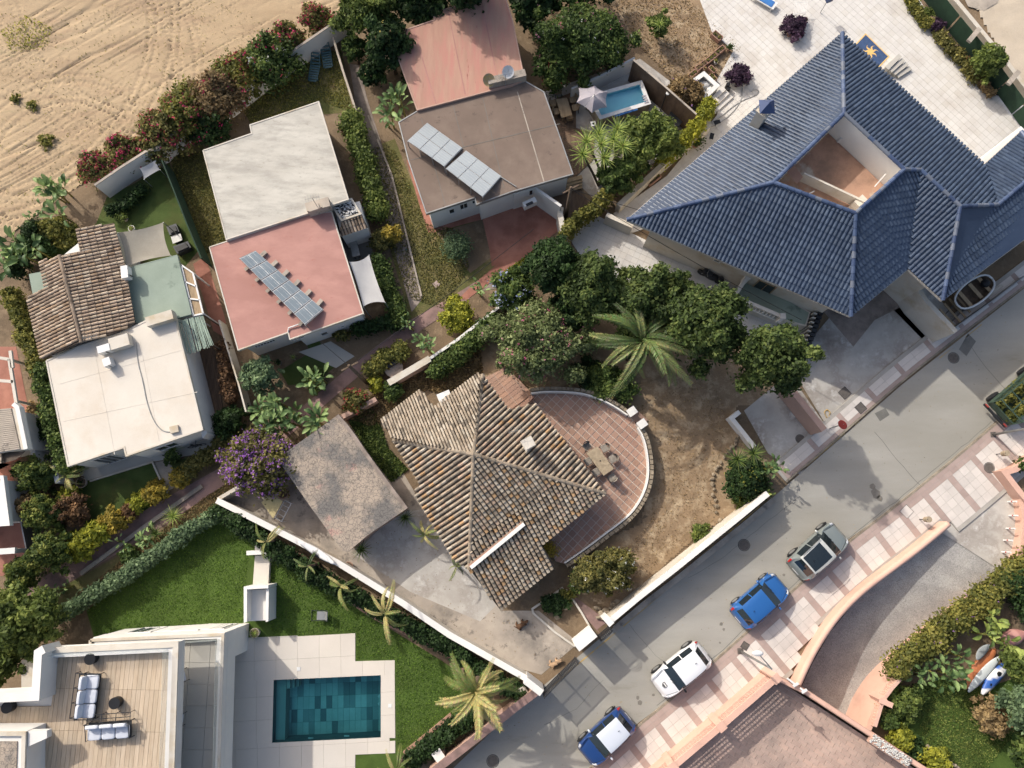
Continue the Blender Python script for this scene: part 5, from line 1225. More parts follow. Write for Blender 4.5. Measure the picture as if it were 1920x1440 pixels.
ne = PP([(1457,1272),(1515,1300),(1650,1388),(1745,1450),(1900,1560)], 1.5); part('wall', strip(ne, .3, -2.4, 1.5), MT['peach_dk'], T)
part('coping', strip(ne, .22, 1.502, 1.56), MT['peach'], T)
for i in range(7): q = P(1510+24*i, 1291+15.8*i, 1.56)
tf = [Vector((p.x,p.y,.3)) for p in (ow[3], ne[4], P(1900,1800,0), P(1000,1800,0), ow[0])]; mb = MB(); mb.prism(tf, -.02, .27); fl = part('terrace_floor', mb, MT['grout'], T)
paving('floor_tile', T, tf, .30, math.radians(-33), .55, .28, .02, mat('brick_floor', S(206,174,156), S(192,160,144), .8, bump=.2, attr=True, fine=.12, c3=S(170,146,134), s3=.35, t3=.54), h=.03, limit=150, jit=.002, stagger=.5, cols=[(1,1,1),(.93,.93,.93),(1.06,1.04,1.02)])
T2 = thing('planter_trough', 'long trough of white pebbles on the peach parapet', 'planter', P(1680,1410,1.2)); q = PP([(1636,1384),(1708,1432)], 1.75); part('trough', strip(q, .62, 1.3, 1.62), MT['peach_dk'], T2)
mb = MB()
for i in range(220): p = q[0].lerp(q[1], random.random()); d = (q[1]-q[0]).normalized(); n_ = Vector((-d.y,d.x,0)); k = U(.8,1.05); mb.cur = S(int(225*k),int(225*k),int(220*k)); mb.ell(p+n_*U(-.24,.24)+Vector((0,0,-.1)), (.06,.05,.04), 5, 3, .2, i)
part('pebbles', mb, MT['cane'], T2, kind='stuff')
for (x0,y0,x1,y1) in ((1476,1272,1492,1284),(1500,1290,1508,1296)): mb = MB(); a, b = P(x0,y0,1.7), P(x1,y1,1.8); mb.tube([a, b], .06, 8); mb.box(b, (.35,.12,.12), rz=.5); tag(part('floodlight', mb, MT['plastic'], None), 'white floodlight clamped at the corner of the peach parapet' if x0 < 1490 else 'small white lamp on the peach parapet above the ramp', 'lamp')
for (x, y, lb) in ((1560,1395,'thin pole standing on the brick roof terrace, nearer the corner'),(1620,1440,'thin pole standing on the brick roof terrace, nearer the frame edge')):
    pass
# ramp walls
T = thing('ramp_wall', 'rounded peach wall curving between the pavement and the ramp', 'wall', P(1600,1150,0)); mb = strip(LW, .36, -2.4, .9); part('wall', mb, MT['peach'], T)
mb = MB(); mb.tube([Vector((p.x,p.y,.88)) for p in LW], .2, 10); part('rounded_top', mb, MT['peach'], T, smooth=True)
T = thing('ramp_wall', 'tall peach wall along the hedge side of the ramp', 'wall', P(1750,1200,0)); part('wall', strip(RW, .25, -2.4, .72), MT['peach'], T); part('coping', strip(RW, .34, .722, .78), MT['peach'], T)
T = thing('lattice_wall', 'low wall with pierced blocks at the corner of the garden lawn', 'wall', P(1680,1290,0)); lw = PP([(1707,1252),(1672,1290),(1655,1313),(1640,1362)], 1.2); lat = MB()
part('wall', strip(lw, .16, 0, .55), MT['peach'], T)
for a, b in zip(lw[:-1], lw[1:]): lattice(a, b, .552, 1.2, lat, .16, .05, .13)
part('pierced_blocks', lat, MT['peach'], T, kind='stuff'); part('coping', strip(lw, .2, 1.205, 1.26), MT['peach'], T)
mb = MB(); q = lw[2]; mb.box((q.x,q.y,.68), (.4,.4,1.36), rz=.5); mb.box((q.x+.1,q.y-.1,1.39), (.8,.3,.06), rz=-.4); part('pier', mb, MT['peach'], T)
tag(part('boundary_wall', strip(PP([(1960,840),(1905,880),(1885,886),(1915,925),(1960,975)], 1.0), .35, 0, 1.0), MT['peach'], None), 'peach wall at the corner of the pavement above the white posts', 'wall')

# ---------------------------------------------------------------- neighbours at the frame's edge
T = thing('bungalow', 'white neighbour house with a pale ribbed roof, cut by the photo edge', 'house', P(0,820,0))
rr_ = PP([(-90,775),(30,765),(47,842),(-80,862)], 2.9); mb = MB(); mb.prism(rr_, 2.75, 2.86); rf = part('roof', mb, MT['offwhite'], T); mb = MB(); n = 22
for i in range(n): a = rr_[0].lerp(rr_[3], (i+.5)/n); b = rr_[1].lerp(rr_[2], (i+.5)/n)-Vector((.3,0,0)); mb.beam(a+Vector((0,0,0)), b+Vector((0,0,0)), .09, .06)
part('ribs', mb, MT['concrete'], rf, kind='stuff'); part('parapet', strip(PP([(24,757),(32,764),(48,842)], 3.1), .25, 2.6, 3.1), MT['white'], T)
w = MB(); w.prism(offset([Vector((p.x,p.y,0)) for p in rr_], .1), 0, 2.74); part('wall', w, MT['white'], T)
mb = MB(); pp_ = PP([(-80,852),(48,846),(30,862),(8,868),(-80,880)], 2.6); mb.sheet([Vector(p) for p in pp_]); part('lower_roof', mb, MT['clay_pan'], T); mb = MB(); q = PP([(-20,846),(6,842),(8,868),(-20,872)], 2.75); tile_face(mb, q, q[3], q[2], .2, .4, .085, CLAY_OLD); part('roof_tiles', mb, MT['clay'], T, kind='stuff')
tag(part('garden_wall', strip(PP([(60,842),(66,874),(100,876),(108,905)], 1.6), .3, 0, 1.6), MT['white'], None), 'white wall stub beside the tall ivy hedge', 'wall')
T = thing('terrace_pergola', 'white beams over a rose terrace at the photo edge', 'pergola', P(15,700,0)); mb = MB()
for a, b in (((-20,668),(18,674)), ((18,674),(32,760)), ((-20,712),(26,716)), ((20,658),(24,690))): mb.beam(P(*a,2.4), P(*b,2.4), .18, .16)
part('beams', mb, MT['offwhite'], T)
for x, y in ((18,674),(30,752)): mb = MB(); q = P(x,y,2.3); mb.box((q.x,q.y,1.15), (.15,.15,2.3)); part('post', mb, MT['offwhite'], T)
T = thing('bungalow', 'white flat roofed house behind the conifers, cut by the photo edge', 'house', P(-20,940,0)); slab_roof(T, [(-120,890),(8,892),(20,985),(-120,996)], 2.9, 'white', rim='white', rimw=.2, rimh=.1)
T = thing('terrace_pergola', 'white beam over the brick terrace below the conifers', 'pergola', P(10,1035,0)); mb = MB(); mb.beam(P(-40,1037,2.2), P(30,1032,2.2), .35, .22); part('beam', mb, MT['white'], T); q = P(26,1033,2); mb = MB(); mb.box((q.x,q.y,1.04), (.25,.25,2.08)); part('post', mb, MT['white'], T)
tag(part('fence', strip(PP([(28,905),(40,985),(54,1056)], 1.1), .08, 0, 1.1), MT['steel'], None), 'pale thin fence between brick terrace and conifers', 'fence')

# ---------------------------------------------------------------- garden walls and fences
def gwall(name, lb, pts, z, w, m='white', z0=0, cat='wall', cope=None, sm=0):
    ln = PP(pts, z); ln = smooth_line(ln, sm) if sm else ln
    if cope: T = thing(name, lb, cat, Vector((ln[0].x, ln[0].y, 0))); part('wall', strip(ln, w*.8, z0, z-.06), MT[m], T); part('coping', strip(ln, w, z-.058, z), MT[cope], T); return T
    o = part(name, strip(ln, w, z0, z), MT[m], None); return tag(o, lb, cat)
gwall('garden_wall', 'long white wall between the stained drive and the villa hedge', [(406,938),(480,975),(560,1016),(636,1057),(755,1131),(842,1190),(960,1257),(990,1274)], 1.3, .36, 'offwhite', cope='white')
gwall('garden_wall', 'short white wall below the purple bougainvillea', [(408,936),(456,908)], 1.2, .22, 'offwhite')
gwall('street_wall', 'long white topped wall between the dry garden and the street', [(1140,1168),(1195,1122),(1264,1068),(1395,962),(1440,925)], 2.1, .34, 'offwhite', cope='white')
gwall('wall_footing', 'rough grey footing along the street wall', [(1153,1179),(1208,1133),(1277,1080),(1408,974),(1451,937)], .15, .35, 'concrete')
gwall('gate_pillar', 'broad white pillar between the two street gates', [(1082,1216),(1116,1188)], 2.5, .42, 'white')
gwall('gate_pillar', 'square white pillar at the end of the long street wall', [(1138,1170),(1147,1162)], 2.6, .45, 'white')
gwall('street_wall', 'white wall stub joining the driveway gate to the villa wall', [(985,1276),(1016,1300)], 2.0, .4, 'white')
gwall('street_wall', 'low brown topped wall between palms and street', [(806,1452),(880,1395),(965,1328),(1010,1294)], 1.5, .45, 'peach_dk', cope='path_red')
gwall('garden_wall', 'low rose wall with white top dividing path and old garden', [(728,718),(806,672)], 1.2, .42, 'peach_dk', cope='offwhite')
gwall('garden_wall', 'narrow white wall behind the ivy between two gardens', [(806,672),(860,635),(930,580),(965,550)], 1.2, .18, 'offwhite', cope='white')
gwall('garden_wall', 'broken rose wall by the red flowering bush', [(640,782),(668,768),(705,748)], .9, .3, 'peach_dk')
gwall('garden_wall', 'long white wall along the sandy field behind the bougainvillea', [(177,347),(222,316),(272,284),(292,278),(330,245),(420,190),(500,128),(560,87),(642,31)], 1.9, .16, 'white', cope='concrete')
gwall('garden_fence', 'pale board fence between the lounger lawn and the old path', [(624,70),(642,130),(670,216)], 1.3, .14, 'concrete')
gwall('screen_fence', 'dark green screened fence beside the turf', [(303,300),(326,358),(350,420),(377,484)], 1.8, .08, 'mesh_green')
gwall('garden_fence', 'narrow white fence beside the wooden deck', [(410,600),(447,720),(461,772)], 1.3, .1, 'offwhite')
gwall('path_kerb', 'low pale kerb along the rose path', [(378,911),(270,988),(150,1076)], .2, .26, 'concrete')
gwall('hedge_fence', 'white low wall at the foot of the villa hedge by the path', [(212,1082),(290,1030),(340,990)], .6, .15, 'concrete')
gwall('lawn_kerb', 'brown kerb around the street corner of the villa lawn', [(498,1038),(585,1082),(700,1158),(800,1208),(867,1244),(868,1282)], .25, .16, 'terracotta')
gwall('lawn_kerb', 'brown kerb below the palm along the villa lawn', [(757,1413),(800,1378),(846,1340)], .25, .2, 'terracotta')
gwall('yard_wall', 'tall brown wall between the small pool yard and the dry garden', [(1188,112),(1245,160),(1306,214)], 2.4, .12, 'deck_dk', cope='concrete')
gwall('yard_wall', 'white wall behind the small pool under the oleander', [(1072,166),(1130,140),(1190,108)], 1.5, .14, 'white')
gwall('path_edge', 'pale kerb on the weedy side of the old path', [(690,216),(735,330),(790,555)], .12, .12, 'concrete')
gwall('bed_kerb', 'curved white kerb of the flower bed by the old path', [(700,398),(722,402),(726,388),(720,372)], .5, .1, 'white')
gwall('bed_kerb', 'pale kerb around the triangular bed by the drive', [(1056,1102),(998,1142),(1000,1150),(1040,1185),(1078,1212)], .2, .12, 'offwhite')
gwall('bed_kerb', 'pale kerb between the triangular bed and the gate path', [(1062,1106),(1090,1148),(1112,1186)], .2, .12, 'offwhite')
gwall('terrace_kerb', 'white kerb around the front lawn of the cream roofed house', [(168,902),(285,866),(312,925)], .15, .1, 'offwhite')
gwall('ivy_wall_base', 'thin pale wall under the ivy hedge at the photo edge', [(78,750),(100,850)], .7, .1, 'concrete')
T = thing('green_fence', 'fence of green cloth panels along the sand lot', 'fence', P(1840,100,0)); fl = PP([(1752,-30),(1800,30),(1862,105),(1925,192),(1960,240)], 1.7)
part('low_wall', strip(PP([(1768,-30),(1818,30),(1880,105),(1940,185)], .5), .3, 0, .5), MT['offwhite'], T)
for a, b in zip(resample(fl, 1.9)[:-1], resample(fl, 1.9)[1:]): part('cloth_panel', strip([a.lerp(b,.02), b.lerp(a,.02)], .04, .2, 1.7), MT['mesh_green'], T)
for x, y in ((1822,72),(1896,152)): mb = MB(); a, b = P(x-6,y+6,1.9), P(x+14,y-18,1.9); mb.beam(a, b, .32, .16); part('post_beam', mb, MT['concrete'], T)
# dark covered patio with table behind the shade sail
surf('patio', [(632,440),(690,425),(700,478),(655,492)], 8, 'patch')
T = thing('patio_table', 'grey table with chairs under the wall of the side patio', 'table', P(662,470,0)); px_box('tabletop', T, [(655,452),(668,449),(675,478),(661,482)], .7, .76, 'steel', .76)
for x, y in ((658,455),(667,453),(663,478),(672,476)): mb = MB(); q = P(x,y,.7); mb.box((q.x,q.y,.35), (.06,.06,.7)); part('leg', mb, MT['metal'], T)
# shade sails
def sail(label, pts, m, sag=.25, inn=.18, n=10):
    T = thing('shade_sail', label, 'shade sail', Vector((P(*pts[0][:2], pts[0][2]).x, P(*pts[0][:2], pts[0][2]).y, 0))); C = [P(*p) for p in pts]; mb = MB(); vs = []
    c0 = (C[0]+C[1]+C[2]+C[3])/4
    for i in range(n+1):
        for j in range(n+1):
            u, v = i/n, j/n; p = C[0].lerp(C[1], u).lerp(C[3].lerp(C[2], u), v); e = max(abs(2*u-1)*(1-abs(2*v-1)), abs(2*v-1)*(1-abs(2*u-1)))
            k = inn*(4*u*(1-u)*abs(2*v-1)**2+4*v*(1-v)*abs(2*u-1)**2); p = p.lerp(Vector((c0.x, c0.y, p.z)), k*.55); p.z -= sag*16*u*(1-u)*v*(1-v)/2; vs.append(p)
    mb.add(vs, [(i*(n+1)+j, (i+1)*(n+1)+j, (i+1)*(n+1)+j+1, i*(n+1)+j+1) for i in range(n) for j in range(n)]); part('cloth', mb, MT[m], T, smooth=True)
    for k in range(4): q = C[k]; mb = MB(); mb.tube([(q.x,q.y,0), (q.x,q.y,q.z)], .03, 6); part('pole', mb, MT['steel'], T)
    return T
sail('white shade sail beside the rose flat roof', [(655,491,2.9),(692,478,2.5),(722,567,2.5),(681,575,2.9)], 'sail')
sail('grey shade net over the turf beside the tiled roof', [(221,436,2.9),(306,417,2.5),(320,479,2.5),(236,500,2.9)], 'sail_grey', .35)
sail('white canopy over chairs by the wall of the sandy field', [(262,316,1.5),(292,300,1.5),(300,318,1.2),(270,336,1.2)], 'sail', .1)
# ---------------------------------------------------------------- cars
def car(label, name, front, rear, W=1.78, H=1.52, body=(.05,.1,.4), roofcol=None, pano=False, rails=False, badge=False, suv=0.0):
    f, r = P(*front, .7), P(*rear, .7); f.z = r.z = 0; L = (f-r).length; c = (f+r)/2; rz = math.atan2(f.y-r.y, f.x-r.x)
    T = thing(name, label, 'car', Vector((c.x, c.y, .004)), 'cars parked along the pavement', rz)
    pm = bpy.data.materials.new('car_paint'); pm.use_nodes = True; b = pm.node_tree.nodes['Principled BSDF']; b.inputs['Base Color'].default_value = (*body,1); b.inputs['Roughness'].default_value = .32; b.inputs['Coat Weight'].default_value = .8; b.inputs['Coat Roughness'].default_value = .05; b.inputs['Metallic'].default_value = .15
    rm = pm
    if roofcol: rm = pm.copy(); rm.node_tree.nodes['Principled BSDF'].inputs['Base Color'].default_value = (*roofcol,1)
    ts = [0,.012,.03,.05,.065,.1,.135,.155,.18,.25,.33,.39,.405,.47,.54,.60,.625,.66,.70,.735,.755,.80,.86,.91,.945,.97,.988,1.0]
    ip = lambda x, xs, ys: float(np.interp(x, xs, ys))
    zt = lambda t: ip(t, [0,.012,.05,.065,.155,.22,.42,.60,.74,.755,.86,.945,.975,1], [.50,.72,.98,1.02,H-.1,H-.02,H,H-.05,1.08+suv,1.05+suv,.97+suv,.84+suv,.72,.48])
    zb = lambda t: min(zt(t)-.02, ip(t, [0,.1,.5,.75,1], [.96,1.0,.96,.98,.9])+suv)
    wb = lambda t: W/2*ip(t, [0,.012,.05,.12,.3,.6,.8,.9,.95,.98,1], [.70,.80,.90,.96,1,1,.97,.92,.84,.74,.58])
    wr = lambda t: min(wb(t)-.02, ip(t, [0,.065,.155,.3,.55,.62,.755,.8,.95,1], [W/2*.72,W/2*.76,W/2*.70,W/2*.73,W/2*.74,W/2*.74,W/2*.88,W/2*.84,W/2*.66,W/2*.5]))
    rows = []
    for t in ts:
        x = (t-.5)*L; T_, B_, w1, w2 = zt(t), zb(t), wr(t), wb(t)
        q = [(0,T_), (w1*.45,T_-.008), (w1*.82,T_-.025), (w1,T_-.06), (w1+(w2-w1)*.25, T_-(T_-B_)*.4), (w2-.045,B_), (w2-.012,B_-.05), (w2,B_-.16), (w2,.62), (w2-.02,.42), (w2-.07,.24)]
        zz = [min(z_, T_) for _, z_ in q]; q = [(y_, z_) for (y_, _), z_ in zip(q, zz)]
        rows.append([(x, y_, z_) for y_, z_ in q])
    nv = len(rows[0]); G = {k: MB() for k in ('body','windscreen','rear_window','side_window','roof','headlight','tail_light','sill')}
    def cls(i, j):
        t = (ts[i]+ts[i+1])/2
        if .60 < t < .735 and j <= 2: return 'windscreen'
        if .065 < t < .15 and j <= 1: return 'rear_window'
        if j in (3,4) and (.18 < t < .39 or .405 < t < .66): return 'side_window'
        if .155 < t < .60 and j <= 2: return 'pano' if pano and j <= 1 and .2 < t < .56 else 'roof'
        if .91 < t < .975 and 3 <= j <= 5: return 'headlight'
        if .012 < t < .065 and 4 <= j <= 6: return 'tail_light'
        if j == 9: return 'sill'
        return 'body'
    G['pano'] = MB(); t_m = lambda i: (ts[i]+ts[i+1])/2
    for i in range(len(ts)-1):
        for j in range(nv-1):
            for s in (1, -1):
                q = [rows[i][j], rows[i+1][j], rows[i+1][j+1], rows[i][j+1]]; q = [(a, b_*s, c_) for a, b_, c_ in q]
                if s == 1: q = q[::-1]
                k_ = cls(i, j); k_ = k_+('+' if s > 0 else '-')+str(int(t_m(i) > .4)) if k_ == 'side_window' else k_; G.setdefault(k_, MB()).add(q, [(0,1,2,3)])
    for i, flip in ((0, False), (len(ts)-1, True)):
        q = [(x, y, z) for x, y, z in rows[i]]+[(x, -y, z) for x, y, z in rows[i][::-1]]; G['body'].add(q if flip else q[::-1], [tuple(range(len(q)))])
    mats = dict(body=pm, roof=rm, windscreen=MT['carglass'], rear_window=MT['carglass'], side_window=MT['carglass'], headlight=MT['lens'], tail_light=MT['taillens'], sill=MT['black'], pano=MT['carglass'])
    for k, mb in G.items():
        if not mb.v: continue
        k = k.split('+')[0].split('-')[0]; nm = {'pano':'roof_window'}.get(k, k)
        o = part(nm, mb, mats[k], T, smooth=True, local=True)
        import bmesh as _b
        bm = _b.new(); bm.from_mesh(o.data); _b.ops.remove_doubles(bm, verts=bm.verts, dist=.0005)
        bm.to_mesh(o.data); bm.free()
    mb = MB(); mb.box((0,0,.3), (L*.86, W*.8, .2)); part('underbody', mb, MT['black'], T, local=True)
    for x in (-L*.31, L*.31):
        for s in (-1, 1):
            mb = MB(); R = .34+suv*.4; mb.tube([(x, s*(W/2-.20), R), (x, s*(W/2+.015), R)], R, 22); w = part('wheel', mb, MT['black'], T, local=True)
            mb = MB(); mb.tube([(x, s*(W/2+.0), R), (x, s*(W/2+.022), R)], R*.64, 14); part('rim', mb, MT['steel'], w, local=True)
            mb = MB(); arc = [(x+ (R+.05)*math.cos(a), s*(W/2-.03), R+(R+.05)*math.sin(a)) for a in [math.pi*k/10 for k in range(11)]]; mb.tube(arc, .045, 5); part('wheel_arch', mb, MT['black'] if suv or badge else pm, T, local=True, smooth=True)
    for s in (-1, 1):
        mb = MB(); mb.ell((L*.155, s*(W/2+.1), 1.0+suv), (.07,.13,.085), 8, 6); part('wing_mirror', mb, rm if roofcol else (MT['black'] if suv else pm), T, local=True, smooth=True)
        if rails: mb = MB(); mb.tube([(-L*.3, s*(W/2*.72), H-.02), (0, s*(W/2*.74), H+.03), (L*.08, s*(W/2*.74), H-.01)], .022, 5); part('roof_rail', mb, MT['steel'], T, local=True)
    mb = MB(); mb.tube([(-L*.22,0,H-.01), (-L*.25,0,H+.1)], .015, 4); part('aerial', mb, MT['black'], T, local=True)
    mb = MB()   # panel gaps: bonnet and doors
    for s in (-1, 1):
        for (t0, t1) in ((.755,.80),(.80,.86),(.86,.91),(.91,.945)):
            a = ((t0-.5)*L, s*wr(t0)*.93, zt(t0)-.028); b_ = ((t1-.5)*L, s*wr(t1)*.93, zt(t1)-.028); mb.beam(Vector(a), Vector(b_), .012, .02)
        for t in (.40, .64): mb.beam(Vector(((t-.5)*L, s*(W/2+.0), .4)), Vector(((t-.5)*L, s*(W/2-.02), .9)), .012, .012)
    part('panel_gap', mb, MT['black'], T, local=True, kind='stuff')
    for s in (-1, 1):
        for x in (-L*.02, -L*.2): mb = MB(); mb.box((x, s*(W/2+.015), .84), (.16,.02,.03)); part('door_handle', mb, MT['steel'] if roofcol else pm, T, local=True)
        xw = (.745-.5)*L; mb = MB(); a_ = Vector((xw, s*.1, zt(.745)+.015)); mb.beam(a_, Vector(((.70-.5)*L, s*.1+.5*(1 if s > 0 else .6), zt(.70)+.01)), .018, .012); part('wiper', mb, MT['black'], T, local=True)
    mb = MB(); mb.box((L/2-.03,0,.42), (.05, W*.55, .16)); part('grille', mb, MT['black'], T, local=True)
    mb = MB(); mb.box((-L/2+.004,0,.62), (.02,.5,.11)); part('number_plate', mb, MT['plastic'], T, local=True)
    if badge:
        mb = MB(); x = L*.36; z = zt(.86)+.006; mb.cyl((x, 0, z-.02), .17, .03, 20); bd = part('badge', mb, MT['black'], T, local=True)
        mb = MB(); mb.box((x, 0, z+.014), (.07,.24,.006)); part('badge_bar', mb, MT['plastic'], bd, local=True)
        mb = MB(); pts = [(x+.13*math.cos(a), .13*math.sin(a), z+.016) for a in [2*math.pi*k/16 for k in range(17)]]; mb.tube(pts, .008, 4); part('badge_ring', mb, MT['plastic'], bd, local=True)
    return T
MT['carglass'] = glass_mat('car_glass', (.012,.018,.022), .04, spec=.9); MT['lens'] = glass_mat('lamp_lens', (.5,.52,.55), .1); MT['taillens'] = glass_mat('tail_lens', (.35,.01,.01), .15)
car('dark blue small car with a silver white roof', 'parked_car', (1096,1420), (1178,1343), body=(.01,.045,.17), roofcol=(.62,.66,.72), H=1.54, suv=.03)
car('white crossover car with a round dark badge on its bonnet', 'parked_car', (1232,1292), (1322,1220), body=(.78,.78,.78), badge=True, H=1.56, suv=.05, W=1.77)
car('bright blue hatchback with a blue roof', 'parked_car', (1467,1090), (1384,1163), body=(.02,.11,.33), H=1.46, W=1.8)
car('grey green estate car with a dark glass roof', 'parked_car', (1577,994), (1492,1072), body=(.20,.225,.215), roofcol=(.50,.51,.48), pano=True, rails=True, H=1.62, suv=.08, W=1.86)
# truck with a cage body
def P0(x, y, z=0): v = P(x, y, z); return v
T = thing('caged_truck', 'dark green truck with a wire cage full of garden cuttings', 'truck', P(1890,740,0)); a, b = P(1878,775,1.2), P(2010,660,1.2); d = (b-a); d.z = 0; d.normalize(); n = Vector((-d.y,d.x,0)); a = Vector((a.x,a.y,0))
GM = mat('green_truck', S(66,92,74), S(58,82,66), 2, bump=0, fine=.05, rough=.45)
def tb(u, v, z): return a+d*u+n*v+Vector((0,0,z))
Wt, Lt = 1.8, 3.6; mb = MB(); mb.beam(tb(0,0,.85), tb(Lt,0,.85), Wt, .12); part('load_floor', mb, GM, T)
for v in (-Wt/2, Wt/2): mb = MB(); mb.beam(tb(0,v,1.15), tb(Lt,v,1.15), .05, .5); part('side_board', mb, GM, T)
mb = MB(); mb.beam(tb(0,-Wt/2,1.15), tb(0,Wt/2,1.15), .05, .5); part('tail_board', mb, GM, T)
for v in (-Wt/2, 0, Wt/2): mb = MB(); mb.beam(tb(0,v,2.2), tb(Lt,v,2.2), .06, .06); part('cage_rail', mb, GM, T)
for i in range(5):
    u = Lt*i/4; mb = MB(); mb.beam(tb(u,-Wt/2,2.2), tb(u,Wt/2,2.2), .06, .06); part('cage_rail', mb, GM, T)
    for v in (-Wt/2, Wt/2): mb = MB(); mb.beam(tb(u,v,.9), tb(u,v,2.2), .06, .06); part('cage_post', mb, GM, T)
mb = MB()
for v in (-Wt/2, Wt/2):
    for i in range(1, 28): u = Lt*i/28; mb.beam(tb(u,v,1.4), tb(u,v,2.18), .012, .012)
    for k in range(1, 5): mb.beam(tb(0,v,1.4+.16*k), tb(Lt,v,1.4+.16*k), .012, .012)
part('wire_mesh', mb, GM, T, kind='stuff')
foliage('cuttings', [(tuple(tb(Lt*(.12+.2*i), v, 1.15)), (.36,.4,.28)) for i in range(5) for v in (-.5,.5)], T, 110, .14, 'vine', .5, kind='stuff', core=True)
mb = MB(); mb.beam(tb(Lt+.1,0,1.3), tb(Lt+2.0,0,1.3), Wt*.95, 1.6); part('cab', mb, GM, T)
for u in (.8, 3.6):
    for v in (-.85, .85): mb = MB(); c_ = tb(u,v,.42); mb.tube([c_-n*.13, c_+n*.13], .42, 18); part('wheel', mb, MT['black'], T)
mb = MB(); mb.beam(tb(-.08,-.95,.6), tb(-.08,.95,.6), .12, .14); part('bumper', mb, MT['metal'], T)
for v in (-.8,.8): mb = MB(); mb.box(tb(-.12,v,.78), (.06,.25,.1), rz=math.atan2(d.y,d.x)); part('tail_light', mb, MT['redmat'], T)

# ---------------------------------------------------------------- street furniture
for i, (x, y) in enumerate(((1872,890),(1890,941),(1892,967),(1887,991),(1882,1013),(1879,1035),(1872,1062))):
    order = ['first','second','third','fourth','fifth','sixth','seventh'][i]
    T = thing('bollard', f'thin white post with a red band, {order} from the pavement corner', 'post', P(x,y,.03), 'white posts with red bands at the ramp mouth'); q = P(x,y,.03)
    for z0, z1_, m in ((0,.38,'plastic'),(.38,.5,'redmat'),(.5,.85,'plastic')): mb = MB(); mb.cyl((q.x,q.y,z0), .055, z1_-z0, 10); part('band' if m == 'redmat' else 'tube', mb, MT[m], T)
def lamp_post(x, y, h, lb, rz):
    T = thing('street_lamp', lb, 'street lamp', P(x,y,.1)); q = P(x,y,.1); mb = MB(); mb.tube([q, q+Vector((0,0,h))], [.085,.05], 10); part('pole', mb, MT['steel'], T, smooth=True)
    d = Vector((math.cos(rz), math.sin(rz), 0)); t = q+Vector((0,0,h)); mb = MB(); mb.tube([t, t+d*.5+Vector((0,0,.15)), t+d*.9+Vector((0,0,.15))], .035, 6); part('arm', mb, MT['steel'], T)
    mb = MB(); mb.ell(t+d*1.1+Vector((0,0,.13)), (.32,.16,.08), 10, 6); part('lamp_head', mb, MT['plastic'], T, smooth=True)
    mb = MB(); mb.box(q+Vector((0,0,.015)), (.35,.35,.03)); part('base_plate', mb, MT['iron'], T)
lamp_post(1388,1221,5.6,'grey street lamp on the pavement near the white car', 2.3); lamp_post(1862,815,5.6,'grey street lamp on the pavement beside the caged truck', 2.3)
def utility(x, y, h, lb):
    T = thing('utility_pole', lb, 'pole', P(x,y,0)); q = P(x,y,0); mb = MB(); mb.tube([q, q+Vector((0,0,h))], [.13,.09], 10); part('pole', mb, MT['bark'], T, smooth=True)
    mb = MB(); mb.box(q+Vector((0,0,h-.25)), (1.1,.09,.09), rz=.5); part('crossarm', mb, MT['bark'], T); return q+Vector((0,0,h-.2))
u1 = utility(688,718,5.5,'wooden utility pole beside the rose path'); u2 = utility(1060,412,5.0,'wooden utility pole by the white courtyard wall')
def wire(a, b, sag, lb, r=.018):
    a, b = Vector(a), Vector(b); mb = MB(); pts = [a.lerp(b, i/14)+Vector((0,0,-sag*4*(i/14)*(1-i/14))) for i in range(15)]; mb.tube(pts, r, 4); tag(part('overhead_cable', mb, MT['black'], None), lb, 'cable')
wire(u2, P(1480,470,5.5), .3, 'overhead cable from the wooden pole to the blue roof'); wire(u2, P(1503,600,5), .4, 'overhead cable from the wooden pole across the lower terrace')
wire(u1, P(1000,430,4.5), .3, 'overhead cable crossing the old garden'); wire(u1, P(600,640,3), .15, 'short overhead cable to the rose roofed house')
# sign
T = thing('road_sign', 'round red road sign at the kerb beside the villa drive', 'road sign', P(1556,803,.1)); q = P(1556,803,.1); mb = MB(); mb.tube([q, q+Vector((0,0,2.1))], .035, 8); part('post', mb, MT['steel'], T)
c_ = q+Vector((0,0,1.95)); ax = Vector((-.8,-.45,.35)).normalized(); mb = MB(); mb.tube([c_+ax*.03, c_+ax*.06], .31, 24); part('disc', mb, MT['redmat'], T)
# covers
def cover(x, y, r, lb, z=.014, sq=False, rz=0, m='iron'):
    T = thing('manhole_cover', lb, 'cover', P(x,y,z)); q = P(x,y,z); mb = MB()
    if sq: mb.box((q.x,q.y,z+.004), (r*2,r*2,.008), rz=rz)
    else: mb.cyl((q.x,q.y,z), r, .008, 28)
    part('lid', mb, MT[m], T); mb = MB(); pts = [(q.x+r*(1.12 if not sq else 1.45)*math.cos(a), q.y+r*(1.12 if not sq else 1.45)*math.sin(a), z+.004) for a in ([2*math.pi*k/28 for k in range(29)] if not sq else [rz+math.pi/4+math.pi/2*k for k in range(5)])]; mb.tube(pts, .018, 4); part('rim', mb, MT['patch'] if m != 'iron' else MT['metal'], T)
cover(1395,1022,.32,'round iron cover in the road below the dry garden'); cover(924,1427,.32,'round iron cover in the road near the lower palm'); cover(1788,671,.32,'round iron cover in the road by the repaired patch')
cover(1855,877,.3,'round iron cover in the pavement near the white posts',z=.124); cover(1397,1211,.2,'square iron cover in the pavement beside the street lamp',z=.124,sq=True,rz=-.6); cover(1700,959,.3,'square pale cover in the pavement', z=.124, sq=True, rz=.75, m='pave_white')
cover(1584,737,.3,'square iron cover in the stained villa drive', z=.03, sq=True, rz=.7); cover(1614,765,.28,'square rusty cover at the street edge of the villa drive', z=.124, sq=True, rz=.7); cover(1500,823,.25,'round iron cover in the carport floor', z=.02)
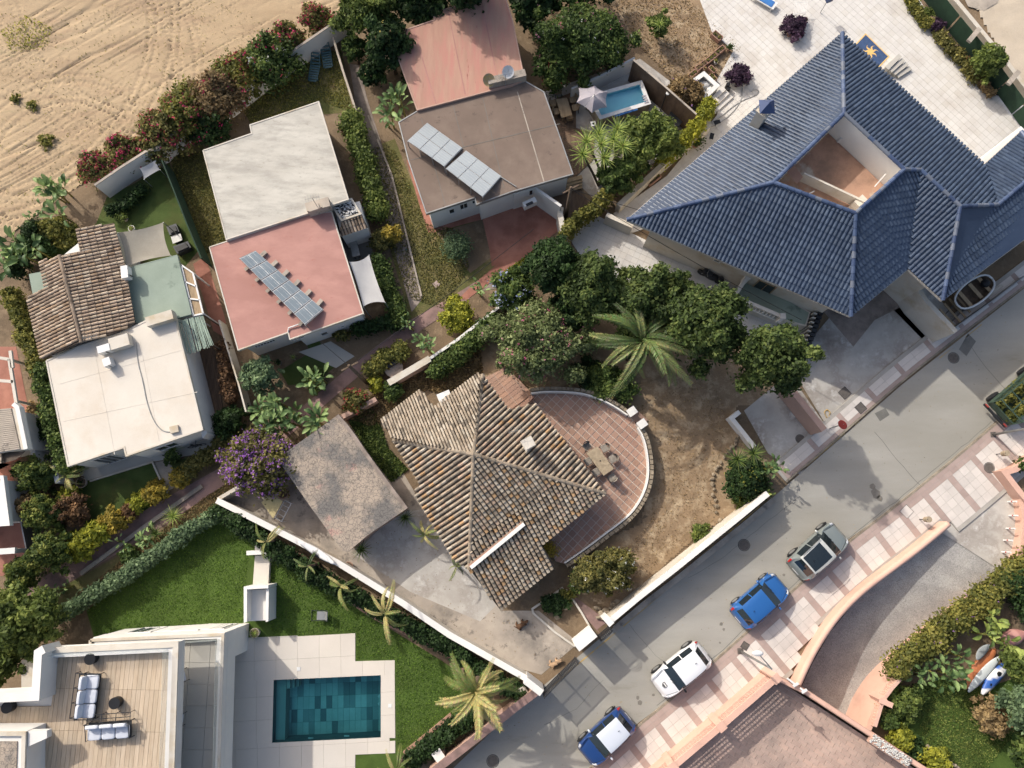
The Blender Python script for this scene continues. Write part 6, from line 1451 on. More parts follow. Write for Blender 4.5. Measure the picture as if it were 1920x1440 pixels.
for x, y, lb in ((1868,852,'small brown litter bin on the pavement near the round cover'),(1724,974,'small brown litter bin on the pavement near the pale cover')):
    T = thing('litter_bin', lb, 'litter bin', P(x,y,.12)); q = P(x,y,.12); mb = MB(); mb.tube([q, q+Vector((0,0,.9))], .03, 6); part('post', mb, MT['metal'], T); mb = MB(); mb.cyl(q+Vector((.12,0,.45)), .16, .45, 12, .19); part('bin', mb, MT['wicker'], T)
mb = MB(); q = P(1551,776,.03); mb.tube([(q.x+.16*math.cos(a)*(1+.2*math.sin(3*a)), q.y+.26*math.sin(a), .06+.02*math.sin(5*a)) for a in [2*math.pi*k/24 for k in range(25)]], .035, 6); tag(part('hose_coil', mb, MT['yellow'], None), 'yellow hose coiled on the villa drive', 'hose')
# ---- gates
def gate(a, b, h, lb, nb, mid=True, arch=False):
    A, B = P(*a, 0), P(*b, 0); T = thing('barred_gate', lb, 'gate', A); d = B-A; L = d.length; d.normalize()
    for u in (0, L/2, L) if mid else (0, L): mb = MB(); q = A+d*u; mb.box((q.x,q.y,h/2+.03), (.07,.07,h), rz=math.atan2(d.y,d.x)); part('stile', mb, MT['metal'], T)
    for z in (.12, h*.5, h-.03): mb = MB(); mb.beam(A+Vector((0,0,z)), B+Vector((0,0,z)), .05, .06); part('rail', mb, MT['metal'], T)
    for i in range(nb): mb = MB(); q = A+d*L*(i+.5)/nb; mb.box((q.x,q.y,h/2+.03), (.05,.05,h-.1)); part('bar', mb, MT['metal'], T)
    if arch:
        for r in (.95, .72, .5): mb = MB(); c_ = A+d*L/2+Vector((0,0,h)); pts = [c_+d*(L/2*r*math.cos(t))+Vector((0,0,L/2*r*math.sin(t))) for t in [math.pi*k/12 for k in range(13)]]; mb.tube(pts, .022, 5); part('arch', mb, MT['metal'], T)
gate((1018,1293),(1078,1232),2.2,'wide barred driveway gate with two leaves at the street', 26); gate((1120,1192),(1140,1174),2.0,'small arched barred gate beside the square white pillar', 8, False, True)
# ---- furniture
MT['wicker_grey'] = mat('wicker_grey', S(160,152,140), S(136,128,118), 6, bump=.5, bs=30, fine=.2)
def chair_at(x, y, rz, z, lb, m, group=None, src=[None]):
    if src[0] is None or src[0][1] != m:
        T = thing('dining_chair', lb, 'chair', P(x,y,z), group, rz)
        L = lambda n_, mb, m_, **k: part(n_, mb, MT[m_], T, local=True, **k)
        L('seat', rbox((0,0,.44), (.48,.46,.07), .03), m, smooth=True)
        mb = MB(); vs = []
        for i in range(9): t = math.pi*(.12+.76*i/8); vs += [(.26*math.cos(t), .2*math.sin(t)+.06, .46), (.27*math.cos(t), .24*math.sin(t)+.07, .84)]
        mb.add(vs, [(2*i,2*i+2,2*i+3,2*i+1) for i in range(8)]); L('backrest', mb, m)
        for sx in (-1,1):
            for sy in (-1,1): mb = MB(); mb.tube([(sx*.22,sy*.2,0),(sx*.2,sy*.18,.42)], .018, 6); L('leg', mb, 'metal')
        src[0] = (T, m); return T
    T = src[0][0].copy(); COL.objects.link(T); T.location = P(x,y,z); T.rotation_euler = (0,0,rz); T['label'] = lb
    if group: T['group'] = group
    for ch in list(CH[src[0][0].name]): c_ = ch.copy(); COL.objects.link(c_); c_.parent = T
    return T
class _K(dict):
    def __missing__(s, k): return [o for o in bpy.data.objects if o.parent and o.parent.name == k]
CH = _K()
T = thing('dining_table', 'woven rectangular table with a parasol hole on the round terrace', 'table', P(1125,865,.5)); tp = PP([(1099,849),(1120,837),(1151,879),(1132,892)], 1.26)
mb = MB(); mb.prism(tp, 1.21, 1.26); part('tabletop', mb, MT['wicker'], T)
for q in offset(tp, .12): mb = MB(); mb.box((q.x,q.y,.85), (.07,.07,.71)); part('leg', mb, MT['metal'], T)
mb = MB(); q = (tp[0]+tp[1]+tp[2]+tp[3])/4; mb.cyl((q.x,q.y,1.262), .05, .006, 12); part('parasol_hole', mb, MT['black'], T)
for x, y, rz, lb in ((1102,841,1.1,'wicker chair at the end of the woven table nearest the house chimney'),(1131,846,-.65,'wicker chair on the open side of the woven table, upper one'),(1143,862,-.65,'wicker chair on the open side of the woven table, lower one'),(1106,866,2.5,'wicker chair on the house side of the woven table, upper one'),(1118,882,2.5,'wicker chair on the house side of the woven table, lower one'),(1144,893,-2.1,'wicker chair at the end of the woven table furthest from the house chimney')):
    dx, dy = x-1125, y-865; k = .93+6/math.hypot(dx, dy); px_, py_ = 1125+dx*k, 865+dy*k; d1 = P(px_,py_,.5)-P(1125,865,.5); rr0 = [math.radians(119), math.radians(-61), math.radians(29), math.radians(-151)]; a_ = math.atan2(d1.y, d1.x); a_ = min(rr0, key=lambda q: abs(math.atan2(math.sin(a_-q), math.cos(a_-q)))); chair_at(px_, py_, a_-math.pi/2, .5, lb, 'wicker_grey', 'chairs round the woven table')
T = thing('dining_table', 'light wooden table beside the small pool and parasol', 'table', P(1057,202,0)); tp = PP([(1042,186),(1063,183),(1073,215),(1053,221)], .76); mb = MB(); mb.prism(tp, .71, .76); part('tabletop', mb, MT['wood'], T)
for q in offset(tp, .12): mb = MB(); mb.box((q.x,q.y,.35), (.07,.07,.7)); part('leg', mb, MT['wood'], T)
for x, y, rz, lb in ((1046,178,.2,'chair at the oleander end of the wooden table'),(1036,200,1.6,'chair on the roof side of the wooden table, nearer the oleander'),(1042,215,1.6,'chair on the roof side of the wooden table, further from the oleander'),(1073,193,-1.4,'chair on the pool side of the wooden table, nearer the oleander'),(1078,208,-1.4,'chair on the pool side of the wooden table, further from the oleander'),(1067,227,-2.9,'chair at the yucca end of the wooden table')):
    chair_at(x, y, rz, .05, lb, 'wood', 'chairs round the wooden table')
# parasol
T = thing('parasol', 'pale lilac hexagonal parasol over the end of the small pool', 'parasol', P(1114,178,0)); hx = PP([(1085,165),(1115,160),(1140,172),(1138,201),(1110,212),(1081,192)], 2.3); top = P(1114,179,2.85); mb = MB(); vs = []
n = 6; m = 5
pts = []
for k in range(n):
    a, b = hx[k], hx[(k+1)%n]
    for j in range(4): q = a.lerp(b, j/4); s = math.sin(math.pi*j/4)*.12; q = q.lerp(Vector((top.x,top.y,q.z)), s); pts.append(q)
N_ = len(pts)
for i in range(m+1):
    for q in pts: p = top.lerp(q, i/m); p.z += .1*math.sin(math.pi*i/m); vs.append(p)
mb.add(vs, [(i*N_+k, (i+1)*N_+k, (i+1)*N_+(k+1)%N_, i*N_+(k+1)%N_) for i in range(m) for k in range(N_)]); part('canopy', mb, MT['parasol'], T)
mb = MB(); mb.tube([(top.x,top.y,2.2),(top.x,top.y,3.0)], .03, 8); mb.tube([P(1100,205,.1), P(1096,200,2.9), P(1114,179,3.02)], .035, 8); part('arm_pole', mb, MT['steel'], T)
for k in range(n): mb = MB(); mb.tube([top-Vector((0,0,.05)), hx[k]-Vector((0,0,.02))], .012, 4); part('rib', mb, MT['steel'], T)
# small pool
T = thing('raised_pool', 'small raised pool with bright blue water under the oleander', 'swimming pool', P(1165,190,0)); pr = PP([(1100,180),(1203,151),(1220,194),(1125,223)], 1.2)
i0 = offset(pr, .16); mb = strip([pr[0].lerp(pr[0],0)]+pr[1:]+[pr[0]], .2, 0, 1.15); part('wall', strip(offset(pr,.1)+[offset(pr,.1)[0]], .2, 0, 1.15), MT['stone'], T); part('rim', strip(offset(pr,.1)+[offset(pr,.1)[0]], .26, 1.152, 1.2), MT['plastic'], T)
BL = mat('pool_liner', S(150,226,244), S(140,218,238), .4, bump=0, fine=.04); mb = MB(); mb.prism(i0, .05, .8); part('liner', mb, BL, T)  # floor lifted and paled to stand in for light scattered in the water
lin_w = strip(offset(pr,.215)+[offset(pr,.215)[0]], .012, .801, 1.15); part('liner_wall', lin_w, BL, T)
wm2 = bpy.data.materials.new('clear_water'); wm2.use_nodes = True; water(wm2, (.86,.97,1)); mb = MB(); mb.sheet([Vector((p.x,p.y,1.02)) for p in offset(pr,.21)]); part('water', mb, wm2, T)
for k in range(4): mb = MB(); q = P(1208+1.6*k, 180+4*k, 1.2); mb.box((q.x-.02,q.y,1.215), (.28,.09,.03), rz=.25); part('grip', mb, MT['parasol'], T)
mb = MB(); mb.beam(P(1153,218,1.1), P(1195,205,1.1), .12, .12); part('pool_pump_cover', mb, MT['bluemat'], T)
# poolside odds and ends
T = thing('outdoor_shower', 'white garden shower post against the brown wall', 'shower', P(1240,205,0)); q = P(1238,208,0); mb = MB(); mb.tube([q, q+Vector((0,0,2.1))], .04, 8); part('post', mb, MT['black'], T); mb = MB(); mb.ell(q+Vector((.1,.05,2.1)), (.14,.14,.05), 8, 5); part('shower_head', mb, MT['plastic'], T)
T = thing('garden_locker', 'white box standing on boards beside the parasol', 'box', P(1112,243,0)); mb = MB(); q = P(1110,243,0); mb.box((q.x,q.y,.4), (.35,.35,.8), rz=.2); part('body', mb, MT['plastic'], T); mb = MB(); mb.cyl((q.x,q.y,.8), .07, .02, 10); part('lid', mb, MT['black'], T)
T = thing('hot_tub_shell', 'dark glass topped frame in the corner of the pool yard', 'frame', P(1265,225,0)); px_box('top', T, [(1258,208),(1283,224),(1272,238),(1250,222)], .6, .66, 'black', .66)
for x, y in ((1259,210),(1281,224),(1271,236),(1252,222)): mb = MB(); q = P(x,y,.6); mb.box((q.x,q.y,.3), (.06,.06,.6)); part('leg', mb, MT['metal'], T)
# whirlpool tub on white steps
T = thing('whirlpool_tub', 'white moulded tub with shaped seats beside the terracotta pots', 'tub', P(1325,165,0)); tp = PP([(1293,152),(1320,133),(1350,160),(1322,187)], .9)
part('rim', strip(offset(tp,.15)+[offset(tp,.15)[0]], .3, .82, .9), MT['plastic'], T); part('wall', strip(offset(tp,.1)+[offset(tp,.1)[0]], .16, .1, .818), MT['plastic'], T); mb = MB(); mb.prism(offset(tp,.2), .1, .3); part('basin', mb, MT['plastic'], T)
mb = MB(); q = P(1322,158,.5); mb.ell((q.x,q.y,.42), (.5,.28,.2), 12, 6); mb.ell((q.x+.4,q.y-.35,.4), (.3,.25,.18), 12, 6); part('moulded_seat', mb, MT['plastic'], T, smooth=True)
T = thing('terrace_steps', 'white steps below the moulded tub', 'steps', P(1350,190,0))
for k in range(3): mb = MB(); a, b = P(1325+7*k, 196+5*k, .5), P(1358+8*k, 165+5*k, .5); mb.beam(Vector((a.x,a.y,(.5-.14*k)/2)), Vector((b.x,b.y,(.5-.14*k)/2)), .32, .5-.14*k); part('step', mb, MT['tile_grey'], T)
def trough(x0, y0, x1, y1, w, h, lb, pal_='vine', z=.1):
    a, b = P(x0,y0,z+h), P(x1,y1,z+h); T = thing('terracotta_planter', lb, 'planter', Vector(((a.x+b.x)/2,(a.y+b.y)/2,z)), 'terracotta planters'); a.z = b.z = 0
    d = (b-a).normalized(); n = Vector((-d.y,d.x,0)); c4 = [a+n*w/2, b+n*w/2, b-n*w/2, a-n*w/2]; part('box', strip(c4+[c4[0], ], .05, z, z+h), MT['terracotta'], T); mb = MB(); mb.prism(c4, z, z+h*.8); part('soil', mb, MT['bark'], T)
    k = max(2, int((b-a).length/.3)); foliage('foliage', [(tuple(a.lerp(b,(i+.5)/k)+Vector((0,0,z+h))), (.12,.1,.1)) for i in range(k)], T, 120, .08, pal_, .3, core=False)
trough(1338,60,1352,72,.42,.35,'terracotta trough on the terrace edge apart from the others'); trough(1342,100,1358,87,.34,.3,'terracotta trough at the dry garden edge nearest the terrace'); trough(1325,115,1343,100,.34,.3,'terracotta trough in the middle of the row by the dry garden'); trough(1306,129,1324,115,.34,.3,'terracotta trough with orange leaves in the row by the dry garden','dry'); trough(1294,142,1306,132,.3,.3,'terracotta trough at the far end of the row near the tub')
trough(1331,124,1341,134,.3,.3,'small terracotta trough beside the tub, upper'); trough(1332,139,1342,149,.3,.3,'small terracotta trough beside the tub, lower'); trough(1216,342,1236,326,.4,.35,'terracotta trough on the path beside the yucca garden','vine',.1); trough(1316,188,1326,184,.3,.3,'small terracotta trough by the white steps')
def pot(x, y, r, h, lb, palette='green', pr=.3, z=.1, m='terracotta', ros=False):
    q = P(x,y,z+h); T = thing('potted_plant', lb, 'potted plant', (q.x,q.y,z)); mb = MB(); mb.cyl((q.x,q.y,z), r*.75, h, 14, r); part('pot', mb, MT[m], T, smooth=False); mb = MB(); mb.cyl((q.x,q.y,z+h), r*.86, .01, 12); part('soil', mb, MT['bark'], T)
    if ros: rosette(0,0,0,pr,'',26,'yucca',parent=T,c=Vector((q.x,q.y,z+h+.05)))
    elif pr: foliage('foliage', [((q.x,q.y,z+h+pr*.5),(pr,pr,pr*.7))], T, 150, .09, palette, .3)
pot(1510,36,.2,.3,'round terracotta pot at the edge of the purple plant','dry',.1); pot(1482,60,.2,.35,'round terracotta pot below the purple plant','vine',.12); pot(1368,90,.16,.3,'potted green plant at the end of the trough row','green',.26); pot(1322,128,.14,.28,'terracotta pot beside the tub rim','dry',.1); pot(1343,115,.15,.25,'white pot with green plant near the troughs','vine',.14,m='plastic')
pot(1305,268,.3,.35,'green bush in a brown tub on the villa path','green',.5); pot(477,1187,.3,.5,'grey pot with a spiky plant at the villa corner','green',.4,.03,'concrete',True); pot(232,408,.22,.3,'potted shrub beside the turf and tiled roof','bright',.35,.03,'concrete'); pot(246,428,.22,.35,'white pot with spiky plant under the grey shade net','lime',.35,.03,'plastic',True)
pot(653,1062,.3,.4,'terracotta pot at the corner of the garage','dry',.05,.03); pot(530,925,.35,.45,'brown tub beside the yellow canopy','dry',.0,.03,'terracotta'); pot(1030,1030,.32,.4,'brown pot with trailing plant at the corner of the round terrace','gold',.5,.03)
pot(550,670,.16,.25,'spiky potted plant by the little turf','green',.3,.03,'concrete',True); pot(522,680,.2,.25,'dark potted shrub by the little turf','dark',.2,.03,'concrete'); pot(152,905,.35,.3,'stone tub under the yellow palm','dark',.15,.03,'concrete')
# small terrace things
T = thing('sun_lounger', 'white lounger with a bright blue towel at the top of the terrace', 'sun lounger', P(1430,5,.1), rz=-.6)
L = lambda n_, mb, m_, **k: part(n_, mb, MT[m_], T, local=True, **k)
mb = MB(); mb.box((0,0,.3), (1.9,.65,.06)); L('bed', mb, 'plastic'); mb = MB(); mb.box((0,0,.345), (1.5,.5,.03)); L('towel', mb, 'bluemat')
for sx in (-.8,.8):
    for sy in (-.28,.28): mb = MB(); mb.box((sx,sy,.135), (.06,.06,.27)); L('leg', mb, 'plastic')
T = thing('drying_rack', 'white folding clothes rack on the upper terrace', 'clothes rack', P(1500,15,.1)); q = P(1500,16,.9); mb = MB()
for i in range(9): mb.beam(q+Vector((-.5+.11*i,-.5+.03*i,0)), q+Vector((-.3+.11*i,.5,0)), .025, .025)
mb.beam(q+Vector((-.5,-.5,0)), q+Vector((.4,-.25,0)), .03,.03); mb.beam(q+Vector((-.3,.5,0)), q+Vector((.6,.5,0)), .03,.03); part('rack', mb, MT['plastic'], T)
for s in (-1,1): mb = MB(); mb.beam(q+Vector((s*.4,-.4,0)), q+Vector((-s*.3,-.3,-.88)), .03,.03); part('leg', mb, MT['plastic'], T)
T = thing('letterbox', 'blue box on a thin post on the upper terrace', 'box', P(1540,20,.1)); q = P(1538,24,.1); mb = MB(); mb.tube([q, q+Vector((0,0,1.3))], .025, 6); part('post', mb, MT['steel'], T); mb = MB(); mb.box(q+Vector((.05,0,1.45)), (.45,.35,.3), rz=.4); part('box', mb, mat('navy', S(50,78,130), None, 2, bump=0, fine=0, rough=.5), T)
# sun mosaic panel
T = thing('mosaic_panel', 'blue mosaic with a yellow wavy rayed sun in the terrace', 'mosaic', P(1635,95,.1)); mp_ = PP([(1623,62),(1668,106),(1640,135),(1595,92)], .12)
mb = MB(); mb.prism(mp_, .1, .118); part('border', mb, MT['gold'] if 'gold' in MT else mat('mosaic_yellow', S(240,200,110), S(230,188,96), 6, bump=.1, fine=.1), T)
BM = mat('mosaic_blue', S(60,92,140), S(52,80,124), 6, bump=.1, bs=40, fine=.25); YM = mat('mosaic_sun', S(244,198,96), S(236,186,84), 6, bump=.1, bs=40, fine=.15)
mb = MB(); mb.prism(offset(mp_, .09), .1, .122); part('field', mb, BM, T); mc = P(1632,97,.12); ang0 = math.atan2((mp_[1]-mp_[0]).y, (mp_[1]-mp_[0]).x); mb = MB(); mb.cyl((mc.x,mc.y,.12), .2, .006, 20)
for k in range(7):
    a = ang0+2*math.pi*k/7; L0 = []; L1 = []
    for i in range(7): t = i/6; rr = .16+.42*t; w = .09*(1-t)+.004; aa = a+.35*math.sin(t*3.2); c_ = Vector((mc.x+rr*math.cos(aa), mc.y+rr*math.sin(aa), .1265)); n_ = Vector((-math.sin(aa), math.cos(aa), 0))*w; L0.append(c_+n_); L1.append(c_-n_)
    mb.add(L0+L1, [(i, i+7, i+8, i+1) for i in range(6)])
part('sun', mb, YM, T)
T = thing('terrace_steps', 'grey steps beside the sun mosaic', 'steps', P(1680,125,0))
for k in range(4): mb = MB(); a, b = P(1659+8*k, 133+3*k, .3), P(1684+8*k, 108+6*k, .3); mb.beam(Vector((a.x,a.y,.1+(.5-.11*k)/2)), Vector((b.x,b.y,.1+(.5-.11*k)/2)), .3, .5-.11*k); part('step', mb, MT['slab_grey'], T)
# hose
mb = MB(); mb.tube(smooth_line(PP([(1392,165),(1390,190),(1370,215),(1340,238),(1308,240)], .13), 2), .025, 5); tag(part('garden_hose', mb, MT['steel'], None), 'long grey hose lying across the terrace to the tub steps', 'hose')
mb = MB(); mb.tube(smooth_line(PP([(1310,242),(1345,225),(1380,195),(1400,185),(1420,178),(1424,170),(1415,167),(1408,172)], .13), 2), .02, 5); tag(part('garden_hose', mb, MT['steel'], None), 'thin hose ending in a loop near the chimney', 'hose')
for x, y, rz, lb in ((1341,236,.3,'black solar lamp panel on the path by the blue eave, upper'),(1331,262,1.3,'black solar lamp panel on the path by the blue eave, lower')):
    T = thing('solar_lamp', lb, 'lamp', P(x,y,.1)); q = P(x,y,.1); mb = MB(); mb.box(q+Vector((0,0,.5)), (.45,.28,.03), rz=rz); part('panel', mb, MT['black'], T); mb = MB(); mb.tube([q, q+Vector((0,0,.5))], .02, 6); part('post', mb, MT['metal'], T)
mb = MB(); q = P(1362,165,.1); mb.cyl((q.x,q.y,.1), .14, .5, 14); mb.cyl((q.x+.05,q.y-.25,.1), .14, .4, 14); tag(part('hose_reel', mb, MT['black'], None), 'black hose reel on the terrace below the purple shrub', 'hose reel')
# loungers by the field wall
def lounger(x, y, rz, lb):
    T = thing('sun_lounger', lb, 'sun lounger', P(x,y,.02), 'teal loungers on the dry lawn', rz); L = lambda n_, mb, m_, **k: part(n_, mb, MT[m_], T, local=True, **k)
    for i in range(11): mb = MB(); t = i/10; xx = -.95+1.9*t; z = .3+max(0, t-.62)*1.05; mb.box((xx*(1-.04*max(0,t-.62)),0,z), (.13,.5+.1*math.sin(math.pi*t),.03)); L('slat', mb, 'teal')
    for s in (-1,1): mb = MB(); mb.tube([(-.95,s*.3,.28),(.25,s*.33,.28),(.95,s*.28,.7)], .035, 6); L('side_rail', mb, 'teal')
    for sx in (-.7,.5):
        for s in (-1,1): mb = MB(); mb.box((sx,s*.3,.14), (.08,.06,.28)); L('leg', mb, 'teal')
lounger(592,133,1.45,'teal slatted lounger on the dry lawn, nearer the grey roof'); lounger(614,108,1.75,'teal slatted lounger on the dry lawn, against the white wall')
# bits by the villa lawn
T = thing('folding_chair', 'grey folding lounge chair standing alone on the villa lawn', 'chair', P(603,1153,.02), rz=0); L = lambda n_, mb, m_, **k: part(n_, mb, MT[m_], T, local=True, **k)
mb = MB(); mb.box((.05,0,.35), (.5,.5,.03)); L('seat', mb, 'steel'); mb = MB(); mb.box((.42,0,.55), (.3,.5,.03), M=Matrix.Rotation(-.9,3,'Y')); L('backrest', mb, 'steel')
for s in (-1,1): mb = MB(); mb.tube([(-.6,s*.3,.03),(-.55,s*.3,.3),(.3,s*.3,.36),(.55,s*.3,.75)], .018, 6); L('frame', mb, 'metal')
mb = MB(); mb.tube([(-.6,-.3,.04),(-.6,.3,.04)], .018, 6); L('foot_bar', mb, 'metal')
# kayaks and boards
def hull(L_, W_, H_, cols, name, n=16, rock=.12):
    mb = MB(); vs = []; m = 9
    for i in range(n+1):
        t = i/n; x = (t-.5)*L_; w = W_/2*(math.sin(math.pi*(.02+.96*t))**.6); z = rock*(2*t-1)**2
        for j in range(m): a = 2*math.pi*j/m; vs.append((x, w*math.cos(a), z+H_/2+H_/2*math.sin(a)*(.5+.5*min(1, w/W_*2.5)))); 
    mb.v = vs; mb.f = [(i*m+j, i*m+(j+1)%m, (i+1)*m+(j+1)%m, (i+1)*m+j) for i in range(n) for j in range(m)]+[tuple(range(m-1,-1,-1)), tuple(n*m+j for j in range(m))]; mb.c = [cols(v) for v in vs]; return mb
def kay(x0, y0, x1, y1, W_, H_, z, lb, mat_, cat, name, cols=lambda v: (1,1,1), seats=(), tilt=0):
    a, b = P(x0,y0,z), P(x1,y1,z); c_ = (a+b)/2; T = thing(name, lb, cat, c_, None, math.atan2(b.y-a.y,b.x-a.x)); Lk_ = (b-a).length; part('hull', hull(Lk_, W_, H_, cols, name), mat_, T, local=True, smooth=True)
    for s in seats: mb = MB(); mb.ell((s*Lk_,0,H_-.02), (.2,W_*.2,.04), 12, 5); part('cockpit', mb, MT['black'], T, local=True)
    return T
HM = mat('hull_paint', WHT, (.95,.95,.95), 1, bump=0, attr=True, fine=.03, rough=.4)
kay(1836,1300,1888,1238,.72,.3,.25,'blue and white marbled kayak outermost of the boats', HM, 'kayak', 'kayak', lambda v: S(244,246,248) if math.sin(v[0]*3.6+v[1]*5)>.1 else S(40,104,200), (-.22,.12))
kay(1812,1296,1872,1230,.6,.14,.35,'pale grey paddle board lying between kayak and orange board', HM, 'paddle board', 'paddle_board', lambda v: S(206,216,218))
kay(1802,1290,1862,1216,.85,.3,.15,'orange brown canoe under the big leaves', MT['orange'], 'canoe', 'canoe', seats=())
kay(1828,1236,1852,1208,.5,.1,.6,'grey board end poking from under the big leaves', HM, 'board', 'paddle_board', lambda v: S(150,158,160))
kay(1868,1300-95,1915,1195-10,1.0,.5,.1,'rose inflatable bed half hidden by big leaves', HM, 'inflatable', 'inflatable', lambda v: S(210,150,140) if math.sin(v[0]*9)>0 else S(190,128,120))
kay(562,1015,629,1057,.5,.16,1.32,'white surfboard with a black edge lying on the long white wall', HM, 'surfboard', 'surfboard', lambda v: S(240,240,240) if v[1]>-.12 else S(40,42,50))
# dinghy on a trailer
T = thing('dinghy', 'small open boat with a white rim on the strip below the blue eave', 'boat', P(1828,545,0)); a, b = P(1795,572,.9), P(1860,522,.9); d = (b-a).normalized(); n_ = Vector((-d.y,d.x,0)); c_ = (a+b)/2; Lb = (b-a).length; rim = []
for k in range(25): t = math.pi*2*k/24; u = math.cos(t); w = .75*(abs(math.sin(t)))**.75*(1 if math.sin(t)>=0 else -1)*(1 if u < .3 else 1); rim.append(c_+d*u*Lb/2+n_*w)
mb = MB(); mb.tube(rim, .07, 6); part('rim', mb, MT['plastic'], T, smooth=True); mb = MB(); vs = [p-Vector((0,0,.02)) for p in rim[:-1]]+[Vector((c_.x+(p.x-c_.x)*.8, c_.y+(p.y-c_.y)*.8, .45)) for p in rim[:-1]]; k = 24
mb.add(vs, [(i,(i+1)%k,(i+1)%k+k,i+k) for i in range(k)]+[tuple(range(k,2*k))]); part('hull', mb, MT['bark'], T)
for u in (-.25,.05,.3): mb = MB(); q = c_+d*u*Lb; mb.beam(q-n_*.6+Vector((0,0,-.1)), q+n_*.6+Vector((0,0,-.1)), .25, .04); part('thwart', mb, MT['wood'], T)
mb = MB(); mb.ell(c_+d*Lb*.32+Vector((0,0,-.05)), (.3,.28,.3), 10, 6); part('engine_cover', mb, MT['black'], T)
T = thing('boat_trailer', 'rusty trailer frame and timbers behind the small boat', 'trailer', P(1790,600,0)); mb = MB(); mb.beam(P(1762,600,.4), P(1800,560,.4), .08,.08); mb.beam(P(1775,612,.4), P(1812,575,.4), .08,.08); part('side_beam', mb, MT['iron'], T)
for k in range(5): mb = MB(); q = P(1768+9*k, 606-9.5*k, .46); mb.beam(q-n_*.8, q+n_*.8, .14, .05); part('plank', mb, MT['wood'], T)
gwall('timber', 'long pale timber lying along the street fence', [(1818,580),(1880,535)], .3, .2, 'offwhite', cat='timber'); gwall('street_fence', 'thin metal fence at the kerb below the blue eave', [(1790,615),(1860,565),(1925,515)], .9, .05, 'steel', cat='fence')
# motorcycle
T = thing('motorcycle', 'black motorcycle parked along the cream villa wall', 'motorcycle', P(1332,518,.06)); a, b = P(1312,507,.5), P(1354,530,.5); d = (b-a); d.z = 0; d.normalize(); n_ = Vector((-d.y,d.x,0)); a.z = b.z = .06
for q in (a+d*.2, b-d*.2): mb = MB(); c_ = q+Vector((0,0,.3)); mb.tube([c_-n_*.06, c_+n_*.06], .3, 18); part('wheel', mb, MT['black'], T)
m_ = (a+b)/2
def oell(c, r, par=None): 
    mb = MB(); mb.ell((0,0,0), r, 12, 8); R3 = Matrix((d, n_, Vector((0,0,1)))).transposed(); mb.v = [tuple(c+R3@Vector(v)) for v in mb.v]; return mb
part('seat', oell(m_+d*.25+Vector((0,0,.75)), (.42,.16,.1)), MT['black'], T, smooth=True); part('fuel_tank', oell(m_-d*.25+Vector((0,0,.78)), (.3,.2,.16)), MT['metal'], T, smooth=True); part('engine', oell(m_+Vector((0,0,.4)), (.45,.2,.26)), MT['metal'], T, smooth=True)
part('fairing', oell(a+d*.35+Vector((0,0,.8)), (.2,.26,.2)), MT['black'], T, smooth=True); part('top_box', oell(b-d*.2+Vector((0,0,.85)), (.22,.22,.16)), MT['black'], T, smooth=True)
mb = MB(); q = a+d*.5+Vector((0,0,1.0)); mb.tube([q-n_*.38+d*.12, q-n_*.15, q+n_*.15, q+n_*.38+d*.12], .02, 6); part('handlebar', mb, MT['steel'], T)
for s in (-1,1): mb = MB(); mb.tube([a+d*.2+n_*s*.09+Vector((0,0,.3)), q+n_*s*.09], .03, 6); part('fork', mb, MT['steel'], T)
# bicycle
T = thing('bicycle', 'bicycle leaning on the wall of the cream roofed house', 'bicycle', P(368,840,0)); a, b = P(361,838,.3), P(378,834,.3)
for q in (a, b): mb = MB(); mb.tube([q+Vector((.3*math.cos(t)*.9, .3*math.cos(t)*.2, .3*math.sin(t))) for t in [2*math.pi*k/18 for k in range(19)]], .022, 5); part('wheel', mb, MT['black'], T)
mb = MB(); s = a.lerp(b,.35)+Vector((0,0,.5)); h = a.lerp(b,.8)+Vector((0,0,.55)); c_ = a.lerp(b,.45)
for p, q in ((a,s),(s,h),(c_,s),(c_,h),(h,b),(a,c_)): mb.tube([p,q], .02, 5)
part('frame', mb, MT['metal'], T); mb = MB(); mb.tube([h+Vector((0,-.25,.1)), h+Vector((0,.25,.1))], .018, 5); part('handlebar', mb, MT['metal'], T); mb = MB(); mb.ell(s+Vector((0,0,.08)), (.13,.07,.03), 8, 4); part('saddle', mb, MT['black'], T)
# dogs
def dog(x, y, rz, col, lb, lying=True, z=.02):
    T0 = P(x,y,z); me = bpy.data.meshes.new('dog'); V = [(0,0,.14),(.18,0,.15),(.34,0,.2),(.44,0,.2),(.55,0,.17),(-.2,0,.13),(-.34,.1,.05),(-.42,.22,.03),(.16,.2,.05),(.3,.24,.03),(.2,-.12,.06),(.34,-.16,.03),(-.22,.22,.06),(-.1,.34,.03),(-.22,-.12,.08),(-.1,-.22,.03),(.40,.07,.27),(.40,-.07,.27)]
    E_ = [(0,1),(1,2),(2,3),(3,4),(0,5),(5,6),(6,7),(1,8),(8,9),(1,10),(10,11),(5,12),(12,13),(5,14),(14,15),(3,16),(3,17)]; R_s = [.13,.13,.09,.085,.04,.11,.03,.015,.05,.03,.05,.03,.07,.03,.07,.03,.03,.03]
    me.from_pydata(V, E_, []); o = bpy.data.objects.new('dog', me); COL.objects.link(o); o.location = T0; o.rotation_euler = (0,0,rz); md = o.modifiers.new('skin', 'SKIN'); sv = me.skin_vertices[0].data
    for i, r_ in enumerate(R_s): sv[i].radius = (r_, r_*.9)
    sv[0].use_root = True; o.modifiers.new('sub', 'SUBSURF').levels = 1; md2 = o.modifiers[-1]; md2.render_levels = 2
    me.materials.append(mat('fur', S(*col), S(*[int(q*.75) for q in col]), 6, bump=.3, fine=.15)); tag(o, lb, 'dog'); return o
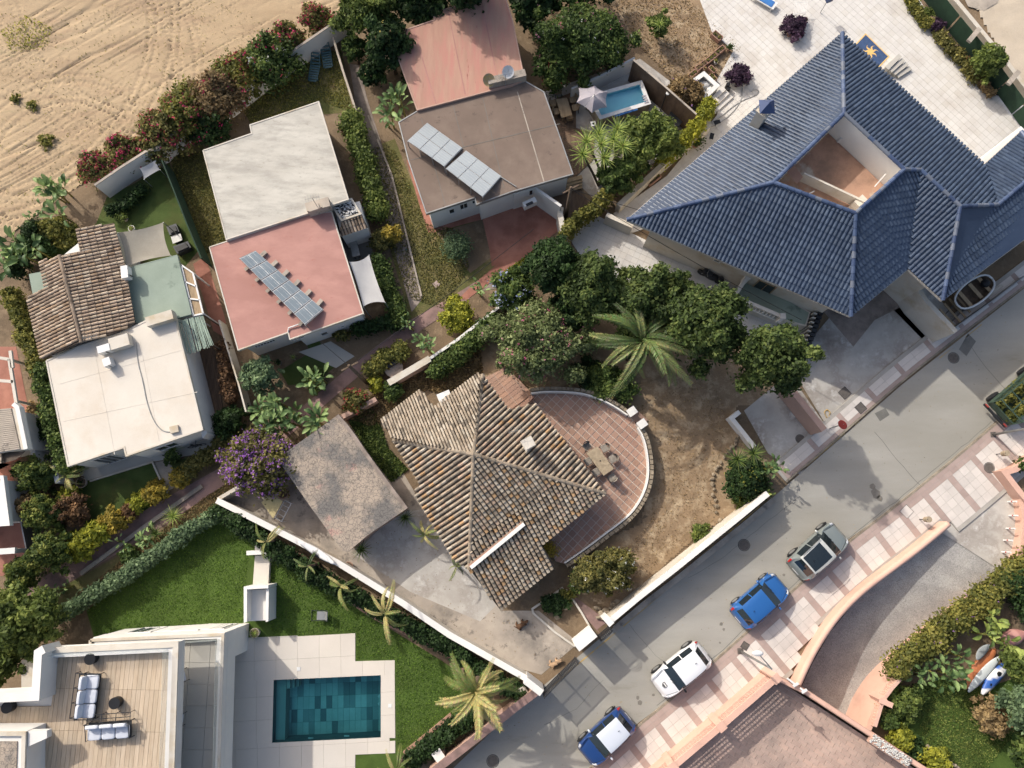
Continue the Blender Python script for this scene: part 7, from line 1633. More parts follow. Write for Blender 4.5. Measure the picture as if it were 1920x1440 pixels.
dog(1040,1244,.55,(206,166,122),'tan and white dog lying inside the driveway gate'); dog(977,1172,.6,(120,84,54),'brown dog lying on the stained drive')
# garden rocks
mb0 = [(1391,812),(1386,818),(1381,825),(1378,832),(1373,839),(1368,845),(1363,852),(1357,858),(1352,866),(1347,874),(1342,881),(1338,889),(1336,898),(1335,907),(1338,918),(1337,928),(1342,938),(1343,948),(1342,960),(1350,975),(1356,985),(1362,978)]
ST_ = thing('stone_edging', 'curved row of rough stones around the shrub bed in the dry garden', 'stone border', P(1360,890,0))
for i, (x, y) in enumerate(mb0): mb = MB(); k = U(.75,1.15); mb.cur = (k,k*.95,k*.88); q = P(x+U(-1,1),y+U(-1,1),.12); mb.ell(q, (U(.1,.2),U(.1,.18),U(.08,.14)), 7, 5, .25, i); part('stone', mb, MT['stone'], ST_, col=True)
RK = thing('rock_pile', 'pale rocks at the foot of the large bush by the street wall', 'rocks', P(1135,1150,0))
for i, (x, y) in enumerate(((1120,1140),(1128,1150),(1124,1158),(1136,1146),(1146,1140),(1152,1133),(1158,1128),(1132,1160),(1140,1155),(1149,1148),(1060,1140),(1045,1156),(1042,1148),(1066,1130))): mb = MB(); k = U(.85,1.3); mb.cur = (k,k*.97,k*.92); q = P(x,y,.15); mb.ell(q, (U(.12,.26),U(.12,.22),U(.1,.18)), 7, 5, .25, i+40); part('rock', mb, MT['stone'], RK, col=True)
# seating under the grey net, kids things
T = thing('cube_sofa', 'dark grey cube armchair on the turf by the screen fence', 'armchair', P(322,430,.02)); px_box('arm_frame', T, [(312,425),(330,419),(336,434),(318,441)], .02, .5, 'metal', .5); px_box('seat_cushion', T, [(316,427),(328,423),(332,432),(320,437)], .5, .58, 'black', .58)
T = thing('low_table', 'grey slatted low table beside the cube armchair', 'table', P(329,445,.02)); px_box('tabletop', T, [(320,443),(338,437),(342,450),(324,457)], .35, .4, 'steel', .4); px_box('base', T, [(322,444),(336,440),(339,449),(325,454)], .02, .348, 'metal', .4)
T = thing('cube_sofa', 'dark grey bench under the yellow plant by the screen fence', 'bench', P(335,470,.02)); px_box('arm_frame', T, [(324,462),(352,452),(358,464),(332,476)], .02, .5, 'metal', .5); px_box('seat_cushion', T, [(327,464),(349,456),(353,463),(333,472)], .5, .58, 'black', .58)
T = thing('garden_parasol_base', 'blue box on the wooden deck', 'box', P(390,788,.02)); q = P(390,788,.02); mb = MB(); mb.box(q+Vector((0,0,.15)), (.3,.3,.3), rz=.4); part('body', mb, MT['bluemat'], T); mb = MB(); mb.ell(q+Vector((0,.08,.33)), (.12,.12,.06), 8, 5); part('lid', mb, MT['plastic'], T)
# wooden deck with dark boards
dp = PP([(350,665),(400,648),(410,700),(420,790),(392,808),(362,700)], .05); mb = MB(); mb.prism(dp, 0, .03); DK = part('wooden_deck', mb, MT['bark'], None, kind='structure')
paving('deck_plank', DK, dp, .06, math.radians(-75.5), 3.0, .14, .012, MT['deck_dk'], h=.03, limit=60, stagger=.3, cols=[(1,1,1),(1.12,1.08,1.05),(.88,.88,.88)])
BP = PP([(1080,240),(1115,250),(1112,300),(1065,345),(1040,250),(1030,190),(1080,170)], .05); mb = MB(); mb.prism(BP, 0, .04); DK = part('pool_yard_deck', mb, MT['bark'], None, kind='structure')
paving('deck_plank', DK, BP, .07, math.radians(15), 3.0, .16, .012, MT['deck_dk'], h=.03, limit=60, stagger=.3, cols=[(1.5,1.5,1.45),(1.35,1.35,1.3),(1.6,1.55,1.5)])
T = thing('garden_steps', 'wooden steps below the yuccas beside the brown roof', 'steps', P(1080,345,0))
for k in range(4): mb = MB(); a, b = P(1062,338+5*k,.5), P(1092,330+5*k,.5); mb.beam(Vector((a.x,a.y,.35-.07*k)), Vector((b.x,b.y,.35-.07*k)), .28, .08); part('step', mb, MT['wood'], T)
# yellow canopy and rack by the drive, yard furniture
T = thing('yellow_canopy', 'small yellow striped canopy with a metal rack beside the wall', 'canopy', P(505,950,0)); tp = PP([(490,942),(507,926),(530,940),(512,972)], 1.6); mb = MB(); mb.prism(tp, 1.57, 1.6); part('canopy_cloth', mb, mat('yellow_cloth', S(196,180,120), S(180,162,104), 8, bump=.2, stretch=(8,.5,1), rot=.6, fine=.1), T)
for q in tp: mb = MB(); mb.tube([(q.x,q.y,0),(q.x,q.y,1.57)], .025, 6); part('pole', mb, MT['steel'], T)
T = thing('clothes_rack', 'bent white wire rack leaning beside the yellow canopy', 'rack', P(530,955,0)); mb = MB(); q = PP([(534,938),(546,944),(528,978),(516,970)], 1.0); 
for i in range(4): mb.tube([q[i], q[(i+1)%4]], .022, 5)
for t in (.25,.5,.75): mb.tube([q[0].lerp(q[3],t), q[1].lerp(q[2],t)], .015, 4)
part('frame', mb, MT['plastic'], T); 
for p in q: mb = MB(); mb.tube([(p.x,p.y,0), p], .02, 5); part('leg', mb, MT['plastic'], T)
T = thing('gate_meter_box', 'pale box structure beside the driveway gate pillar', 'box', P(972,1302,0)); px_box('body', T, [(962,1300),(984,1288),(992,1300),(972,1318)], 0, 1.1, 'concrete'); px_box('lid', T, [(966,1296),(980,1287),(985,1293),(971,1303)], 1.1, 1.16, 'offwhite')
T = thing('post_cap', 'cream square pier on the low street wall near the palm', 'pier', P(822,1416,0)); q = P(822,1416,1.1); mb = MB(); mb.box((q.x,q.y,.55), (.5,.5,1.1), rz=.65); part('pier', mb, MT['offwhite'], T); mb = MB(); mb.box((q.x,q.y,1.13), (.58,.58,.06), rz=.65); part('cap', mb, MT['white'], T)
T = thing('outdoor_sink', 'grey stone fountain basin under the round clipped bush', 'fountain', P(738,690,0)); q = P(738,690,.6); mb = MB(); mb.cyl((q.x,q.y,0), .55, .6, 20, .62); part('basin', mb, MT['concrete'], T); mb = MB(); mb.box((q.x-.1,q.y+.25,.75), (.7,.3,.3), rz=.5); part('back_block', mb, MT['metal'], T)
mb = MB(); 
for i, (x, y, lb) in enumerate(((818,533,'pale stepping slab alone on the weedy ground'),(762,468,'teal drain lid beside the old path'))): mb = MB(); q = P(x,y,.04); mb.box((q.x,q.y,.03), (.38,.38,.04) if i == 0 else (.14,.14,.04), rz=.75); tag(part('slab_stone', mb, MT['pave_rose' if i == 0 else 'teal'], None), lb, 'slab')
# tv aerials and dishes
def aerial(x, y, z, h, lb, dish=None):
    T = thing('roof_aerial', lb, 'aerial', P(x,y,z)); q = P(x,y,z); mb = MB(); mb.tube([q, q+Vector((0,0,h))], .018, 5); part('mast', mb, MT['steel'], T); t = q+Vector((0,0,h)); mb = MB(); mb.tube([t+Vector((-.45,-.1,0)), t+Vector((.45,.1,0))], .012, 4)
    for k in range(6): p = t+Vector((-.4+.16*k,-.09+.036*k,0)); mb.tube([p+Vector((.05,-.22,0)), p-Vector((.05,-.22,0))], .008, 4)
    part('yagi', mb, MT['steel'], T)
aerial(948,162,3.4,1.3,'thin aerial on the seam between red and brown roofs'); aerial(598,392,4.2,1.6,'television aerial on the block chimney between grey and rose roofs'); aerial(180,637,3.3,.7,'small aerial at the edge of the tiled and cream roofs'); aerial(968,812,4.6,1.2,'television aerial beside the clay roof chimney')
for x, y, z, col, lb in ((916,150,3.9,'yellow','yellow satellite dish on the chimney between the roofs'),(952,135,4.1,'plastic','white satellite dish on the chimney between the roofs')):
    T = thing('satellite_dish', lb, 'satellite dish', P(x,y,z)); q = P(x,y,z); mb = MB(); ax = Vector((.25,-.5,.8)).normalized(); s1 = ax.cross(Vector((1,0,0))).normalized(); s2 = ax.cross(s1); vs = [q]
    for r_ in (.2,.4): vs += [q+ax*(r_*r_*.6)+(s1*math.cos(t)+s2*math.sin(t))*r_ for t in [2*math.pi*k/20 for k in range(20)]]
    mb.add(vs, [(0,1+k,1+(k+1)%20) for k in range(20)]+[(1+k,21+k,21+(k+1)%20,1+(k+1)%20) for k in range(20)]); part('dish', mb, MT[col], T, smooth=True); mb = MB(); mb.tube([q, q+ax*.35+s1*.15], .012, 4); mb.tube([q-ax*.02, q-Vector((0,0,.5))], .02, 5); part('arm', mb, MT['steel'], T)
for x, y, lb in ((845,370,'small'),):
    pass
# ---------------------------------------------------------------- vegetation
MAG = [(206,60,110),(222,80,124),(182,48,94),(214,84,100)]; PINK = [(226,130,160),(206,96,140),(234,160,182)]; VIO = [(190,128,214),(204,156,226),(166,108,196)]; WHI = [(240,240,232),(226,228,222)]; YEL = [(236,214,120),(240,200,150)]; SKY_ = [(176,190,226),(196,206,236)]; RED = [(200,50,60),(190,60,80)]
# ficus row of the old garden
for (x, y, r, z, lb, pl, fl) in ((1037,502,54,5.2,'dense dark rounded tree at the street-wall end of the row, beside the grey terrace','dark',None),(1112,545,66,5.6,'leafy dark green tree with an upright tip, next to the dark rounded tree','ficus',None),(1205,572,70,5.8,'leafy dark green tree in the middle of the row above the palm','ficus',None),(1262,560,44,5.0,'smaller green tree pushing out over the lower terrace','ficus',None),(1318,615,82,7.6,'widest leafy tree of the row, right above the palm fronds','ficus',None),(1438,676,68,8.2,'leafy tree at the end of the row over the stained carport','ficus',None)):
    tree(x, y, r, z, lb, palette=pl, group='evergreen trees between old garden and villa', k=38, dens=110, size=.15, br=.26, sq=.9, ang=U(0,3))
tree(1060,585,38,3.2,'low dark understorey tree between oleander and evergreens', palette='dark', k=14); tree(1185,650,30,2.6,'dark shrub behind the palm crown', palette='dark', k=10)
tree(963,545,44,2.6,'bushy shrub with pale blue flowers beside the grass strip', name='flowering_shrub', cat='shrub', palette='green', k=18, size=.15, flowers=(45,.12,SKY_))
tree(1008,640,88,3.9,'large rounded oleander with pink flowers in the old garden', name='oleander_bush', cat='shrub', palette='oleander', k=42, dens=120, size=.13, br=.24, sq=.92, flowers=(190,.085,PINK), low=.15)
palm(1204,640,4.6,'date palm with long green fronds in the old garden', n=38, L=3.5, dead=2, trunk_r=.24)
bush(1140,716,58,1.3,'low spreading green hedge bush against the curved terrace wall','green',k=16,sq=.5,ang=-.35)
bush(1100,700,30,1.1,'dark low bush between oleander and round terrace','dark',k=8)
# east side
bush(1398,900,40,2.0,'dark bush with yellow leaf tips in the stone bordered bed','dark',k=18,flowers=(160,.05,[(196,190,90),(176,176,80)]))
bush(1388,938,18,.9,'small bright green bush at the foot of the dark bush','bright',k=6)
T = rosette(1382,862,1.6,.95,'fan leaved palm in the stone bordered bed',46,'fan','fan_palm','palm tree'); rosette(1412,850,1.9,.9,'fan leaved palm beside the banana plant',46,'fan','fan_palm','palm tree'); rosette(1430,880,1.3,.8,'spiky fan palm above the street wall',36,'fan','fan_palm','palm tree')
banana(1446,862,34,2.6,'big leaved plant at the corner of the carport',12,stems=3); banana(1445,925,26,2.0,'big leaved plant hanging over the street kerb',9,'bright',stems=2)
bush(1135,1072,62,2.2,'large grey green bush with white flowers by the round terrace','olive',k=24,sq=.62,ang=.3,dens=130,flowers=(50,.08,WHI)); bush(1095,1085,28,1.6,'green bush leaning on the white flowering bush','green',k=9)
bush(1312,998,19,.8,'small bright green shrub against the street wall','bright',k=6); bush(1038,1132,30,.7,'low dark green plants in the triangular bed','dark',k=10,sq=.7); bush(1060,1120,18,.6,'low bright plants at the top of the triangular bed','vine',k=6)
# yuccas and pool yard
Y_ = [(1099,265,3.2),(1092,290,3.0),(1127,272,3.4),(1132,297,3.2),(1167,275,3.4),(1157,243,3.0),(1122,253,2.8),(1150,262,3.0)]
T = thing('yucca_tree', 'many headed yucca tree with spiky crowns beside the brown roof', 'tree', P(1125,345,0)); b0 = P(1122,348,0); b1 = P(1132,345,0)
for i, (x, y, z) in enumerate(Y_):
    c = P(x, y, z); rosette(0,0,0,.95,'',54,'yucca',parent=T,c=c); f = b0 if i % 2 else b1; m_ = f.lerp(c, .45)+Vector((U(-.2,.2),U(-.1,.2),.3)); mb = MB(); mb.tube(smooth_line([f, m_, c], 2), .09, 6); part('trunk', mb, MT['bark'], T, smooth=True)
for i in (0,2,4,5,3): c = P(*Y_[i]); mb = MB(); mb.cur = tuple(pal('palmdry')[0]*1.3); mb.tube([c, c+Vector((0,0,.35))], [.09,.02], 6); part('flower_spike', mb, MT['blade'], T)
tree(1215,262,58,3.6,'rounded bright leaved tree between yucca and small pool',palette='bright',k=34,dens=120,size=.16,br=.24,sq=.8); tree(1160,335,34,2.8,'dark green tree below the yucca heads',palette='green',k=16)
tree(1190,312,30,2.4,'green shrub along the cream wall below the bright tree',palette='green',k=12)
hedge([(1248,290),(1290,255),(1320,215),(1335,190)],1.1,1.7,'yellow green creeper along the top of the pool yard wall','lime'); bush(1288,175,38,1.6,'grey brown dry shrub above the tall brown wall','dry',k=14,sq=.8,flowers=(8,.1,VIO))
hedge([(1062,432),(1085,405),(1115,385),(1140,360)],1.0,1.9,'olive creeper over the fence by the utility pole','vine')
tree(1083,80,96,3.9,'huge oleander with white and pink flowers above the small pool',name='oleander_bush',cat='shrub',palette='green',k=46,dens=115,size=.14,br=.23,sq=.72,ang=.05,flowers=(120,.08,WHI+PINK+PINK),low=.2); bush(1150,98,30,2.6,'pink flowering end of the oleander by the brown wall','green',k=10,flowers=(60,.09,PINK))
bush(1040,140,30,3.3,'oleander branches hanging over the brown roof','green',k=8,flowers=(20,.09,RED+PINK))
tree(1000,5,50,3.0,'dark tree at the top edge between red roof and dry garden',palette='dark',k=16); tree(1085,-25,60,3.4,'dark tree cut by the top edge above the oleander',palette='dark',k=16)
tree(1236,50,22,2.0,'small spiky palm like shrub alone in the dry garden',name='spiky_shrub',cat='shrub',palette='bright',k=12,size=.18,low=.3); rosette(1236,46,2.0,.6,'spiky rosette plant in the small brick bed of the dry garden',44)
for x, y, r, lb in ((1490,52,24,'dark purple shrub with two pots on the upper terrace'),(1387,141,23,'dark purple shrub alone on the terrace near the tub')): bush(x,y,r,.9,lb,'purple',k=12,dens=170,size=.12,z0=.1,group='purple terrace shrubs')
# top right hedge
hedge([(1706,-20),(1720,8),(1742,38)],.8,.8,'low dry hedge at the top of the sand lot wall','vine'); bush(1758,48,15,.9,'small dark purple bush in the long flower bed','purple',k=6); hedge([(1768,62),(1790,85),(1815,112),(1835,140)],.9,.8,'mixed green hedge in the long flower bed','olive',flowers=(14,.06,YEL+RED)); tree(1850,118,31,2.6,'bright green lemon tree beside the green cloth fence',palette='bright',k=20,dens=130,size=.15); hedge([(1842,150),(1862,172)],.6,.6,'dry low plants at the lower end of the flower bed','dry'); bush(1738,25,14,.8,'bright green small bush in the long flower bed','bright',k=6)
T = thing('old_tyres', 'dark coil of old hose at the end of the flower bed', 'hose', P(1875,172,.1)); mb = MB(); q = P(1875,170,.2); mb.tube([q+Vector((.3*math.cos(t),.35*math.sin(t),.05*math.sin(3*t))) for t in [6.283*k/20 for k in range(21)]], .08, 6); part('coil', mb, MT['black'], T)
# between the houses
hedge([(655,222),(668,262),(682,300),(694,340),(706,385)],1.5,1.7,'clipped row of bright conifer shrubs beside the grey roof','bright',dens=150,size=.14); bush(650,245,14,1.3,'reddish tip shrub at the top of the conifer row','brown',k=5); bush(696,376,20,1.5,'purple flowered shrub at the low end of the conifer row','green',k=8,flowers=(40,.07,VIO))
bush(733,440,22,1.4,'yellow green rounded shrub by the old path','gold',k=12); bush(716,452,22,1.3,'olive rounded shrub behind the yellow one','olive',k=10); hedge([(712,490),(722,525),(736,560),(745,590)],1.25,1.5,'feathery green hedge beside the white shade sail','green'); hedge([(668,612),(700,606),(742,598)],1.0,1.3,'dark green hedge at the corner of the rose roofed house','dark')
c = P(857,462,.9); T = thing('clipped_ball', 'grey green shrub clipped into a ball on the dark bed', 'shrub', (c.x,c.y,0)); foliage('foliage', [((c.x,c.y,.85),(.8,.8,.75))], T, 420, .08, 'grey', .9); mb = MB(); mb.tube([(c.x,c.y,0),(c.x,c.y,.5)], .05, 6); part('stem', mb, MT['bark'], T)
bush(856,590,32,1.3,'feathery yellow green shrub by the rose wall','lime',k=14,dens=150,size=.12); hedge([(818,690),(850,668),(890,630),(925,598)],1.3,1.5,'ivy hedge along the narrow white wall','green',flowers=(20,.05,[(150,150,200)]))
hedge([(698,688),(722,668),(748,655)],1.2,1.3,'clipped olive bush over the stone basin','vine',dens=150); bush(705,720,19,1.1,'yellow green shrub below the clipped olive bush','lime',k=8); bush(738,735,20,1.1,'green shrub beside the dividing wall','green',k=8); bush(668,752,26,1.3,'small bush with red flowers on the broken rose wall','olive',k=9,flowers=(50,.08,RED))
bush(590,712,24,1.0,'green shrub at the end of the little lawn','bright',k=8); bush(640,628,20,1.0,'olive shrubs against the white house wall','olive',k=7,sq=.6)
tree(490,705,36,2.6,'grey green shrub tree beside the little lawn',palette='grey',k=18,size=.14); bush(464,770,14,1.0,'dark fern by the end of the white fence','dark',k=5)
banana(735,190,46,3.2,'large banana clump beside the brown roof',24,stems=5); banana(545,748,85,3.2,'very large banana clump above the purple bougainvillea',80,stems=16,L=1.15,spread=.72); banana(790,632,34,2.6,'banana clump at the junction of the rose path',13,stems=3); banana(762,600,22,3.0,'tall banana plant leaning over the path junction',8,stems=2); banana(902,545,26,2.6,'banana plant beside the boundary path',9,stems=2)
banana(110,372,52,2.8,'banana clump at the corner of the turf by the sand',22,stems=5); banana(28,485,56,3.0,'banana clump at the photo edge left of the tiled roof',26,stems=6); banana(72,400,30,2.4,'banana plants in front of the sandy field',10,stems=3); banana(505,800,40,2.6,'banana leaves beside the garage roof',16,stems=4)
bush(110,432,44,1.4,'dark creeper under the banana clump','vine',k=14,sq=.6); bush(70,450,34,1.3,'dark shrubs between the two banana clumps','dark',k=10); hedge([(205,392),(235,375),(262,350)],.8,.9,'low climbing plants at the foot of the white field wall','dark')
LOOSE[:] = [.4, 1.9]
tree(492,868,72,3.2,'purple bougainvillea spilling over the drive',name='bougainvillea',cat='shrub',palette='olive',k=30,br=.25,size=.13,dens=90,sq=.85,flowers=(900,.11,VIO),low=.1)
LOOSE[:] = [.2, 1.5]
# top, behind the white wall
tree(690,18,60,4.6,'yellow green tree at the top edge over the white wall',palette='bright',k=24,size=.16); tree(790,0,62,4.2,'dark tree at the top edge between wall and red roof',palette='dark',k=22); tree(868,-34,60,7.5,'dark tree cut by the top edge above the red roof',palette='dark',k=14); tree(730,92,46,4.6,'dark rambling shrub between fence and red roof',palette='dark',k=18,flowers=(14,.08,YEL)); tree(665,95,24,2.4,'shrub with yellow flowers beside the board fence',palette='green',k=10,flowers=(12,.08,YEL)); tree(700,140,26,2.0,'dark shrub by the old path',palette='dark',k=10,flowers=(8,.07,YEL)); bush(770,140,20,1.6,'dark bush against the red roof','dark',k=7)
# bougainvillea belt on the edge of the field
LOOSE[:] = [.42, 1.8]
for i, (x, y, r, z, pl, n, lb) in enumerate(((178,316,30,1.8,'olive',60,'magenta bougainvillea nearest the banana clump'),(232,284,32,1.9,'olive',70,'magenta bougainvillea along the white field wall'),(305,250,44,2.4,'olive',55,'magenta flecked bush above the green screen fence'),(352,212,50,2.6,'vine',40,'tangled bush in the middle of the field border'),(405,185,50,2.6,'dry',25,'grey brown tangled bush in the field border'),(448,140,46,2.5,'vine',45,'green bush with magenta tips above the dry lawn'),(505,115,50,2.6,'green',22,'green bush with white flowers above the loungers'),(538,76,30,2.3,'olive',30,'bush with magenta flowers at the end of the white wall'),(592,36,26,2.2,'olive',40,'sparse magenta bush beyond the white wall'),(390,235,36,2.0,'dark',6,'dark bush overhanging the weedy yard'))):
    bush(x,y,r*1.08,z,lb,pl,'field_border_bush','shrub',k=20,br=.34,dens=95,size=.14,flowers=(int(n*3.2),.12,MAG if i != 6 else WHI+MAG),group='bushes on the edge of the field')
LOOSE[:] = [.2, 1.5]
for x, y, r, lb in ((85,265,20,'bright green weed clump in the lower part of the sand'),(28,185,12,'small grey weed at the photo edge in the sand'),(60,198,13,'small grey weed in the sand beside the other one')): bush(x,y,r,.35,lb,'vine','weed_clump','weeds',k=8,dens=60,size=.1,br=.3)
tufts('weeds', [(0,60),(50,30),(100,50),(90,90),(20,100)], 620, .07, 'lime', z=.08, h=.18); tufts('weeds', [(0,20),(400,0),(560,60),(330,180),(100,370),(0,420)], 1800, .055, 'vine', z=.07, h=.08)
# west side hedges
hedge([(8,545),(30,600),(52,660),(66,700)],1.0,2.0,'ivy hedge beside the old tiled roof','vine'); hedge([(70,690),(82,760),(98,820),(118,872)],1.05,2.2,'tall ivy hedge along the cream roofed house','green'); hedge([(60,420),(40,450),(20,500)],1.2,1.6,'leafy hedge between sand and tiled roof','dark')
hedge([(412,650),(420,700),(425,745)],.8,1.3,'brown leaved hedge beside the wooden deck','brown'); bush(428,790,30,1.6,'dark green shrub at the end of the wooden deck','dark',k=12); tree(328,905-17,1,1,'x') if False else None
hedge([(330,895),(365,865),(400,845),(425,822)],1.1,1.1,'olive clipped hedge below the bicycle','olive'); bush(340,895,22,1.2,'yellow green end of the clipped hedge','gold',k=9); bush(322,858,16,.9,'feathery plant at the concrete step','green',k=6)
for x, y, r, z, pl, lb in ((148,1025,28,1.8,'lime','yellow green shrub at the lower end of the path hedge'),(180,1000,26,1.7,'lime','yellow green shrub second along the path hedge'),(215,975,26,1.5,'gold','golden shrub in the middle of the path hedge'),(240,960,18,1.2,'brown','brownish shrub between golden ones'),(290,925,24,1.3,'gold','golden rounded shrub at the top of the path hedge'),(262,940,20,1.3,'lime','lime shrub beside the golden rounded one')): bush(x,y,r,z,lb,pl,k=11,group='shrubs of the path hedge')
for x, y, r, z, pl, lb in ((70,890,36,2.6,'conifer','feathery conifer below the white wall stub'),(82,960,38,2.8,'conifer','feathery conifer in the middle of the edge row'),(100,1030,42,3.0,'conifer','large feathery conifer above the rose path'),(45,1075,36,2.4,'conifer','spreading conifer at the lower end of the brick terrace')): tree(x,y,r,z,lb,'conifer_tree',palette=pl,k=22,dens=120,size=.13,low=.1,br=.28)
bush(135,955,30,2.0,'reddish brown shrub beside the front lawn','brown',k=12); bush(55,945,26,2.1,'orange brown dry conifer branch bush','dry',k=10); bush(128,925,18,1.6,'yellow green bush under the small yellow palm','lime',k=7); bush(45,885,20,1.2,'dark bush with pink flowers at the photo edge','dark',k=8,flowers=(8,.07,PINK)); bush(62,812,28,1.2,'dark shrub beside the ribbed roof','dark',k=10); bush(66,765,16,.9,'dry shrub in the strip beside the rose terrace','dry',k=6)
palm(128,893,1.6,'small yellow palm at the corner of the front lawn',n=14,L=1.2,kind='palmdry',trunk_r=.08); rosette(325,842,.9,.7,'feathery cycad beside the bicycle wall',30,'fan','cycad','plant')
tree(50,1165,72,4.6,'large bright green tree beside the villa terrace',palette='bright',k=40,dens=120,size=.17,br=.24); tree(-5,1240,44,4.0,'bright green tree cut by the photo edge',palette='bright',k=20)
rocks = None
# path side plants
banana(232,1015,24,1.3,'big leaved plant over the rose path',7,stems=2); banana(268,1010,30,1.4,'big leaved plants between path and lawn hedge',14,stems=4); rosette(325,968,.5,.8,'spiky green rosette on the dry verge',46); rosette(292,1000,.4,.7,'dark spiky rosette beside the big leaved plants',36,'fan'); banana(105,1112,26,1.4,'pale big leaved plant beside the bright tree',9,'banana',stems=3); bush(240,1040,20,.9,'low mixed plants below the big leaves','green',k=7)
hedge([(105,1155),(165,1120),(220,1085),(280,1045),(340,1000),(400,962)],.95,1.3,'dark clipped hedge along the villa lawn by the path','grey',dens=150,size=.12); hedge([(402,958),(430,975),(475,1005),(520,1035),(560,1062),(600,1088)],1.0,1.35,'dark clipped hedge above the white garden walls','dark',dens=150,size=.12); hedge([(605,1090),(650,1112),(700,1140),(760,1172),(820,1205),(870,1238)],1.0,1.35,'dark clipped hedge along the street corner of the lawn','dark',dens=150,size=.12); hedge([(875,1242),(905,1262),(950,1290),(975,1300)],.9,1.2,'dark hedge end behind the large palm','dark',dens=150,size=.12)
hedge([(775,1430),(815,1395),(860,1362),(890,1345)],1.2,1.1,'clipped hedge on the low street wall','dark',dens=150,size=.12)
for (x, y, z, n, L_, lb, kd) in ((500,1015,2.4,5,1.4,'thin young palm above the white cross wall','palmdry'),(578,1062,2.6,5,1.4,'thin young palm behind the lawn kerb','palm'),(640,1100,2.8,6,1.6,'young palm in the hedge near the garage','palmdry'),(722,1150,3.0,7,1.9,'young palm in the middle of the lawn hedge','palmdry'),(745,1445,2.6,8,1.6,'young palm cut by the lower edge','palmdry')): palm(x,y,z,lb,n=n,L=L_*.95,kind=kd,trunk_r=.07,group='young palms along the villa hedge',low=-.8)
palm(893,1298,4.4,'large shaggy palm with yellow fronds over the street wall',n=26,L=2.7,kind='palmdry',dead=8,trunk_r=.22)
palm(797,1003,1.6,'small feathery palm against the roof edge by the drive',n=8,L=1.2,kind='palmdry',trunk_r=.06); palm(856,1062,1.4,'small feathery palm at the lower roof corner',n=7,L=1.0,kind='palm',trunk_r=.06); rosette(678,1030,.7,.8,'spiky plant at the corner of the garage',34,'fan'); rosette(760,970,.7,.7,'dark spiky plant below the garage parapet',34,'fan')
# lower right garden
hedge([(1690,1258),(1720,1228),(1760,1195),(1800,1165),(1850,1128),(1900,1085),(1960,1040)],1.5,1.5,'long clipped hedge with purple flowers along the ramp wall','vine',flowers=(90,.06,VIO),dens=140); banana(1788,1250,52,2.2,'big leaved plant over the boats',22,'banana',stems=5,L=1.1); banana(1862,1192,50,2.4,'big leaved plant at the photo edge above the boats',22,'bright',stems=5,L=1.1); banana(1738,1275,36,1.8,'big leaved plant at the corner of the pierced wall',14,'banana',stems=4,L=.9)
bush(1700,1322,32,1.3,'bright green shrubs against the pierced wall','bright',k=12); bush(1722,1300,20,1.0,'dark green shrub beside the big leaves','green',k=7); bush(1690,1385,28,1.0,'lime shrub above the pebble trough','lime',k=10); bush(1668,1350,22,1.0,'green shrub below the pierced wall pier','green',k=8); bush(1755,1428,30,1.1,'lime clipped shrub at the lower edge','lime',k=12); bush(1712,1410,24,.9,'dark shrub between lime shrubs','dark',k=8)
bush(1860,1345,34,1.8,'olive brown rounded bush beside the lawn','dry',k=14); tree(1912,1325,46,3.0,'grey green tree at the photo edge',palette='grey',k=22,size=.14); tree(1905,1245,30,2.2,'bright shrub between boats and grey tree',palette='bright',k=12); tree(1935,1410,40,2.6,'green shrub at the lower corner of the photo',palette='green',k=14); bush(1915,872,14,1.2,'green hedge end above the peach corner wall','green',k=6); hedge([(1905,1095),(1925,1120),(1950,1150)],1.5,1.6,'dark hedge behind the long clipped hedge','dark')
bush(1648,1330,14,.9,'creeper on the ramp side of the pierced wall','olive',k=6,flowers=(6,.05,RED)); 
SE_ = thing('stone_edging', 'row of pale stones between lime shrubs and the garden lawn', 'stone border', P(1760,1400,0))
for i in range(14): mb = MB(); k = U(.9,1.3); mb.cur = (k,k,k*.95); q = P(1738+4.4*i+U(-1,1),1398+3.2*i+U(-1,1),.08); mb.ell(q, (.12,.11,.1), 7, 5, .25, i+80); part('stone', mb, MT['stone'], SE_, col=True)
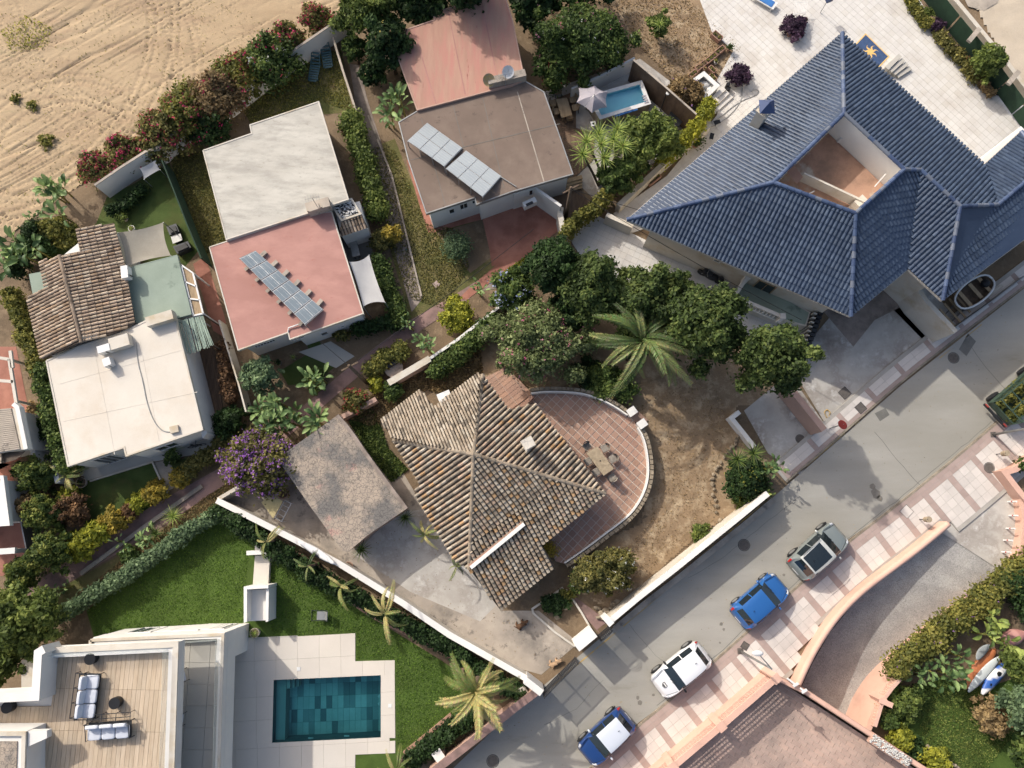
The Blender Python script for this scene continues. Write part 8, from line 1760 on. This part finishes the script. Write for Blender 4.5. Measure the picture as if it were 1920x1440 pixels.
tufts('dry_grass', [(715,790),(800,730),(850,745),(905,700),(900,650),(810,690),(700,740),(640,780),(700,800)], 9000, .10, 'dry', z=.02, h=.12); tufts('dry_grass', [(1200,760),(1330,700),(1370,790),(1340,880),(1340,980),(1200,1080),(1140,1140),(1090,1110),(1220,980),(1230,860)], 2500, .05, 'dry', z=.05, h=.06)
tufts('grass', [(655,790),(700,760),(728,840),(765,880),(735,905),(690,850)], 5000, .09, 'green', z=.02, h=.1); tufts('grass', [(472,235),(440,180),(560,100),(640,95),(660,210),(600,190)], 6000, .06, 'vine', z=.02, h=.05); tufts('grass', [(318,290),(380,285),(430,460),(385,480),(340,400)], 5000, .07, 'olive', z=.02, h=.06)
tufts('grass', [(700,275),(740,280),(800,420),(860,430),(880,500),(835,580),(770,560),(735,480)], 8000, .06, 'olive', z=.02, h=.05); tufts('grass', [(480,872),(420,935),(300,1030),(160,1130),(110,1140),(290,1005),(380,935)], 5000, .06, 'dry', z=.02, h=.05)
tufts('grass', [(1690,1300),(1760,1270),(1850,1290),(1900,1380),(1850,1440),(1760,1440)], 6000, .06, 'bright', z=.02, h=.04); tufts('dry_grass', [(1100,0),(1160,20),(1200,90),(1260,150),(1330,190),(1390,90),(1280,-10)], 4000, .06, 'dry', z=.05, h=.06); tufts('grass', [(925,522),(1000,472),(1015,480),(940,540)], 3000, .07, 'lime', z=.03, h=.05)
tufts('lawn_blades', [(182,1195),(165,1145),(290,1050),(400,975),(470,1010),(460,1100),(455,1165),(180,1205)], 9000, .045, [(100,128,44),(82,110,38),(66,92,32)], z=.012, h=.03)
tufts('lawn_blades', [(508,1035),(620,1115),(830,1240),(862,1290),(860,1330),(745,1410),(742,1236),(668,1236),(668,1186),(508,1192)], 9000, .045, [(100,128,44),(82,110,38),(66,92,32)], z=.012, h=.03)
tufts('litter', [(960,1340),(1130,1200),(1440,950),(1690,730),(1900,560),(1860,790),(1590,1010),(1250,1310),(1090,1450),(900,1440)], 420, .035, 'dry', z=.018, h=.01)
tufts('litter', [(600,1030),(700,1010),(800,960),(930,1140),(1080,1200),(1010,1265),(800,1150)], 260, .04, 'dry', z=.03, h=.01)
